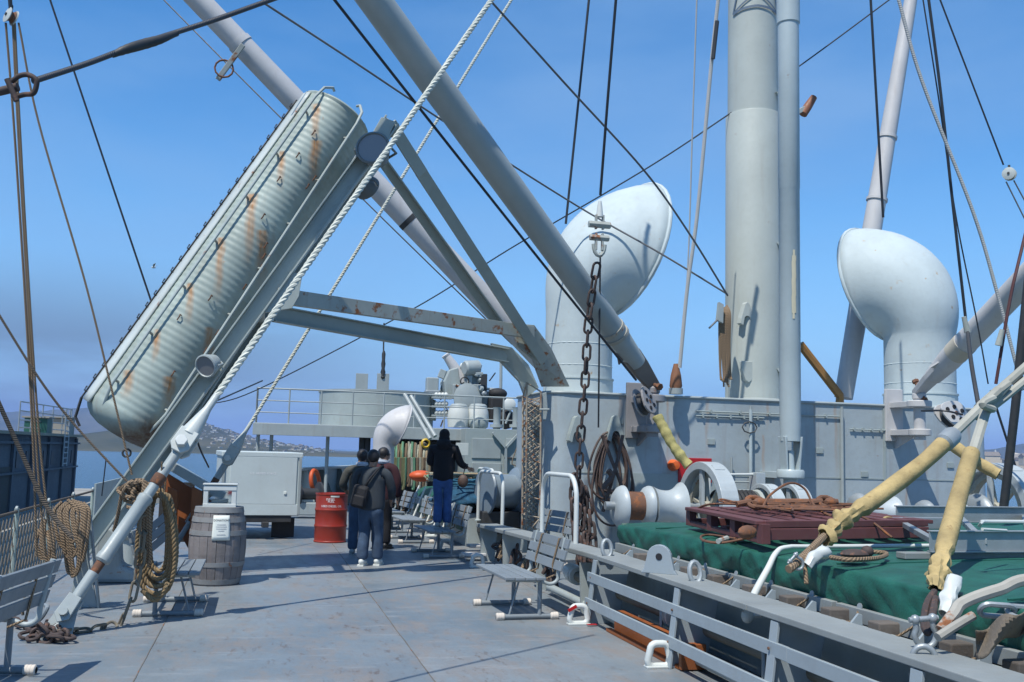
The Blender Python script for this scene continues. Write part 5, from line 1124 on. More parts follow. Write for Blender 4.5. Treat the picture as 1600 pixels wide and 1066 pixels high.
# ================================================================ HANDRAILS, LADDER
def urail(label, x0, x1, X, ytop, zb):
    a = at(x0, ytop+30, X=X); b_ = at(x1, ytop+30, X=X); zt = at((x0+x1)/2, ytop, X=X).z
    t = thing('handrail', label, 'handrail', (X, (a.y+b_.y)/2, zb)); r = abs(a.y-b_.y)/2; r2 = min(r, .28); yc = (a.y+b_.y)/2
    P = [V((X, a.y, zb)), V((X, a.y, zt-r2))]+[V((X, a.y-(0)+(-1 if a.y > b_.y else 1)*(r2-r2*math.cos(PI/2*k/6)), zt-r2+r2*math.sin(PI/2*k/6))) for k in range(1, 7)]
    P += [V((X, b_.y+(1 if a.y > b_.y else -1)*(r2-r2*math.cos(PI/2*k/6)), zt-r2+r2*math.sin(PI/2*k/6))) for k in range(6, -1, -1)]+[V((X, b_.y, zb))]
    MB().tube(P, .030, 12).build('tube', WHITE, t)
    for p in (P[0], P[-1]): MB().lathe([(.06, 0), (.06, .015), (.034, .03)], p, n=14).build('foot', GREY, t)
    return t
urail('white hooped handrail in front of the mast house corner', 848, 901, 3.72, 742, .6)
urail('white hooped handrail left of the lattice ladder', 748, 786, 3.85, 738, .5)
urail('small white hooped handrail behind the second handrail', 745, 772, 4.9, 733, .5)
ll = thing('lattice_ladder', 'rusty lattice ladder with wire mesh standing at the mast house corner', 'ladder', at(832, 825, Y=15.8))
la0, la1 = at(822, 835, Y=15.85), at(823, 598, Y=15.85); lb0, lb1 = at(844, 838, Y=15.85), at(845, 612, Y=15.85)
lc0, lc1 = at(816, 830, Y=16.4), at(817, 620, Y=16.4)
RL = paint('lattice_rust', (.40, .33, .26), .7, .25, .6, .2, .4, scale=2)
for p, q in ((la0, la1), (lb0, lb1), (lc0, lc1)): tb('upright', RL, [p, q], .017, ll, 6)
for k in range(9):
    a, b_ = la0.lerp(la1, k/8), lb0.lerp(lb1, min(1, k/8)); tb('rung', RL, [a, b_], .014, ll, 6)
    if k < 8 and k % 2 == 0: tb('diagonal', RL, [a, lb0.lerp(lb1, (k+1)/8)], .012, ll, 6)
    tb('side_tie', RL, [a, lc0.lerp(lc1, k/8)], .012, ll, 6)
mb = MB()
for k in range(26):
    f0 = k/26
    for s_ in (0, 1):
        p = lc0.lerp(lc1, f0); q = V((HX0+.0, 16.42, p.z)); p2_ = lc0.lerp(lc1, min(1, f0+.10)); q2 = V((HX0, 16.42, p2_.z))
        mb.tube([p, q2] if s_ else [q, p2_], .008, 4, cap=False)
mb.build('wire_mesh', RL, ll)
bx('mesh_plate', WALL, ((lc0.x+HX0)/2+.02, 16.47, 1.3), (HX0-lc0.x, .02, 2.5), ll)
t = thing('corner_bracket', 'grey valve bracket on the mast house corner beside the lattice ladder', 'bracket', at(850, 655, Y=15.85)); MB().prism([at(x, y, Y=15.88) for x, y in ((847, 615), (854, 613), (856, 640), (853, 658), (846, 656), (849, 640))], (0, .06, 0)).build('plate', GREY, t, bevel=.006); tb('handle', GREY, [at(843, 640, Y=15.8), at(858, 640, Y=15.8)], .02, t, 6)
# ================================================================ BENCHES
def bench_proto(label):
    t = thing('deck_bench', label, 'bench', None, 'grey slatted deck benches')
    W_ = 1.25
    for y in (.14, W_-.14):
        base = MB().tube([(-.34, y, .032), (.34, y, .032)], .026, 10).build('foot_pipe', DECKB, t)
        for sg in (-1, 1):
            mb = MB()
            for k in range(3): mb.lathe([(.027, -.02), (.038, -.012), (.040, 0), (.038, .012), (.027, .02)], (sg*(.31-.026*k+.01), y, .034), (1, 0, 0), 10)
            mb.build('cord_wrap', WRAPM, base)
        MB().tube([(.13, y, .03), (.13, y, .40)], .024, 10).build('leg', DECKB, t)
        MB().tube([(-.20, y, .04), (-.10, y, .40)], .011, 8).build('leg', DECKB, t)
        MB().tube(crv([(-.24, y, .405), (.10, y, .395), (.24, y, .36), (.32, y, .40), (.335, y, .5), (.375, y, .70), (.40, y, .84)], 6), .020, 10).build('back_pipe', GREY, t)
    for k in range(4): MB().box((-.235+.112*k, W_/2, .428+.004*(k == 0)), (.102, W_, .03)).build('seat_slat', DECKB, t, bevel=.006)
    for k in range(3):
        z = .55+.115*k; MB().box((.325+.034*k, W_/2, z), (.026, W_, .100), Matrix.Rotation(-R_(-16), 3, 'Y')).build('back_slat', DECKB, t, bevel=.005)
    return t
def put(t, x, y, rz=0):
    t.location = (x, y, 0); t.rotation_euler.z = rz; return t
BA = put(bench_proto('empty grey slatted bench nearest the camera on the right, beside the rack'), 2.80, 10.10, R_(2))
for y in (.25, .85):
    MB().tube([V((.31, y, .47)), V((.30, y, .55)), V((.37, y, .82)), V((.40, y, .83)), V((.36, y, .60)), V((.33, y, .44)), V((.20, y+.03, .38))], .010, 6).build('lashing', ROPEB, BA)
def bcopy(label, x, y, rz=0): o = dup(BA); o['label'] = label; return put(o, x, y, rz)
bcopy('grey slatted bench the woman in black stands on', 2.98, 15.95, R_(3))
bcopy('grey slatted bench just behind the one the woman stands on', 2.92, 18.5, R_(4)); bcopy('third grey slatted bench in the distant row, by the green tarpaulin', 2.85, 20.8, R_(5)); bcopy('farthest grey slatted bench in the row beyond the people', 2.8, 23.0, R_(5))
bcopy('grey slatted bench at the left edge, seen from behind', -2.02, 7.15, R_(-9))
bcopy('small grey slatted bench half hidden behind the big hanging rope coil', -.80, 11.85, R_(180))
bcopy('grey slatted bench behind the white handrail by the lattice ladder', 4.35, 14.6, R_(10))
# ================================================================ BARREL, DONATION BOX, DRUM, TRAILER
bc = at(328, 917, Z=0)+V((.05, .30, 0)); ba = thing('wooden_barrel', 'weathered grey wooden barrel standing on deck with a paper sign', 'barrel', bc)
BH = .95; NS = 20
def brad(z): return .285+.062*math.sin(PI*min(max(z/BH, 0), 1))
sv = None
for i in range(NS):
    a0, a1 = 2*PI*i/NS+.008, 2*PI*(i+1)/NS-.008; mb = MB(); K = 10
    if sv is None:
        vs = []
        for j in range(K+1):
            z = BH*j/K
            for r in (brad(z), brad(z)-.03):
                for a in (a0, (a0+a1)/2, a1): vs.append(V((r*math.cos(a), r*math.sin(a), z)))
        fs = []
        for j in range(K):
            o = j*6; p = o+6
            fs += [(o, o+1, p+1, p), (o+1, o+2, p+2, p+1), (o+2, o+5, p+5, p+2), (o+3, o, p, p+3), (o+4, o+3, p+3, p+4), (o+5, o+4, p+4, p+5)]
        fs += [(0, 3, 4, 1), (1, 4, 5, 2), (K*6, K*6+1, K*6+4, K*6+3), (K*6+1, K*6+2, K*6+5, K*6+4)]
        o_ = bpy.data.objects.new('stave', bpy.data.meshes.new('stave')); link(o_); o_.data.from_pydata(vs, [], fs); o_.data.materials.append(BARW); sv = o_
    else: o_ = sv.copy(); link(o_)
    o_.parent = ba; o_.rotation_euler.z = 2*PI*i/NS; o_.scale = (1+.008*math.sin(i*5), 1+.008*math.sin(i*5), 1)
MB().lathe([(.01, BH-.05), (.26, BH-.05), (.265, BH-.07)], bc, n=24).build('head', BARW, ba)
for z, w_ in ((.05, .06), (.26, .055), (.64, .06), (.80, .06), (.92, .065)):
    MB().lathe([(brad(z-w_/2)+.002, z-w_/2), (brad(z-w_/2)+.008, z-w_/2), (brad(z+w_/2)+.008, z+w_/2), (brad(z+w_/2)+.002, z+w_/2)], bc, n=40).build('hoop', HOOP, ba)
bd = (CAM-bc); ab = math.atan2(bd.y, bd.x)
def onbar(u, z, ex=.012): a = ab+.10+u/.34; r = brad(z)+ex; return bc+V((r*math.cos(a), r*math.sin(a), z))
pg = MB().grid(lambda u, v: onbar(-.105+.21*u, .56+.30*v), 8, 6).build('paper_sign', PAPER, ba, solid=.002)
textmesh('lettering', 'DONATIONS', .034, INK, pg, lambda x, y: onbar(x, .80+y, .0155))
for k, (w_, z) in enumerate(((.11, .745), (.13, .72), (.12, .695), (.07, .67), (.10, .625))):
    MB().grid(lambda u, v: onbar(-w_/2+w_*u, z+.007*v, .0155), 4, 1).build('print_line', flat('faded_print', (.35, .36, .38), .8) if k == 0 else MATS['faded_print'], pg)
dbc = bc+V((.0, 0, BH)); db = thing('donation_box', 'white framed glass donation box on top of the barrel', 'box', dbc)
for z in (.02, .235): MB().box(dbc+V((0, 0, z+.0)), (.40, .30, .045 if z < .1 else .06)).build('frame_rail', WHITE, db, bevel=.006)
for x in (-.17, .17):
    for y in (-.12, .12): MB().box(dbc+V((x, y, .125)), (.055, .045, .17)).build('corner_post', WHITE, db, bevel=.004)
MB().box(dbc+V((0, 0, .282)), (.42, .32, .02)).build('lid', WHITE, db, bevel=.005)
PANE, _n, _b2 = nodes('box_pane'); _b2.inputs['Base Color'].default_value = (.6, .65, .68, 1); _b2.inputs['Transmission Weight'].default_value = 1; _b2.inputs['Roughness'].default_value = .02; _b2.inputs['IOR'].default_value = 1.1; _b2.inputs['Alpha'].default_value = .3
for y in (-.12, .12): MB().box(dbc+V((0, y, .125)), (.285, .006, .165)).build('pane', PANE, db)
MB().box(dbc+V((0, .02, .07)), (.2, .12, .05)).build('inner_tray', GREY, db)
dc = at(511, 849, Z=0)+V((.07, .29, 0)); dr = thing('oil_drum', 'red steel oil drum with white stencilled lettering', 'drum', dc); DH = .89
pr = [(.02, 0), (.292, 0), (.30, .01), (.30, .025), (.29, .035)]
for z in (.295, .59): pr += [(.29, z-.03), (.30, z-.012), (.303, z), (.30, z+.012), (.29, z+.03)]
pr += [(.29, DH-.035), (.30, DH-.025), (.30, DH), (.285, DH), (.28, DH-.02), (.01, DH-.02)]
MB().lathe(pr, dc, n=44).build('shell', REDP, dr)
dd_ = (CAM-dc); ad = math.atan2(dd_.y, dd_.x)
def ondr(u, z): a = ad+u/.29; return dc+V((.2935*math.cos(a), .2935*math.sin(a), z))
textmesh('lettering', 'DIESEL', .055, WTXT, dr, lambda x, y: ondr(x-.02, .785+y)); textmesh('lettering', 'FUEL', .055, WTXT, dr, lambda x, y: ondr(x-.01, .745+y)); textmesh('lettering', 'USED DIESEL OIL', .052, WTXT, dr, lambda x, y: ondr(x, .66+y))
MB().grid(lambda u, v: ondr(-.02+.16*u, .825+.03*v), 6, 1).build('label_strip', PAPER, dr)
TRY = 19.2; ta, tb2 = at(343, 806, Y=TRY), at(468, 806, Y=TRY); ttz = at(400, 706, Y=TRY).z; tbz = ta.z
TRP = paint('trailer_grey', (.60, .66, .68), .45, .06, .04, .08, .2)
tw_ = tb2.x-ta.x; tcx = (ta.x+tb2.x)/2; tl = 2.2
tr = thing('box_trailer', 'pale grey box trailer with a red reflector parked behind the barrel', 'trailer', (tcx, TRY+.1, 0)); o0 = V((tcx, TRY+.1, 0)); RZ = rotz(R_(5))
def tbx(nm, mat, c, d, bv=.01, par=None): return MB().box(o0+RZ @ V(c), d, RZ).build(nm, mat, par or tr, bevel=bv)
hh = ttz-tbz
tbx('body', TRP, (0, tl/2, tbz+hh*.47), (tw_, tl, hh*.94), .02); tbx('lid', TRP, (0, tl/2, ttz-.05), (tw_+.05, tl+.05, .10), .015)
tbx('front_panel', TRP, (.03, -.012, tbz+hh*.55), (tw_-.22, .022, hh*.74), .006); tbx('lower_panel', TRP, (0, -.012, tbz+.11), (tw_-.06, .022, .2), .006)
tbx('corner_trim', GREY, (tw_/2-.02, -.012, tbz+hh*.47), (.05, .03, hh*.9), .004); tbx('corner_trim', GREY, (-tw_/2+.02, -.012, tbz+hh*.47), (.05, .03, hh*.9), .004)
tbx('reflector', flat('reflector_red', (.25, .012, .015), .3), (at(359, 769, Y=TRY).x-tcx, -.03, tbz+hh*.36), (.075, .012, .07), .003); tbx('door_knob', PAPER, (tw_/2-.28, -.03, tbz+hh*.36), (.05, .02, .05), .006)
tbx('chassis', BLACKS, (0, tl/2, tbz-.06), (tw_*.8, tl, .12)); tbx('hitch', BLACKS, (.1, .0, tbz-.16), (.12, .2, .10))
tbx('mud_flap', RUBBER, (tw_/2-.26, .25, .20), (.42, .05, .36), .004); tbx('mud_flap', RUBBER, (-tw_/2+.30, .25, .20), (.40, .05, .36), .004)
for sx_ in (-1, 1):
    c = o0+RZ @ V((sx_*(tw_/2-.22), .75, .28)); wh = MB().lathe([(.15, -.1), (.27, -.09), (.28, -.05), (.28, .05), (.27, .09), (.15, .1)], c, RZ @ V((1, 0, 0)), 24).build('tyre', RUBBER, tr); MB().lathe([(.03, -.105), (.15, -.08), (.15, .08), (.03, .105)], c, RZ @ V((1, 0, 0)), 16).build('rim', GREY, wh)
textmesh('lettering', 'U.S. ARMED FORCE', .056, WTXT, tr, lambda x, y: o0+RZ @ V((x+.02, -.026, tbz+hh*.66+y)))
# ================================================================ PEOPLE
def skin(name, J, E, root, mat, parent, lvl=1):
    me = bpy.data.meshes.new(name); keys = list(J); idx = {k: i for i, k in enumerate(keys)}
    me.from_pydata([V(J[k][0]) for k in keys], [(idx[a], idx[b_]) for a, b_ in E], []); o = bpy.data.objects.new(name, me); link(o); o.parent = parent; ORG[o] = V((0, 0, 0))
    m = o.modifiers.new('skin', 'SKIN'); m.use_smooth_shade = True
    lay = me.skin_vertices[0] if me.skin_vertices else None
    if lay is None:
        bmx = bmesh.new(); bmx.from_mesh(me); bmx.verts.layers.skin.verify(); bmx.to_mesh(me); bmx.free(); lay = me.skin_vertices[0]
    for k in keys:
        r = J[k][1]; lay.data[idx[k]].radius = r if isinstance(r, tuple) else (r, r); lay.data[idx[k]].use_root = (k == root)
    s = o.modifiers.new('sub', 'SUBSURF'); s.levels = lvl; s.render_levels = lvl+1; me.materials.append(mat); return o
SKIN = cloth('skin_tone', (.30, .17, .11), .1, 1, .55, .05); HAIR = cloth('black_hair', (.012, .010, .010), .3, 2, .5, .4)
def hands(J, E, s, wrist, dirv, side_):
    d_ = V(dirv).normalized(); sd = V(side_).normalized(); w_ = V(wrist); pc = w_+d_*.05
    J['palm'+s] = (pc, (.036, .018)); E.append(('wr'+s, 'palm'+s))
    dn = d_.cross(sd)
    for k, (off, L) in enumerate(((-.03, .075), (-.01, .085), (.01, .08), (.028, .062))):
        a = pc+d_*.04+sd*off; J['f%d%s' % (k, s)] = (a, .010); J['g%d%s' % (k, s)] = (a+d_*L*.55+dn*.008, .009); J['h%d%s' % (k, s)] = (a+d_*L*.85+dn*.03, .008)
        E += [('palm'+s, 'f%d%s' % (k, s)), ('f%d%s' % (k, s), 'g%d%s' % (k, s)), ('g%d%s' % (k, s), 'h%d%s' % (k, s))]
    J['t1'+s] = (w_+d_*.03-sd*.045, .011); J['t2'+s] = (w_+d_*.075-sd*.055+dn*.01, .010); E += [('palm'+s, 't1'+s), ('t1'+s, 't2'+s)]
def person(label, loc, rz, h=1.72, build=1., feet=((.10, .02), (-.10, -.02)), elb=((.27, .05, 1.12), (-.27, .05, 1.12)), wr=((.22, .24, 1.02), (-.22, .24, 1.02)), head_yaw=0., jacket=None, trousers=None, shoe=None, jl=.80, collar=None, hood=False, lean=.0, long_hair=False, flare=1.0):
    t = thing('person', label, 'person', None); t.location = loc; t.rotation_euler.z = rz; s = h/1.72; t.scale = (s, s, s)
    hy = rotz(head_yaw); hc = V((0, .03+lean, 1.61))
    H = lambda x, y, z: hc+hy @ V((x, y, z))
    J = {'pel': (V((0, 0, .95)), (.15, .11)), 'wa': (V((0, .0, 1.10)), (.14, .10)), 'ch': (V((0, lean*.5, 1.32)), (.165, .115)), 'nk': (V((0, lean*.8, 1.46)), .06), 'jaw': (H(0, .015, -.06), (.062, .07)), 'hd': (H(0, .0, .01), (.078, .092)), 'cr': (H(0, -.005, .085), (.055, .065)), 'ns': (H(0, .10, -.02), (.012, .016))}
    E = [('pel', 'wa'), ('wa', 'ch'), ('ch', 'nk'), ('nk', 'jaw'), ('jaw', 'hd'), ('hd', 'cr'), ('hd', 'ns')]
    for s_, sg, k in (('R', 1, 0), ('L', -1, 1)):
        fx, fy = feet[k]; J['ear'+s_] = (H(sg*.082, -.005, .0), (.012, .022)); E.append(('hd', 'ear'+s_))
        J['sh'+s_] = (V((sg*.18, lean*.6, 1.40)), .06); J['el'+s_] = (V(elb[k]), .043); J['wr'+s_] = (V(wr[k]), .028)
        J['hp'+s_] = (V((sg*.09, 0, .88)), .085); J['kn'+s_] = (V((fx*.95, fy*.5+.03, .48)), .055); J['an'+s_] = (V((fx, fy, .08)), .04); J['to'+s_] = (V((fx*1.15, fy+.15, .03)), (.04, .025))
        E += [('ch', 'sh'+s_), ('sh'+s_, 'el'+s_), ('el'+s_, 'wr'+s_), ('pel', 'hp'+s_), ('hp'+s_, 'kn'+s_), ('kn'+s_, 'an'+s_), ('an'+s_, 'to'+s_)]
        hands(J, E, s_, wr[k], V(wr[k])-V(elb[k]), (0, .3, 1) if True else (1, 0, 0))
    skin('body', J, E, 'pel', SKIN, t)
    # trousers
    J2 = {'pel': (V((0, -.01, .96)), (.17*build, .13*build)), 'cr': (V((0, -.01, .86)), (.15*build, .125*build))}; E2 = [('pel', 'cr')]
    for s_, sg, k in (('R', 1, 0), ('L', -1, 1)):
        fx, fy = feet[k]; J2['th'+s_] = (V((sg*.09, 0, .74)), .105*build); J2['kn'+s_] = (V((fx*.95, fy*.5+.02, .48)), .082*build); J2['cf'+s_] = (V((fx, fy*.8-.01, .28)), .080*build*flare); J2['an'+s_] = (V((fx, fy, .075)), .080*build*flare)
        E2 += [('cr', 'th'+s_), ('th'+s_, 'kn'+s_), ('kn'+s_, 'cf'+s_), ('cf'+s_, 'an'+s_)]
    skin('trousers', J2, E2, 'pel', trousers, t)
    J3 = {'hem': (V((0, 0, jl)), (.205*build, .155*build)), 'wa': (V((0, 0, 1.06)), (.195*build, .15*build)), 'ch': (V((0, lean*.5, 1.28)), (.205*build, .15*build)), 'ut': (V((0, lean*.7, 1.40)), (.15, .11)), 'nk': (V((0, lean*.8, 1.475)), (.08, .075))}
    E3 = [('hem', 'wa'), ('wa', 'ch'), ('ch', 'ut'), ('ut', 'nk')]
    for s_, sg, k in (('R', 1, 0), ('L', -1, 1)):
        el, wt_ = V(elb[k]), V(wr[k]); J3['sh'+s_] = (V((sg*.20*build, lean*.6, 1.385)), .085); J3['el'+s_] = (el, .072); J3['cu'+s_] = (el.lerp(wt_, .93), .052); E3 += [('ut', 'sh'+s_), ('sh'+s_, 'el'+s_), ('el'+s_, 'cu'+s_)]
    skin('jacket', J3, E3, 'wa', jacket, t)
    mb = MB(); mb.ball(H(0, -.024, .026), (.095, .106, .104), 16, hy)
    if hood or long_hair: mb.ball(H(0, -.05, -.06), (.10, .085, .12), 14, hy)
    mb.build('hair', jacket if hood else HAIR, t)
    if hood: MB().ball((0, -.08+lean, 1.46), (.14, .10, .10), 14).build('hood', jacket, t)
    if collar: MB().lathe([(.085, -.03), (.105, .0), (.10, .035), (.075, .04)], (0, -.01+lean, 1.475), (0, .15, 1), 16).build('collar', collar, t)
    for sg in (-1, 1): MB().ball(H(sg*.03, .082, .005), (.012, .008, .008), 8).build('eye', DARK, t)
    MB().ball(H(0, .088, -.062), (.022, .008, .006), 8).build('mouth', flat('lip', (.25, .10, .08), .6) if 'lip' not in MATS else MATS['lip'], t)
    for k in (0, 1):
        fx, fy = feet[k]; mb = MB(); mb.ball((fx*1.05, fy+.06, .045), (.052, .145, .05), 14); mb.ball((fx*1.0, fy-.02, .065), (.048, .07, .055), 12); mb.box((fx*1.05, fy+.055, .012), (.095, .27, .024)); mb.build('shoe', shoe, t)
    return t
JOL = cloth('olive_grey_jacket', (.060, .060, .050), .25, 1.2); JGR = cloth('dark_grey_jacket', (.030, .038, .045), .25, 1.2); JMA = cloth('maroon_black_jacket', (.040, .010, .014), .3, 1.2); JBK = cloth('black_coat', (.006, .006, .008), .3, 1.2)
JEAN = cloth('dark_denim', (.042, .072, .12), .3, 1.5); JEAN2 = cloth('blue_denim', (.035, .085, .22), .25, 1.5); TBK = cloth('black_trousers', (.008, .008, .010), .3, 1.2)
SHW = paint('white_shoe', (.78, .78, .76), .6, .1, 0, 0, .2); SHG = paint('grey_shoe', (.35, .36, .38), .6, .15, 0, 0, .2); SHB = flat('black_shoe', (.02, .02, .02), .5); LCOL = cloth('pale_collar', (.40, .45, .52), .1)
q = at(549, 868, Z=0); person('person in an olive grey jacket with pale collar, back turned, left of the group', q+V((.12, .1, 0)), R_(-6), 1.70, 1.12, feet=((.09, 0), (-.10, -.05)), jacket=JOL, trousers=JEAN, shoe=SHG, collar=LCOL, jl=.82, elb=((.26, .12, 1.12), (-.31, .02, 1.14)), wr=((.15, .30, 1.08), (-.26, .22, 1.05)))
q = at(570, 884, Z=0); P2 = person('person in a dark grey jacket and white shoes wearing a small black backpack', q+V((.06, .0, 0)), R_(-22), 1.70, 1.15, feet=((.10, .10), (-.09, -.06)), jacket=JGR, trousers=JEAN, shoe=SHW, jl=.80, elb=((.30, .06, 1.12), (-.27, .05, 1.12)), wr=((.24, .24, .98), (-.18, .26, 1.05)))
bp_ = thing('backpack', 'small black backpack slung on the back of the person in the dark grey jacket', 'backpack', None); bl = q+V((.06, 0, 0)); bp_.location = bl; bp_.rotation_euler.z = R_(-22)
MB().box((-.12, -.22, 1.02), (.24, .12, .34), Matrix.Rotation(.2, 3, 'Y')).build('pack', cloth('black_nylon', (.010, .010, .012), .3, 2, .7), bp_, bevel=.05); MB().box((-.12, -.285, .96), (.17, .04, .16), Matrix.Rotation(.2, 3, 'Y')).build('pocket', MATS['black_nylon'], bp_, bevel=.02)
MB().tube(crv([(-.06, -.19, 1.17), (.03, -.19, 1.30), (.13, -.12, 1.44), (.15, .02, 1.47), (.10, .14, 1.34)], 6), .018, 6).build('strap', MATS['black_nylon'], bp_)
q = at(594, 858, Z=0); person('man in a dark maroon jacket and black trousers, face turned to the right', q, R_(-35), 1.74, 1.08, feet=((.09, .04), (-.09, 0)), jacket=JMA, trousers=TBK, shoe=SHB, head_yaw=R_(-40), jl=.78, elb=((.28, .02, 1.12), (-.26, .06, 1.12)), wr=((.25, .10, .86), (-.15, .26, 1.08)), collar=LCOL)
q = at(690, 817, Y=16.55); q.z = .445; person('woman in a black hooded coat and blue jeans standing on a bench', V((q.x, q.y, .445)), R_(-14), 1.63, 1.0, feet=((.09, .02), (-.07, -.03)), jacket=JBK, trousers=JEAN2, shoe=SHG, hood=True, long_hair=True, jl=.78, elb=((.30, .06, 1.12), (-.25, .06, 1.12)), wr=((.42, .20, 1.06), (-.16, .26, 1.12)), flare=1.12)
hb = thing('handbag', 'small brown handbag hanging at the hip of the woman in black', 'handbag', None); hb.location = (q.x, q.y, .445); hb.rotation_euler.z = R_(-14)
MB().ball((.33, .06, .78), (.09, .06, .11), 12).build('pouch', cloth('brown_leather', (.085, .05, .035), .25, 2, .5), hb); tb('strap', MATS['brown_leather'], crv([(.33, .06, .86), (.36, .08, 1.0), (.40, .18, 1.06)], 5), .010, hb, 6)
# ================================================================ COILS, KNOTS, CHAIN AND NET ON THE LEFT
ck = thing('rope_coil', 'big brown laid rope coil hanging from a cord in front of the barrel', 'rope', at(248, 940, d=9.7))
rn = random.Random(21); P = []
NT = 7
for k in range(NT):
    cx = 247+rn.uniform(-5, 5); w_ = 33-(k % 4)*5+rn.uniform(-2, 2); top = 768+rn.uniform(-3, 6); bot = 928-(k % 4)*11+rn.uniform(-5, 5); dd = 9.66+.028*k
    for j in range(12):
        an = PI/2+2*PI*j/12; y = (top+bot)/2-(bot-top)/2*math.sin(an); sq = (abs(math.cos(an))**.75)*(1 if math.cos(an) > 0 else -1)
        P.append(at(cx+w_*sq*(.72+.28*(y-top)/(bot-top)), y, d=dd+.028*j/12))
MB().rope(crv(P, 6), .0245, .13, 5, 3, 8).build('rope_turns', ROPEL, ck)
tb('hanging_cord', ROPEB, [at(253, 722, d=9.6), at(251, 766, d=9.62), at(251, 786, d=9.6)], .009, ck, 6); tb('hanging_cord', ROPEB, [at(262, 722, d=9.75), at(257, 770, d=9.75)], .008, ck, 6)
MB().rope(crv([at(222, 922, d=9.6), at(240, 938, d=9.6), at(252, 930, d=9.6), at(262, 910, d=9.62)], 5), .0245, .13, 5, 3, 8).build('rope_tail', ROPEL, ck)
kn = thing('rope_knot', 'brown rope lashing knotted round the frame and shroud', 'rope', at(212, 770, d=9.9))
for k in range(9):
    cx, cy = 212+rn.uniform(-10, 8), 766+rn.uniform(-12, 14); rx, ry = rn.uniform(12, 22), rn.uniform(8, 20); a0 = rn.uniform(0, 6)
    MB().tube(crv([at(cx+rx*math.cos(a0+j*.8)*(1 if j % 2 else .8), cy+ry*math.sin(a0+j*.8), d=9.62-.05*math.sin(j*1.3+k)) for j in range(8)], 5), .017, 7).build('turn', ROPEB, kn)
for k in range(5): MB().tube(crv([at(225+k*3, 752+k*2, d=9.55), at(222+k*3, 790, d=9.5), at(226+k*2+rn.uniform(-4, 4), 830+8*k, d=9.55), at(220+k*3, 862+6*k, d=9.6)], 5), .016, 7).build('hanging_end', ROPEB, kn)
MB().tube(crv([at(192, 760, d=9.7), at(185, 800, d=9.75), at(178, 830, d=9.8)], 5), .018, 7).build('hanging_end', ROPEB, kn)
c2 = thing('rope_coil', 'brown rope coil draped over the netted rail on the left', 'rope', at(105, 860, d=10.2))
for k in range(8):
    x0, x1 = 86+k*4+rn.uniform(-3, 3), 118+k*2+rn.uniform(-3, 3); bot = rn.uniform(855, 900)
    MB().tube(crv([at(x0+12, 784+k, d=10.3), at(x0, 800, d=10.25), at(x0+4, 835, d=10.2), at(x0+10, bot-6, d=10.2), at((x0+x1)/2+4, bot, d=10.2), at(x1-2, bot-10, d=10.2), at(x1+3, 840, d=10.2), at(x1+6, 800, d=10.25), at((x0+x1)/2+6, 781+k*.7, d=10.3)], 6), .017, 7).build('rope_turn', ROPEB, c2)
c3 = thing('rope_bundle', 'bundle of brown rope ends tied low on the netted rail', 'rope', at(72, 875, d=10))
for k in range(6): MB().tube(crv([at(62+k*4, 820+rn.uniform(-10, 10), d=10.05), at(60+k*5+rn.uniform(-4, 4), 850, d=10), at(66+k*4, 878+rn.uniform(-6, 6), d=10)], 5), .019, 7).build('rope_end', ROPEB, c3)
CHG = paint('chain_greybrown', (.20, .17, .13), .8, .25, .4, 0, .4, scale=3)
t = thing('mooring_chain', 'grey brown chain falling from the shroud and trailing along the deck', 'chain', at(180, 985, d=9.4))
chain(t, crv([at(229, 790, d=9.5), at(222, 850, d=9.5), at(214, 905, d=9.5), at(203, 940, d=9.45), at(188, 972, Z=.03), at(160, 981, Z=.02), at(128, 985, Z=.02), at(104, 990, Z=.03)], 8), .19, .085, .014, CHG)
t = thing('chain_pile', 'dark rusty chain heaped at the foot of the thick shroud', 'chain', at(95, 990, Z=0))
chain(t, crv([at(70+rn.uniform(-50, 40), 985+rn.uniform(-14, 14), Z=.04+.05*rn.random()) for _ in range(9)], 6), .15, .08, .016, CHAINM)
tag(tb('iron_handle', GALV, crv([at(45, 912+60, d=8.9), at(62, 968, d=8.9), at(74, 950, d=8.9), at(70, 945, d=9)], 5), .02, None, 8), 'pale iron handle behind the left bench', 'handle')
net = thing('rail_net', 'netted rope rail along the left deck edge', 'railing', (-2.66, 11, 0))
NX = -2.66
def npt(y, z): return V((NX, y, z))
mb = MB()
for k in range(38):
    ya = 9.6+.16*k
    mb.tube([npt(ya, .05), npt(ya+.5, .86)], .0055, 4, cap=False); mb.tube([npt(ya+.5, .05), npt(ya, .86)], .0055, 4, cap=False)
mb.build('netting', paint('net_twine', (.20, .17, .14), .9, .2, 0, 0, .3), net)
NPS = (9.6, 10.9, 12.6, 14.4, 16.2, 18.0)
tb('top_rope', MATS['tarred_rope'], crv([npt(9.0, .9)]+[npt(y, .90-.0*k) for k, y in enumerate(NPS)], 3), .018, net, 8)
for y in NPS: tb('stanchion', paint('stanchion_pale', (.42, .48, .44), .5, .15, .3, .2, .3) if 'stanchion_pale' not in MATS else MATS['stanchion_pale'], [npt(y, 0), npt(y, .94)], .026, net, 8); MB().lathe([(.035, -.012), (.035, .012)], npt(y, .93), (1, 0, 0), 12).build('eye', GREY, net)
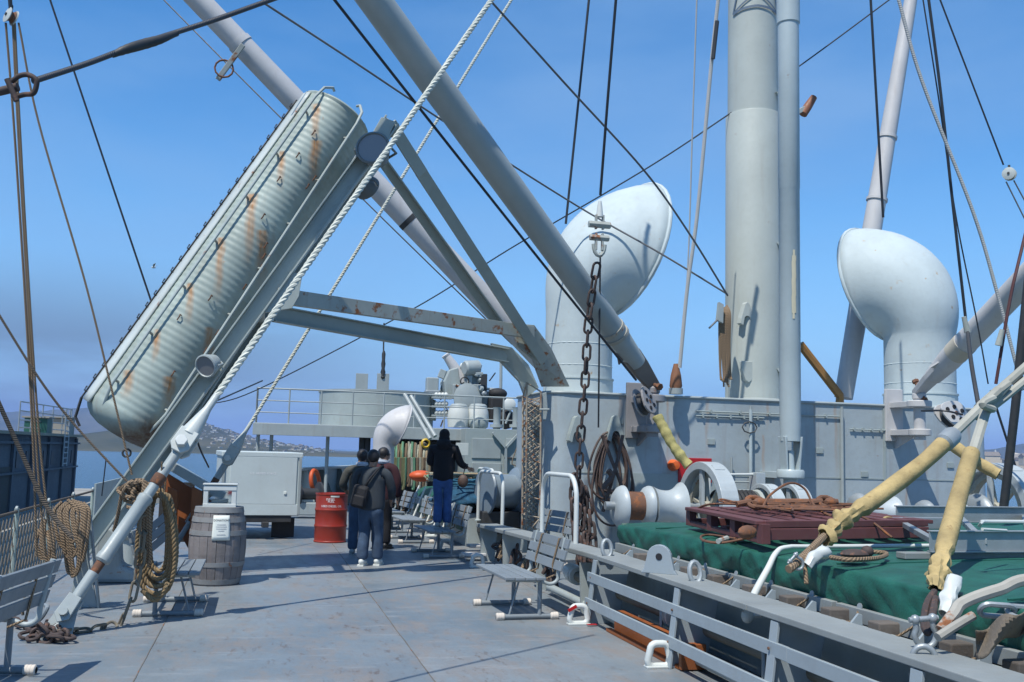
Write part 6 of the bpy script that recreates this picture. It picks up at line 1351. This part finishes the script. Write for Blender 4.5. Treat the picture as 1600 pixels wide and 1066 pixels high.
# fairlead, bitts and gangway timbers on the left
fl_ = thing('fairlead', 'grey streaked steel fairlead on the left deck edge behind the shroud', 'fairlead', at(170, 915, Y=13.2))
fc = at(172, 912, Z=0); 
MB().prism([fc+V((x, 0, z)) for x, z in ((-.34, 0), (.30, 0), (.26, .16), (.10, .22), (.06, .62), (-.05, .70), (-.20, .64), (-.24, .28), (-.34, .18))], (0, .38, 0)).build('casting', paint('fairlead_grey', (.34, .38, .40), .5, .2, .35, .45, .4), fl_, bevel=.05)
bt_ = thing('mooring_bitt', 'grey mooring bitt with dark throat beside the fairlead', 'bitt', at(196, 890, Z=0)); c = at(200, 892, Z=0)
MB().lathe([(.16, 0), (.15, .05), (.12, .08), (.12, .42), (.17, .46), (.17, .52), (.10, .54)], c, n=22).build('post', GREY, bt_); MB().lathe([(.16, 0), (.15, .05), (.12, .08), (.12, .42), (.17, .46), (.17, .52), (.10, .54)], c+V((.1, .55, 0)), n=22).build('post', GREY, bt_); MB().box(c+V((.05, .27, .02)), (.5, 1.1, .04)).build('base', GREY, bt_, bevel=.01)
st2 = thing('bulwark_stay', 'grey twisted bulwark stay bracket standing between net and fairlead', 'bracket', at(132, 945, Z=0)); c = at(130, 950, Z=0)
MB().prism([c+V((x, 0, z)) for x, z in ((-.14, 0), (.14, 0), (.03, .45), (-.02, .95), (-.16, .95), (-.10, .45))], (0, .03, 0)).build('web', MATS['fairlead_grey'], st2, bevel=.006); MB().bar(c+V((.15, .015, 0)), c+V((-.0, .015, .95)), .09, .02, up=(1, 0, 0)).build('flange', MATS['fairlead_grey'], st2)
gp = thing('gangway_platform', 'orange brown timber platform frame with grey top beam behind the rope coil', 'platform', at(290, 850, Y=15.5))
MB().bar(at(258, 722, Y=15.6), at(350, 776, Y=15.6), .30, .13).build('top_beam', GREY, gp, bevel=.01); MB().prism([at(x, y, Y=15.7) for x, y in ((254, 735), (345, 790), (345, 868), (300, 868), (262, 800))], (0, .08, 0)).build('side_panel', BROWNP, gp, bevel=.006)
for x in (262, 300): MB().prism([at(x, 760, Y=15.45), at(x+16, 768, Y=15.45), at(x+12, 880, Y=15.45), at(x-6, 880, Y=15.45)], (0, .08, 0)).build('post', BROWNP, gp, bevel=.006)
MB().box(at(275, 800, Y=16.2), (.5, .05, .9)).build('dark_board', BLACKS, gp)
for k in range(3): MB().bar(at(232, 828+k*16, Y=14.6), at(272, 796+k*16, Y=14.6), .05, .10).build('step_board', DECKB, gp, bevel=.004)
# ================================================================ GUN DECK AND FORWARD STRUCTURE
gd = thing('gun_deck', 'raised grey gun platform with railings across the bow', 'platform', (3, 27.2, 0))
GY = 27.0; gl, gr_ = at(396, 672, Y=GY), at(832, 690, Y=GY); gz1 = at(560, 667, Y=GY).z; gz0 = at(560, 683, Y=GY).z
MB().box(((gl.x+gr_.x)/2, GY+2.1, (gz0+gz1)/2+.03), (gr_.x-gl.x, 4.2, (gz1-gz0))).build('deck_slab', GREY, gd, bevel=.01)
MB().box(((gl.x+gr_.x)/2, GY-.02, (gz0+gz1)/2), (gr_.x-gl.x+.04, .04, gz1-gz0+.03)).build('edge_plate', GREY, gd, bevel=.006)
for x in (403, 424, 512, 566, 574): 
    a = at(x, 690, Y=GY+.4); tb('column', GREY if x < 560 else BLACKS, [V((a.x, a.y, 0)), V((a.x, a.y, gz0))], .05 if x < 560 else .09, gd, 10)
rz0 = gz1
def railing(pts, h, nm, par):
    for a, b_ in zip(pts, pts[1:]):
        for f in (1, .66, .33): tb('rail', GREY, [a+V((0, 0, h*f)), b_+V((0, 0, h*f))], .024 if f == 1 else .017, par, 6)
        n = max(1, round((b_-a).length/.8))
        for k in range(n+1): p = a.lerp(b_, k/n); tb('post', GREY, [p, p+V((0, 0, h))], .024, par, 6)
rh = at(600, 614, Y=GY+.1).z-rz0
railing([V((gl.x+.05, GY+4.0, rz0)), V((gl.x+.05, GY+.1, rz0)), V((gr_.x, GY+.1, rz0))], rh, 'r', gd)
# open rope locker under the gun deck
lk = thing('rope_locker', 'open locker under the gun deck hung with mooring ropes', 'locker', (4.5, 29, 0))
lx0, lx1 = at(612, 700, Y=27.3).x, at(728, 700, Y=27.3).x
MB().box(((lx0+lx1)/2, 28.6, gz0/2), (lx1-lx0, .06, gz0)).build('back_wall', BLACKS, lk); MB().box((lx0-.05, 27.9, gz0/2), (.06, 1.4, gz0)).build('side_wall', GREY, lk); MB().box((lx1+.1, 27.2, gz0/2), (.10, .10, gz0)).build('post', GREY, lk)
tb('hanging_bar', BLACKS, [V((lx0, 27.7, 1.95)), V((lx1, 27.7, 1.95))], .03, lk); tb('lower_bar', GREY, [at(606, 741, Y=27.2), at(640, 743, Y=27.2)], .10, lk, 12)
RC = [ropemat('hank_%s' % n, c, tuple(v*.35 for v in c), .1) for n, c in (('tan', (.36, .27, .16)), ('green', (.16, .34, .20)), ('pale', (.42, .42, .32)), ('olive', (.22, .22, .10)), ('brown', (.22, .15, .09)))]
for i in range(15):
    x = 612+i*4.1; ci = (i*3+i//4) % 5; m = RC[ci]; hk_ = thing('rope_hank', '%s rope hank, %s from the left in the open locker under the gun deck' % (('tan', 'green', 'pale', 'olive', 'brown')[ci], ('first', 'second', 'third', 'fourth', 'fifth', 'sixth', 'seventh', 'eighth', 'ninth', 'tenth', 'eleventh', 'twelfth', 'thirteenth', 'fourteenth', 'last')[i]), 'rope', at(x, 745, Y=26.9), 'rope hanks in the locker')
    for k in range(3):
        xx = x+rn.uniform(-2.5, 2.5); bt2 = rn.uniform(738, 760); a = at(xx, 698, Y=27.6); MB().tube(crv([at(xx-1, 696+rn.uniform(-6, 3), Y=27.0), at(xx-2.2, 715, Y=26.92-.04*k), at(xx-1.5, bt2, Y=26.9), at(xx+1.5, bt2, Y=26.85), at(xx+2.0, 715, Y=26.8)], 5), .035, 6).build('rope_turn', m, hk_)
tag(MB().lathe([(.10, -.04), (.14, 0), (.10, .04), (.08, 0), (.10, -.04)], at(665, 693, Y=26.9), (.2, -1, 0), 16, cap=False).build('yellow_float', paint('float_yellow', (.60, .40, .03), .5, .1)), 'small yellow float ring hanging at the right of the rope hanks', 'float')
# deckhouse block with stiffened panels right of the locker
dh = thing('bow_house', 'grey bow house wall with stiffened door panels behind the lattice ladder', 'deckhouse', (7, 26, 0)); da, dbb = at(727, 700, Y=26.3).x, at(840, 700, Y=26.3).x
MB().box(((da+dbb)/2+.6, 27.0, gz1/2+.02), (dbb-da+1.2, 1.4, gz1+.04)).build('wall', WALL, dh, bevel=.01)
for x0, x1, y0_, y1_ in ((737, 783, 686, 716), (737, 783, 724, 752), (790, 818, 686, 716)):
    a, b_ = at(x0, y1_, Y=26.28), at(x1, y0_, Y=26.28); MB().box(((a.x+b_.x)/2, 26.285, (a.z+b_.z)/2), (b_.x-a.x, .03, b_.z-a.z)).build('panel', GREY, dh, bevel=.01)
for p, q in (((770, 676), (790, 700)), ((812, 676), (790, 700)), ((790, 700), (790, 770))): MB().bar(at(*p, Y=26.22), at(*q, Y=26.22), .06, .10, up=(0, 1, 0)).build('stiffener', GREY, dh)
bx('handle', BLACKS, at(794, 716, Y=26.2), (.2, .05, .05), dh); tb('hanging_line', ROPEB, crv([at(808, 660, Y=26.1), at(810, 690, Y=26.1), at(800, 722, Y=26.1), at(806, 728, Y=26.1)], 5), .014, dh, 6)
# gun tub and gun
gt = thing('gun_tub', 'round grey gun tub wall on the gun deck behind the railing', 'gun tub', (3, 29.5, gz1)); ca, cb = at(498, 640, Y=29.2), at(676, 640, Y=29.2); tr_ = (cb.x-ca.x)/2; tzt = at(590, 612, Y=28.3).z
MB().lathe([(tr_, gz1), (tr_, tzt), (tr_-.03, tzt), (tr_-.03, gz1)], ((ca.x+cb.x)/2, 29.2, 0), n=48, cap=False).build('wall', WALL, gt); MB().lathe([(tr_+.03, tzt-.03), (tr_+.03, tzt+.02), (tr_-.05, tzt+.02), (tr_-.05, tzt-.03), (tr_+.03, tzt-.03)], ((ca.x+cb.x)/2, 29.2, 0), n=48, cap=False).build('rim', GREY, gt)
for x0, x1 in ((555, 575), (588, 608)):
    a, b_ = at(x0, 616, Y=30), at(x1, 592, Y=30); bx('shield_plate', GREY, ((a.x+b_.x)/2, 30, (a.z+b_.z)/2), (b_.x-a.x, .04, b_.z-a.z+.3), gt)
an = thing('whip_antenna', 'thin dark antenna with insulators above the gun tub', 'antenna', at(598, 600, Y=30)); tb('whip', BLACKS, [at(599, 560, Y=30), at(600, 505, Y=30)], .025, an, 6); MB().lathe([(.05, 0), (.07, .05), (.05, .1), (.08, .2), (.05, .3), (.07, .45), (.05, .55), (.06, .75), (.03, .85)], at(598, 592, Y=30), n=10).build('insulator', BLACKS, an)
gun = thing('deck_gun', 'grey deck gun with short raised barrel and white covers on the bow platform', 'gun', at(725, 660, Y=28.5)); GYY = 28.6
G = lambda x, y, dy=0: at(x, y, Y=GYY+dy)
MB().lathe([(.5, 0), (.42, .1), (.34, .5), (.40, .9), (.40, 1.0)], G(728, 668), n=20).build('pedestal', GREY, gun)
MB().tube([G(722, 598), G(707, 570), G(697, 556)], [.20, .15, .115], 16).build('barrel', PINKP, gun); MB().lathe([(.125, -.02), (.135, .03), (.10, .05)], G(697, 556), (G(697, 556)-G(707, 570)), 16).build('muzzle', PINKP, gun)
MB().prism([G(x, y, -.2) for x, y in ((702, 578), (716, 574), (720, 600), (718, 622), (696, 622), (694, 596))], (0, .7, 0)).build('cradle', WALL, gun, bevel=.03)
MB().prism([G(x, y, -.35) for x, y in ((726, 578), (736, 568), (746, 570), (752, 590), (744, 640), (728, 640))], (0, .5, 0)).build('shield', GREY, gun, bevel=.03)
MB().lathe([(.18, -.25), (.22, -.2), (.22, .2), (.1, .25)], G(737, 575, -.4), (1, .3, .1), 18).build('breech', GREY, gun); MB().lathe([(.05, -.02), (.40, 0), (.44, .05), (.2, .12)], G(730, 623, -.6), (.2, -1, .1), 20).build('training_disc', GREY, gun)
MB().ball(G(745, 572, -.1), (.16, .14, .13), 12).build('white_cover', WHITE, gun); MB().ball(G(722, 572, -.1), (.07, .07, .09), 10).build('white_cover', WHITE, gun)
for x, y, w_, h in ((733, 596, .15, .35), (755, 598, .2, .5), (712, 612, .2, .4), (745, 605, .3, .15), (750, 588, .30, .06)): MB().box(G(x, y, -.4), (w_, .2, h)).build('mechanism', BLACKS if x == 755 else GREY, gun, bevel=.02)
tb('hand_wheel', BLACKS, [G(726, 596, -.5)+V((.12*math.cos(k*PI/6), 0, .12*math.sin(k*PI/6))) for k in range(13)], .02, gun, 6); tb('sight_arm', RUSTM, [G(712, 602, -.5), G(728, 610, -.5)], .035, gun, 6)
rg = random.Random(77)
for k in range(34):
    x, y, dy = rg.uniform(690, 768), rg.uniform(582, 660), rg.uniform(-.7, .3); q_ = rg.random()
    if q_ < .45: MB().box(G(x, y, dy), (rg.uniform(.05, .22), .12, rg.uniform(.05, .3)), Matrix.Rotation(rg.uniform(-.5, .5), 3, 'Y')).build('mechanism', (GREY, WALL, GALV, BLACKS)[k % 4], gun, bevel=.01)
    elif q_ < .75: tb('rod', (GREY, GALV, BLACKS)[k % 3], [G(x, y, dy), G(x+rg.uniform(-14, 14), y+rg.uniform(-18, 10), dy-.1)], rg.uniform(.015, .03), gun, 6)
    else: MB().lathe([(.07, 0), (.09, .03), (.05, .1)], G(x, y, dy-.1), (rg.uniform(-1, 1), -1, rg.uniform(-.3, .5)), 12).build('knob', (GREY, GALV, WALL)[k % 3], gun)
t = thing('sight_stand', 'small grey sight box on a stand left of the deck gun', 'stand', G(674, 640)); MB().box(G(675, 601), (.35, .3, .4)).build('sight_box', GREY, t, bevel=.03); MB().box(G(675, 616), (.42, .35, .22)).build('mount', GALV, t, bevel=.03); MB().lathe([(.14, -.6), (.11, .0)], G(675, 625), n=12).build('post', GREY, t)
t = thing('ready_rack', 'pale grey ammunition rack with white shells beside the gun', 'rack', G(690, 640)); 
for k in range(3): MB().box(G(690, 622+14*k, -.3), (.6, .3, .05)).build('shelf', GREY, t)
for k in range(12): MB().ball(G(682+(k % 4)*5, 617+14*(k//4), -.35), .07, 8).build('shell_cap', WHITE, t)
for k, (x, lb) in enumerate(((716, 'left white canvas covered tank behind the railing beside the gun'), (746, 'right white canvas covered tank with a dark round front'))):
    t = thing('covered_tank', lb, 'tank', G(x, 668, -.9)); b_ = G(x, 668, -.9); MB().lathe([(.30, 0), (.32, .25), (.30, .45), (.24, .62)], b_, n=20).build('canvas', WHITE, t); MB().lathe([(.26, .60), (.2, .66), (.02, .68)], b_, n=20).build('lid', GREY, t)
    if k: MB().ball(b_+V((-.02, -.2, .12)), (.28, .2, .26), 14).build('dark_front', WALL, t)
t = thing('winch_cover', 'black tarpaulin bundle over equipment right of the deck gun', 'cover', G(778, 660, -.5)); MB().ball(G(778, 615, -.5), (.28, .25, .16), 12).build('cover_top', RUBBER, t); MB().box(G(776, 640, -.5), (.5, .4, .75)).build('cover_body', RUBBER, t, bevel=.08); MB().ball(G(790, 655, -.6), (.3, .2, .3), 10).build('fold', RUBBER, t)
t = thing('searchlight', 'pale round lamp on a bracket right of the black cover', 'lamp', G(796, 640, -.9)); MB().lathe([(.05, .12), (.17, .06), (.18, -.05), (.12, -.08)], G(796, 632, -.9), (.1, 1, 0), 18).build('drum', WHITE, t); tb('arm', GREY, [G(798, 642, -.9), G(790, 662, -.9)], .03, t)
t = thing('pipe_vent', 'two small grey pipe vents on the bow house roof', 'vent', G(776, 672, -1.6))
for x in (776, 806): MB().lathe([(.13, -.2), (.10, 0), (.10, .5), (.12, .55)], at(x, 668, Y=26.6), n=12).build('pipe', GREY, t); MB().lathe([(.18, 0), (.18, .08)], at(x, 668, Y=26.6), n=14).build('flange', GREY, t)
t = thing('box_locker', 'grey square locker between the white tanks and the black cover', 'locker', G(758, 625, -.2)); bx('cabinet', GREY, G(758, 625, -.2), (.55, .3, .5), t); bx('top', WHITE, G(758, 608, -.2), (.6, .35, .06), t)
tb('mast_pole', GREY, [at(782, 660, Y=31), at(783, 560, Y=31)], .05); tag(bpy.data.objects['mast_pole'], 'thin pale pole standing behind the black cover on the bow', 'pole')
# small cowl and sloping tubes
b3 = at(597, 760, Y=23.2); zc3 = at(610, 700, Y=23.2).z
cowl('small white ventilator cowl between the people and the rope locker', (b3.x, 23.2, 0), .24, 1.02, R_(110), at(613, 697, Y=23.2).z, R_(6), None, mat=PINKP)
ra_ = thing('sloping_tubes', 'pair of grey tubes sloping down from the gun deck behind the woman', 'tube', at(675, 685, Y=25.5))
tb('tube', GREY, [at(632, 616, Y=26), at(672, 686, Y=25.2)], .055, ra_, 12); tb('tube', GREY, [at(642, 619, Y=26), at(680, 682, Y=25.2)], .055, ra_, 12)
# bulwark on the bow with braces and lifebuoy
bw = thing('bulwark', 'grey bow bulwark with triangular braces behind the trailer and drum', 'bulwark', at(520, 780, Z=0))
ba_, bb_ = at(470, 734, Z=1.12), at(584, 727, Z=1.12); dv = (bb_-ba_)
MB().prism([V((ba_.x, ba_.y, 0)), V((bb_.x, bb_.y, 0)), bb_, ba_], (-.03, .03, 0)).build('plating', WALL, bw); MB().bar(ba_-dv*.05+V((0, 0, .01)), bb_+V((0, 0, .01)), .24, .07).build('cap_rail', GREY, bw, bevel=.008)
nv = V((dv.y, -dv.x, 0)).normalized()
for k in (.02, .2, .42, .6, .8, .98): p = ba_+dv*k; MB().prism([V((p.x, p.y, 0)), V((p.x, p.y, 1.08)), V((p.x, p.y, 1.08))+nv*.12, V((p.x, p.y, 0))+nv*.6], dv.normalized()*.03).build('brace', WALL, bw)
b2a, b2b = at(584, 727, Z=1.12), at(640, 735, Y=34)
MB().prism([V((b2a.x, b2a.y, 0)), V((b2b.x, b2b.y, 0)), V((b2b.x, b2b.y, 1.12)), b2a], (0, .03, 0)).build('plating', WALL, bw)
# left bulwark running forward behind the trailer
MB().prism([V((-2.7, 18.6, 0)), V((-2.7, 24, 0)), V((-2.7, 24, 1.0)), V((-2.7, 18.6, 1.0))], (-.03, 0, 0)).build('plating', WALL, bw)
lbp = at(492, 752, Y=26.0); t = thing('lifebuoy', 'orange lifebuoy leaning on the bow bulwark above the drum', 'lifebuoy', lbp)
MB().tube([lbp+V((.11*math.cos(a*PI/10)-.04*math.sin(a*PI/10), -.12+.20*math.cos(a*PI/10), .27*math.sin(a*PI/10))) for a in range(20)], .055, 10, closed=True).build('ring', LIFE, t)
t = thing('mooring_winch', 'dark mooring gear by the bow bulwark behind the red drum', 'winch', at(478, 790, Y=25)); c = at(482, 772, Y=25.2); MB().lathe([(.3, -.3), (.3, -.25), (.14, -.22), (.14, .22), (.3, .25), (.3, .3)], c, (1, .3, 0), 18).build('drum', BLACKS, t); MB().box(c-V((0, 0, .35)), (.9, .5, .3)).build('bed', GREY, t, bevel=.02)
# forward hatch with green tarpaulin, nets and blue tarpaulin
fh_ = thing('forward_hatch', 'forward hatch under a green tarpaulin with white stanchions', 'hatch', (5, 21, 0))
fx0 = 3.75; MB().box((6.2, 21.5, .3), (4.9, 7.0, .6)).build('coaming', GREY, fh_, bevel=.01)
MB().grid(lambda u, v: V((fx0-.08+5.2*u, 18.2+7.0*v, .78+.10*math.sin(PI*u)+.05*noise.noise(V((u*9, v*14, 0)))-(.5*max(0, (.06-u)/.06)))), 40, 60).build('tarpaulin', TARP, fh_, solid=.01)
for k in range(7): tb('stanchion', WHITE, [V((fx0-.2, 18.6+k*.95, .15)), V((fx0+.1, 18.75+k*.95, .86))], .024, fh_, 6)
t = thing('cargo_net', 'pale rope cargo net heaped on the forward hatch', 'net', (5.2, 21, .9)); nb = at(745, 752, Y=21)
for k in range(40): MB().tube(crv([nb+V((rn.uniform(-1.1, 1.1), rn.uniform(-.8, .8), rn.uniform(0, .16))) for _ in range(5)], 4), .022, 5).build('cord', RC[(0, 2, 2, 0, 1)[k % 5]], t)
t = thing('blue_net', 'dark blue net heap covering the near end of the forward hatch', 'net', at(735, 790, Y=18.5)); nb = at(738, 775, Y=18.6)
MB().grid(lambda u, v: nb+V((-.75+1.5*u, -.7+1.4*v, (.34*math.sin(PI*u)**.7*math.sin(PI*v)**.7+.10*noise.noise(V((u*5, v*5, 1)))-.10))), 30, 30).build('net_cloth', cloth('blue_net_cloth', (.012, .06, .11), .4, 2, .95, .8), t, solid=.01)
for k in range(14): MB().tube(crv([nb+V((rn.uniform(-.7, .7), rn.uniform(-.6, .6), .16+rn.uniform(0, .16))) for _ in range(4)], 4), .016, 5).build('cord', cloth('blue_cord', (.02, .10, .16), .3) if 'blue_cord' not in MATS else MATS['blue_cord'], t)
tag(MB().ball(at(658, 744, Y=22.5), (.28, .2, .13), 12).build('orange_bag', LIFE), 'bright orange life vest lying on the forward hatch left of the woman', 'life vest')
t = thing('gear_drum', 'large grey cable drum between the handrails on the forward hatch', 'drum', at(782, 810, Y=17.6)); c = at(784, 768, Y=17.8)
MB().lathe([(.42, -.36), (.44, -.33), (.38, -.28), (.31, -.26), (.31, .22), (.40, .26), (.44, .3), (.44, .34), (.1, .36)], c, (1, .25, 0), 32).build('drum', paint('drum_bluegrey', (.20, .25, .31), .4, .1, .05, .1, .2), t)
MB().box(c-V((0, 0, .55)), (.8, .5, .4)).build('cradle', BLACKS, t, bevel=.02)
tag(bx('white_box', WHITE, at(722, 702, Y=25.5), (.30, .2, .32)), 'white box on a shelf beyond the woman in black', 'box')
# bits under the side board
for k, (x, y, Z) in enumerate(((748, 853, .18), (740, 866, .10))): tag(MB().box(at(x, y, Z=Z), (.36, .30, .045)).build('step_plate', PINKP, bevel=.01), ('upper', 'lower')[k]+' pale step plate below the side board', 'step')
for k in range(7):
    c = V((3.62, 12.2+k*.45, .2+.05*rn.random())); tag(MB().tube(crv([c+V((rn.uniform(-.12, .12), rn.uniform(-.2, .2), rn.uniform(-.18, .2))) for _ in range(7)], 4), .024, 6).build('rope_tangle', (CHAINM, ROPEB)[k % 2]), 'tangle of rusty chain and brown rope stowed under the long side board', 'rope', 'tangles under the side board')
# gull
gg = thing('seagull', 'small seagull gliding in the sky left of the raft', 'bird', at(240, 418, d=60)); c = at(240, 418, d=60)
MB().ball(c, (.14, .07, .06), 8, rotz(.3)).build('body', WHITE, gg)
for sg in (-1, 1): MB().prism([c+V((.03, 0, .02)), c+V((.10, sg*.2, .12)), c+V((.16*1, sg*.46, .20)), c+V((-.03, sg*.22, .13)), c+V((-.05, 0, .02))], (0, 0, .015)).build('wing', GREY, gg)
